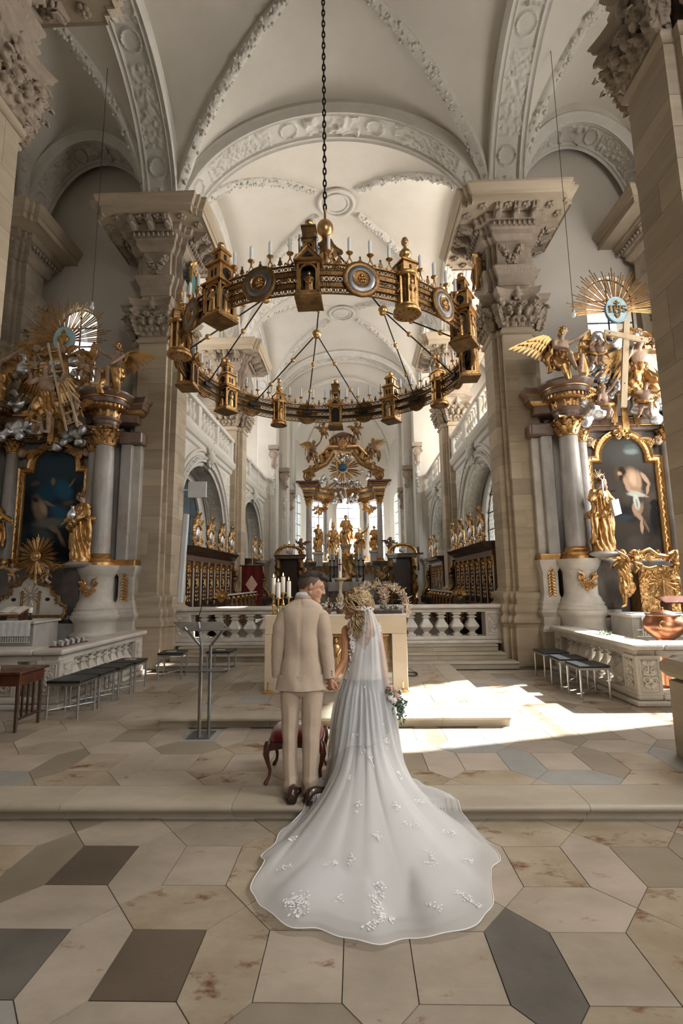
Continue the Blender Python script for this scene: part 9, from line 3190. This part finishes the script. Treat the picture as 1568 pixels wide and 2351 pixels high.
def lace(mb, p, nrm, size, n, seed, axis=None):
 rnd = random.Random(seed)
 nrm = Vector(nrm).normalized()
 t = nrm.orthogonal().normalized(); b = nrm.cross(t)
 for i in range(n):
  a = rnd.uniform(0, 2 * PI)
  q = rnd.uniform(0, 1) ** .7 * size
  if axis is not None:
   ax = Vector(axis); ax = (ax - nrm * ax.dot(nrm)).normalized(); ay = nrm.cross(ax)
   c = p + ax * rnd.uniform(-1, 1) * size + ay * rnd.gauss(0, .22) * size
   d = ax * rnd.uniform(.2, 1) + ay * rnd.uniform(-1, 1)
  else:
   c = p + t * q * math.cos(a) + b * q * math.sin(a)
   d = t * math.cos(a + rnd.uniform(-.6, .6)) + b * math.sin(a + rnd.uniform(-.6, .6))
  petal(mb, c, nrm, d, rnd.uniform(.013, .023), rnd.uniform(.006, .010))
st_ = MB()
for k in range(34):
 t = k / 33
 for path in (((803, 1428), (806, 1445), (808, 1465), (814, 1490), (822, 1520)), ((868, 1436), (868, 1450), (866, 1470), (860, 1495), (848, 1522))):
  f = t * (len(path) - 1)
  i = min(int(f), len(path) - 2)
  px_, py_ = lerp(path[i][0], path[i + 1][0], f - i), lerp(path[i][1], path[i + 1][1], f - i)
  p = bp(px_, py_, -.085 - .012 * math.sin(PI * t) + (.03 if t < .15 else 0))
  lace(st_, p, (0, -1, .1), .017, 7, k)
st_.build('lace_straps', 'lace', bride, smooth=0)
bl_ = MB()
for k in range(70):
 rnd = random.Random(100 + k)
 px_, py_ = rnd.uniform(801, 870), rnd.uniform(1485, 1556)
 lace(bl_, bp(px_, py_, -.088 - .03 * (py_ - 1485) / 70 + .05 * (abs(px_ - 836) / 36) ** 2), (0, -1, .1), .014, 3, k)
bl_.build('bodice_lace', 'lace', bride, smooth=0)
BC_ = bp(834, 1545)
ZW = BC_.z
CX, CY = BC_.x, BY
HEM = [(723, 1880), (662, 1904), (628, 1950), (614, 1990), (587, 1988), (575, 2047), (589, 2088), (626, 2120), (687, 2152), (740, 2158), (800, 2172), (866, 2183), (905, 2176), (950, 2169), (1001, 2161), (1042, 2160), (1107, 2137), (1124, 2092), (1128, 2010), (1146, 1962), (1120, 1942), (1087, 1910), (1050, 1884)]
HEM_IN = [(723, 1884), (672, 1915), (640, 1960), (622, 2010), (628, 2060), (650, 2098), (700, 2130), (760, 2142), (830, 2158), (900, 2150), (960, 2140), (1020, 2130), (1080, 2104), (1102, 2060), (1104, 2000), (1095, 1950), (1060, 1915), (1020, 1890)]
def hem_fn(hem, back=.34, scale=1.0):
 A, D = [], []
 for px_, py_ in hem:
  p = atz(px_, py_, .0)
  A.append(math.atan2(p.y - CY, p.x - CX)); D.append(math.hypot(p.x - CX, p.y - CY))
 pr_ = sorted(zip(A, D))
 a = [q[0] for q in pr_]; d = [q[1] * scale for q in pr_]
 a = [-PI - .001] + [-PI + .05] + a + [-.05 + 0, 0, PI / 2, PI]
 d = [.40, .42] + d + [.46, .42, back, .40]
 k = np.argsort(a)
 a, d = np.array(a)[k], np.array(d)[k]
 return lambda th: float(np.interp(((th + PI) % (2 * PI)) - PI, a, d))
def ground(y):
 return ZU if y > 4.05 else 0.0
def gown(hem, nt, nth, fold, seed, lift, tmax=1.0, wscale=1.0, exp=4.2, bk=1.0):
 hf = hem_fn(hem)
 ths = np.linspace(-PI, PI, nth, endpoint=False)
 hv = np.array([hf(t) for t in ths])
 ker = np.ones(5) / 5
 hv = np.convolve(np.concatenate([hv[-4:], hv, hv[:4]]), ker, 'same')[4:-4]
 hv = hv + .012 * np.sin(ths * 23 + seed) + .008 * np.sin(ths * 41 + 2 * seed)
 P = []
 nz = vnoise(ths * 3.1 + 5, 0 * ths, 0, seed)
 for j in range(nt + 1):
  t = j / nt * tmax
  row = []
  for i, th in enumerate(ths):
   h = (1 - t) ** 1.25
   wa, wb = .182 * wscale, .115 * wscale
   w0 = wa * wb / math.sqrt((wb * math.cos(th)) ** 2 + (wa * math.sin(th)) ** 2)
   w0 *= .84 + .16 * min(t * 9, 1)
   cone = w0 + .17 * (1 - h) + .05 * math.sin(PI * min((1 - h) * 1.6, 1)) * .6
   ext = max(hv[i] - (w0 + .17), 0)
   g = (1 - h) ** exp
   r = cone + ext * g
   q = th * 7.5 + 1.8 * nz[i] + .5 * math.sin(2 * th + seed) + .8 * t
   fd = (abs(math.sin(q)) ** .8 * 2 - 1) * fold * (.25 + .75 * min(t * 1.6, 1)) * (1 - .2 * t)
   fd += .45 * fold * math.sin(th * 29 + seed + 3 * t) * (1 - t) ** .7
   r += fd * (1 - g * .75)
   x, y = CX + r * math.cos(th), CY + r * math.sin(th)
   ztop = ZW * h
   gz = ground(y)
   z = max(ztop * (1 - .0) , 0) + 0
   lie = g ** .6
   bump = (.5 + .5 * math.sin(q * 1.6 + 1.2 * math.sin(3 * th) + 1.5 * t)) ** 1.7 * .115 * lie * (1 - .6 * t ** 5) + .018 * lie * (1 + float(nz[i])) + .022 * lie * abs(N3(x * 2.6, y * 2.6, 0, seed))
   z = max(z * (1 - lie * .3) * (.9 + .1 * bk), gz + lift + bk * bump * (.35 + .65 * (1 - t ** 10)))
   if abs(y - 4.05) < .12:
    k_ = (y - 3.93) / .24
    z = max(z, lerp(0, ZU, k_ * k_ * (3 - 2 * k_)) + lift + .02 * bk)
   row.append((x, y, z))
  P.append(row)
 return P
P1 = gown(HEM, 110, 480, .022, 1, .012)
g1 = MB().grid(P1, closeu=True)
gown_o = g1.build('gown_tulle', 'tulle', bride, smooth=180)
P2 = gown(HEM_IN, 100, 480, .022, 1, .007, wscale=.975, bk=.7)
MB().grid(P2, closeu=True).build('gown_underlayer', 'tulle', bride, smooth=180)
P3 = gown(HEM_IN, 90, 480, .022, 1, .003, tmax=.96, wscale=.95, bk=.4)
MB().grid(P3, closeu=True).build('gown_lining', 'satin', bride, smooth=180)
hm = MB()
edge = [Vector(p) + V3(0, 0, .003) for p in P1[-1]]
hm.tube(edge + [edge[0]], .0028, 5, caps=False)
hm.build('hem_edge', 'lace', bride, smooth=180)
bvh = BVHTree.FromPolygons([Vector(v) for v in g1.v], g1.f)
CO = Vector((0, 0, CAM_H))
def on_gown(px_, py_, off=0.):
 d = ray(px_, py_).normalized()
 loc, n, i, dist = bvh.ray_cast(CO, d)
 if loc is None: return None, None
 if n.dot(d) > 0: n = -n
 return loc - d * off, n
Z9 = lambda a, b: (540 + a * .408, 1700 + b * .408)
motifs = [((345, 900), .075, 60, (.2, 0, 1)), ((350, 950), .06, 36, None), ((815, 850), .06, 34, (0, 1, .3)), ((800, 940), .075, 48, (0, 1, .3)), ((760, 1040), .06, 30, (1, .4, .2)), ((860, 1000), .05, 24, (1, -.2, .2)), ((1305, 890), .075, 44, (.7, -.5, 0)),
  ((335, 555), .045, 16, (1, 0, 0)), ((272, 718), .05, 18, (1, 0, 0)), ((528, 698), .045, 18, (1, .6, 0)), ((652, 678), .045, 16, (.2, 1, 0)), ((576, 893), .03, 8, None), ((803, 540), .04, 14, (0, 0, 1)),
  ((683, 380), .05, 18, (0, .2, 1)), ((990, 470), .045, 16, None), ((1100, 690), .045, 14, (.5, .6, 0)), ((1310, 678), .045, 16, (1, 0, 0)), ((1195, 515), .045, 14, (1, 0, 0)), ((1030, 340), .04, 12, (1, 0, .2)), ((1118, 930), .045, 16, (.6, -.5, 0)),
  ((850, 30), .04, 12, (0, 0, 1)), ((718, 60), .04, 10, (0, 0, 1)), ((772, 130), .04, 12, (0, 0, 1)), ((930, 205), .035, 10, (0, 0, 1)), ((642, 210), .03, 8, (0, 0, 1)), ((910, 370), .05, 16, (0, 0, 1)), ((1090, 640), .03, 8, None)]
for k, (zp, size, n, ax) in enumerate(motifs):
 p, nr = on_gown(*Z9(*zp), .004)
 if p is None: continue
 mb = MB()
 lace(mb, p, nr, size, n, 500 + k, ax)
 mb.build('lace_motif', 'lace', bride, smooth=0)
for k in range(26):
 rnd = random.Random(900 + k)
 py_ = rnd.uniform(1560, 1700)
 p, nr = on_gown(rnd.choice((rnd.uniform(800, 850), rnd.uniform(868, 890))), py_, .004)
 if p is None: continue
 mb = MB(); lace(mb, p, nr, .03, 8, 700 + k, (0, 0, 1))
 mb.build('lace_motif', 'lace', bride, smooth=0)
rows = []
vt = [(1398, 842, 9), (1410, 845, 14), (1430, 847, 20), (1455, 847, 27), (1480, 847, 33), (1510, 846, 39), (1545, 845, 45), (1585, 842, 52), (1630, 838, 60), (1680, 831, 67), (1712, 826, 72)]
NV, NU = 70, 120
for j in range(NV + 1):
 t = j / NV
 f = t * (len(vt) - 1); i = min(int(f), len(vt) - 2); f -= i
 py_, cx_, hw = [lerp(vt[i][q], vt[i + 1][q], f) for q in range(3)]
 row = []
 for k in range(NU + 1):
  u = k / NU * 2 - 1
  px_ = cx_ + u * hw
  sag = -26 * t ** 3 * u + 8 * t * math.sin(u * 4)
  pl = .006 * math.sin(u * 19 + 1.5 * math.sin(t * 3)) * (.35 + .65 * math.sin(PI * min(t * 1.2, .95))) + .012 * math.sin(u * 7 + 2 + t)
  if py_ < 1530:
   y = BY + interp(t, [0, .1, .25, .5], [-.125, -.15, -.155, -.165]) + .06 * u * u
   p = aty(px_, py_ + sag, y + pl)
  else:
   q, nr = on_gown(px_, py_ + sag, .026)
   y0 = BY - .165 + .06 * u * u
   if q is None: q = aty(px_, py_ + sag, BY - .05)
   w = min(max((py_ - 1530) / 50, 0), 1)
   y = lerp(y0, min(q.y, y0), w)
   p = aty(px_, py_ + sag, y + pl)
  row.append(p)
 rows.append(row)
veil = MB().grid(rows)
vo = veil.build('veil', 'veil_net', bride, smooth=180)
ve = MB()
ve.tube([r[0] for r in rows], .0007, 4).tube([r[-1] for r in rows], .0007, 4).tube(rows[-1], .0007, 4)
q = ve.build('veil_edge', 'lace', None, smooth=180); q.parent = vo
cm_ = MB()
cc = aty(843, 1397, BY - .12)
for k in range(14):
 lace(cm_, cc + V3(.012 * (k - 7) * .6, -.008, .004 * math.sin(k)), (0, -1, .3), .008, 3, k)
q = cm_.build('comb', 'lace', None, smooth=0); q.parent = vo
bq = bp(905, 1605, -.12)
be = empty('bouquet', bq); tag(be, 'loose bouquet of peach and white blooms with trailing eucalyptus in her hand', 'bouquet')
rnd = random.Random(77)
pe, wh, lfm, stm, dk = MB(), MB(), MB(), MB(), MB()
for (a, b, m_, r_) in ((900, 1590, pe, .02), (912, 1598, pe, .021), (905, 1608, wh, .02), (918, 1588, wh, .017), (896, 1602, wh, .017), (908, 1584, pe, .016)):
 c = bp(a, b, -.13 + rnd.uniform(-.03, .03))
 for ring_, (n, q) in enumerate(((1, 0), (5, .45), (8, .85))):
  for k in range(n):
   t = 2 * PI * k / n + ring_
   m_.ell(c + V3(q * r_ * math.cos(t), -.3 * r_ * (1 - q), q * r_ * math.sin(t)), (r_ * .42, r_ * .3, r_ * .42), 8, 6)
for k in range(22):
 s0 = bp(905, 1600, -.11)
 e0 = bp(rnd.uniform(892, 936), rnd.uniform(1585, 1660), -.13 + rnd.uniform(-.06, .05))
 mid_ = s0.lerp(e0, .5) + V3(.02, 0, .02)
 pts = [s0, mid_, e0]
 stm.tube(pts, .0018, 5)
 for j in range(7):
  t = .25 + .75 * j / 6
  p = s0.lerp(mid_, t * 2) if t < .5 else mid_.lerp(e0, t * 2 - 1)
  d = V3(rnd.uniform(-1, 1), rnd.uniform(-.7, .2), rnd.uniform(-1, .6))
  lfm.leaf(p, d, d.orthogonal(), .022, .026, .2, nu=3, nv=4, th=.001)
for k in range(20):
 c = bp(rnd.uniform(886, 897), rnd.uniform(1578, 1592), -.14)
 dk.ell(c, .007, 6, 4)
pe.build('peach_blooms', 'flower_peach', be, smooth=60); wh.build('white_blooms', 'flower_white', be, smooth=60)
lfm.build('eucalyptus_leaves', 'leaf_sage', be, smooth=60); stm.build('stems', 'plant_green', be); dk.build('seed_heads', 'dried_brown', be)
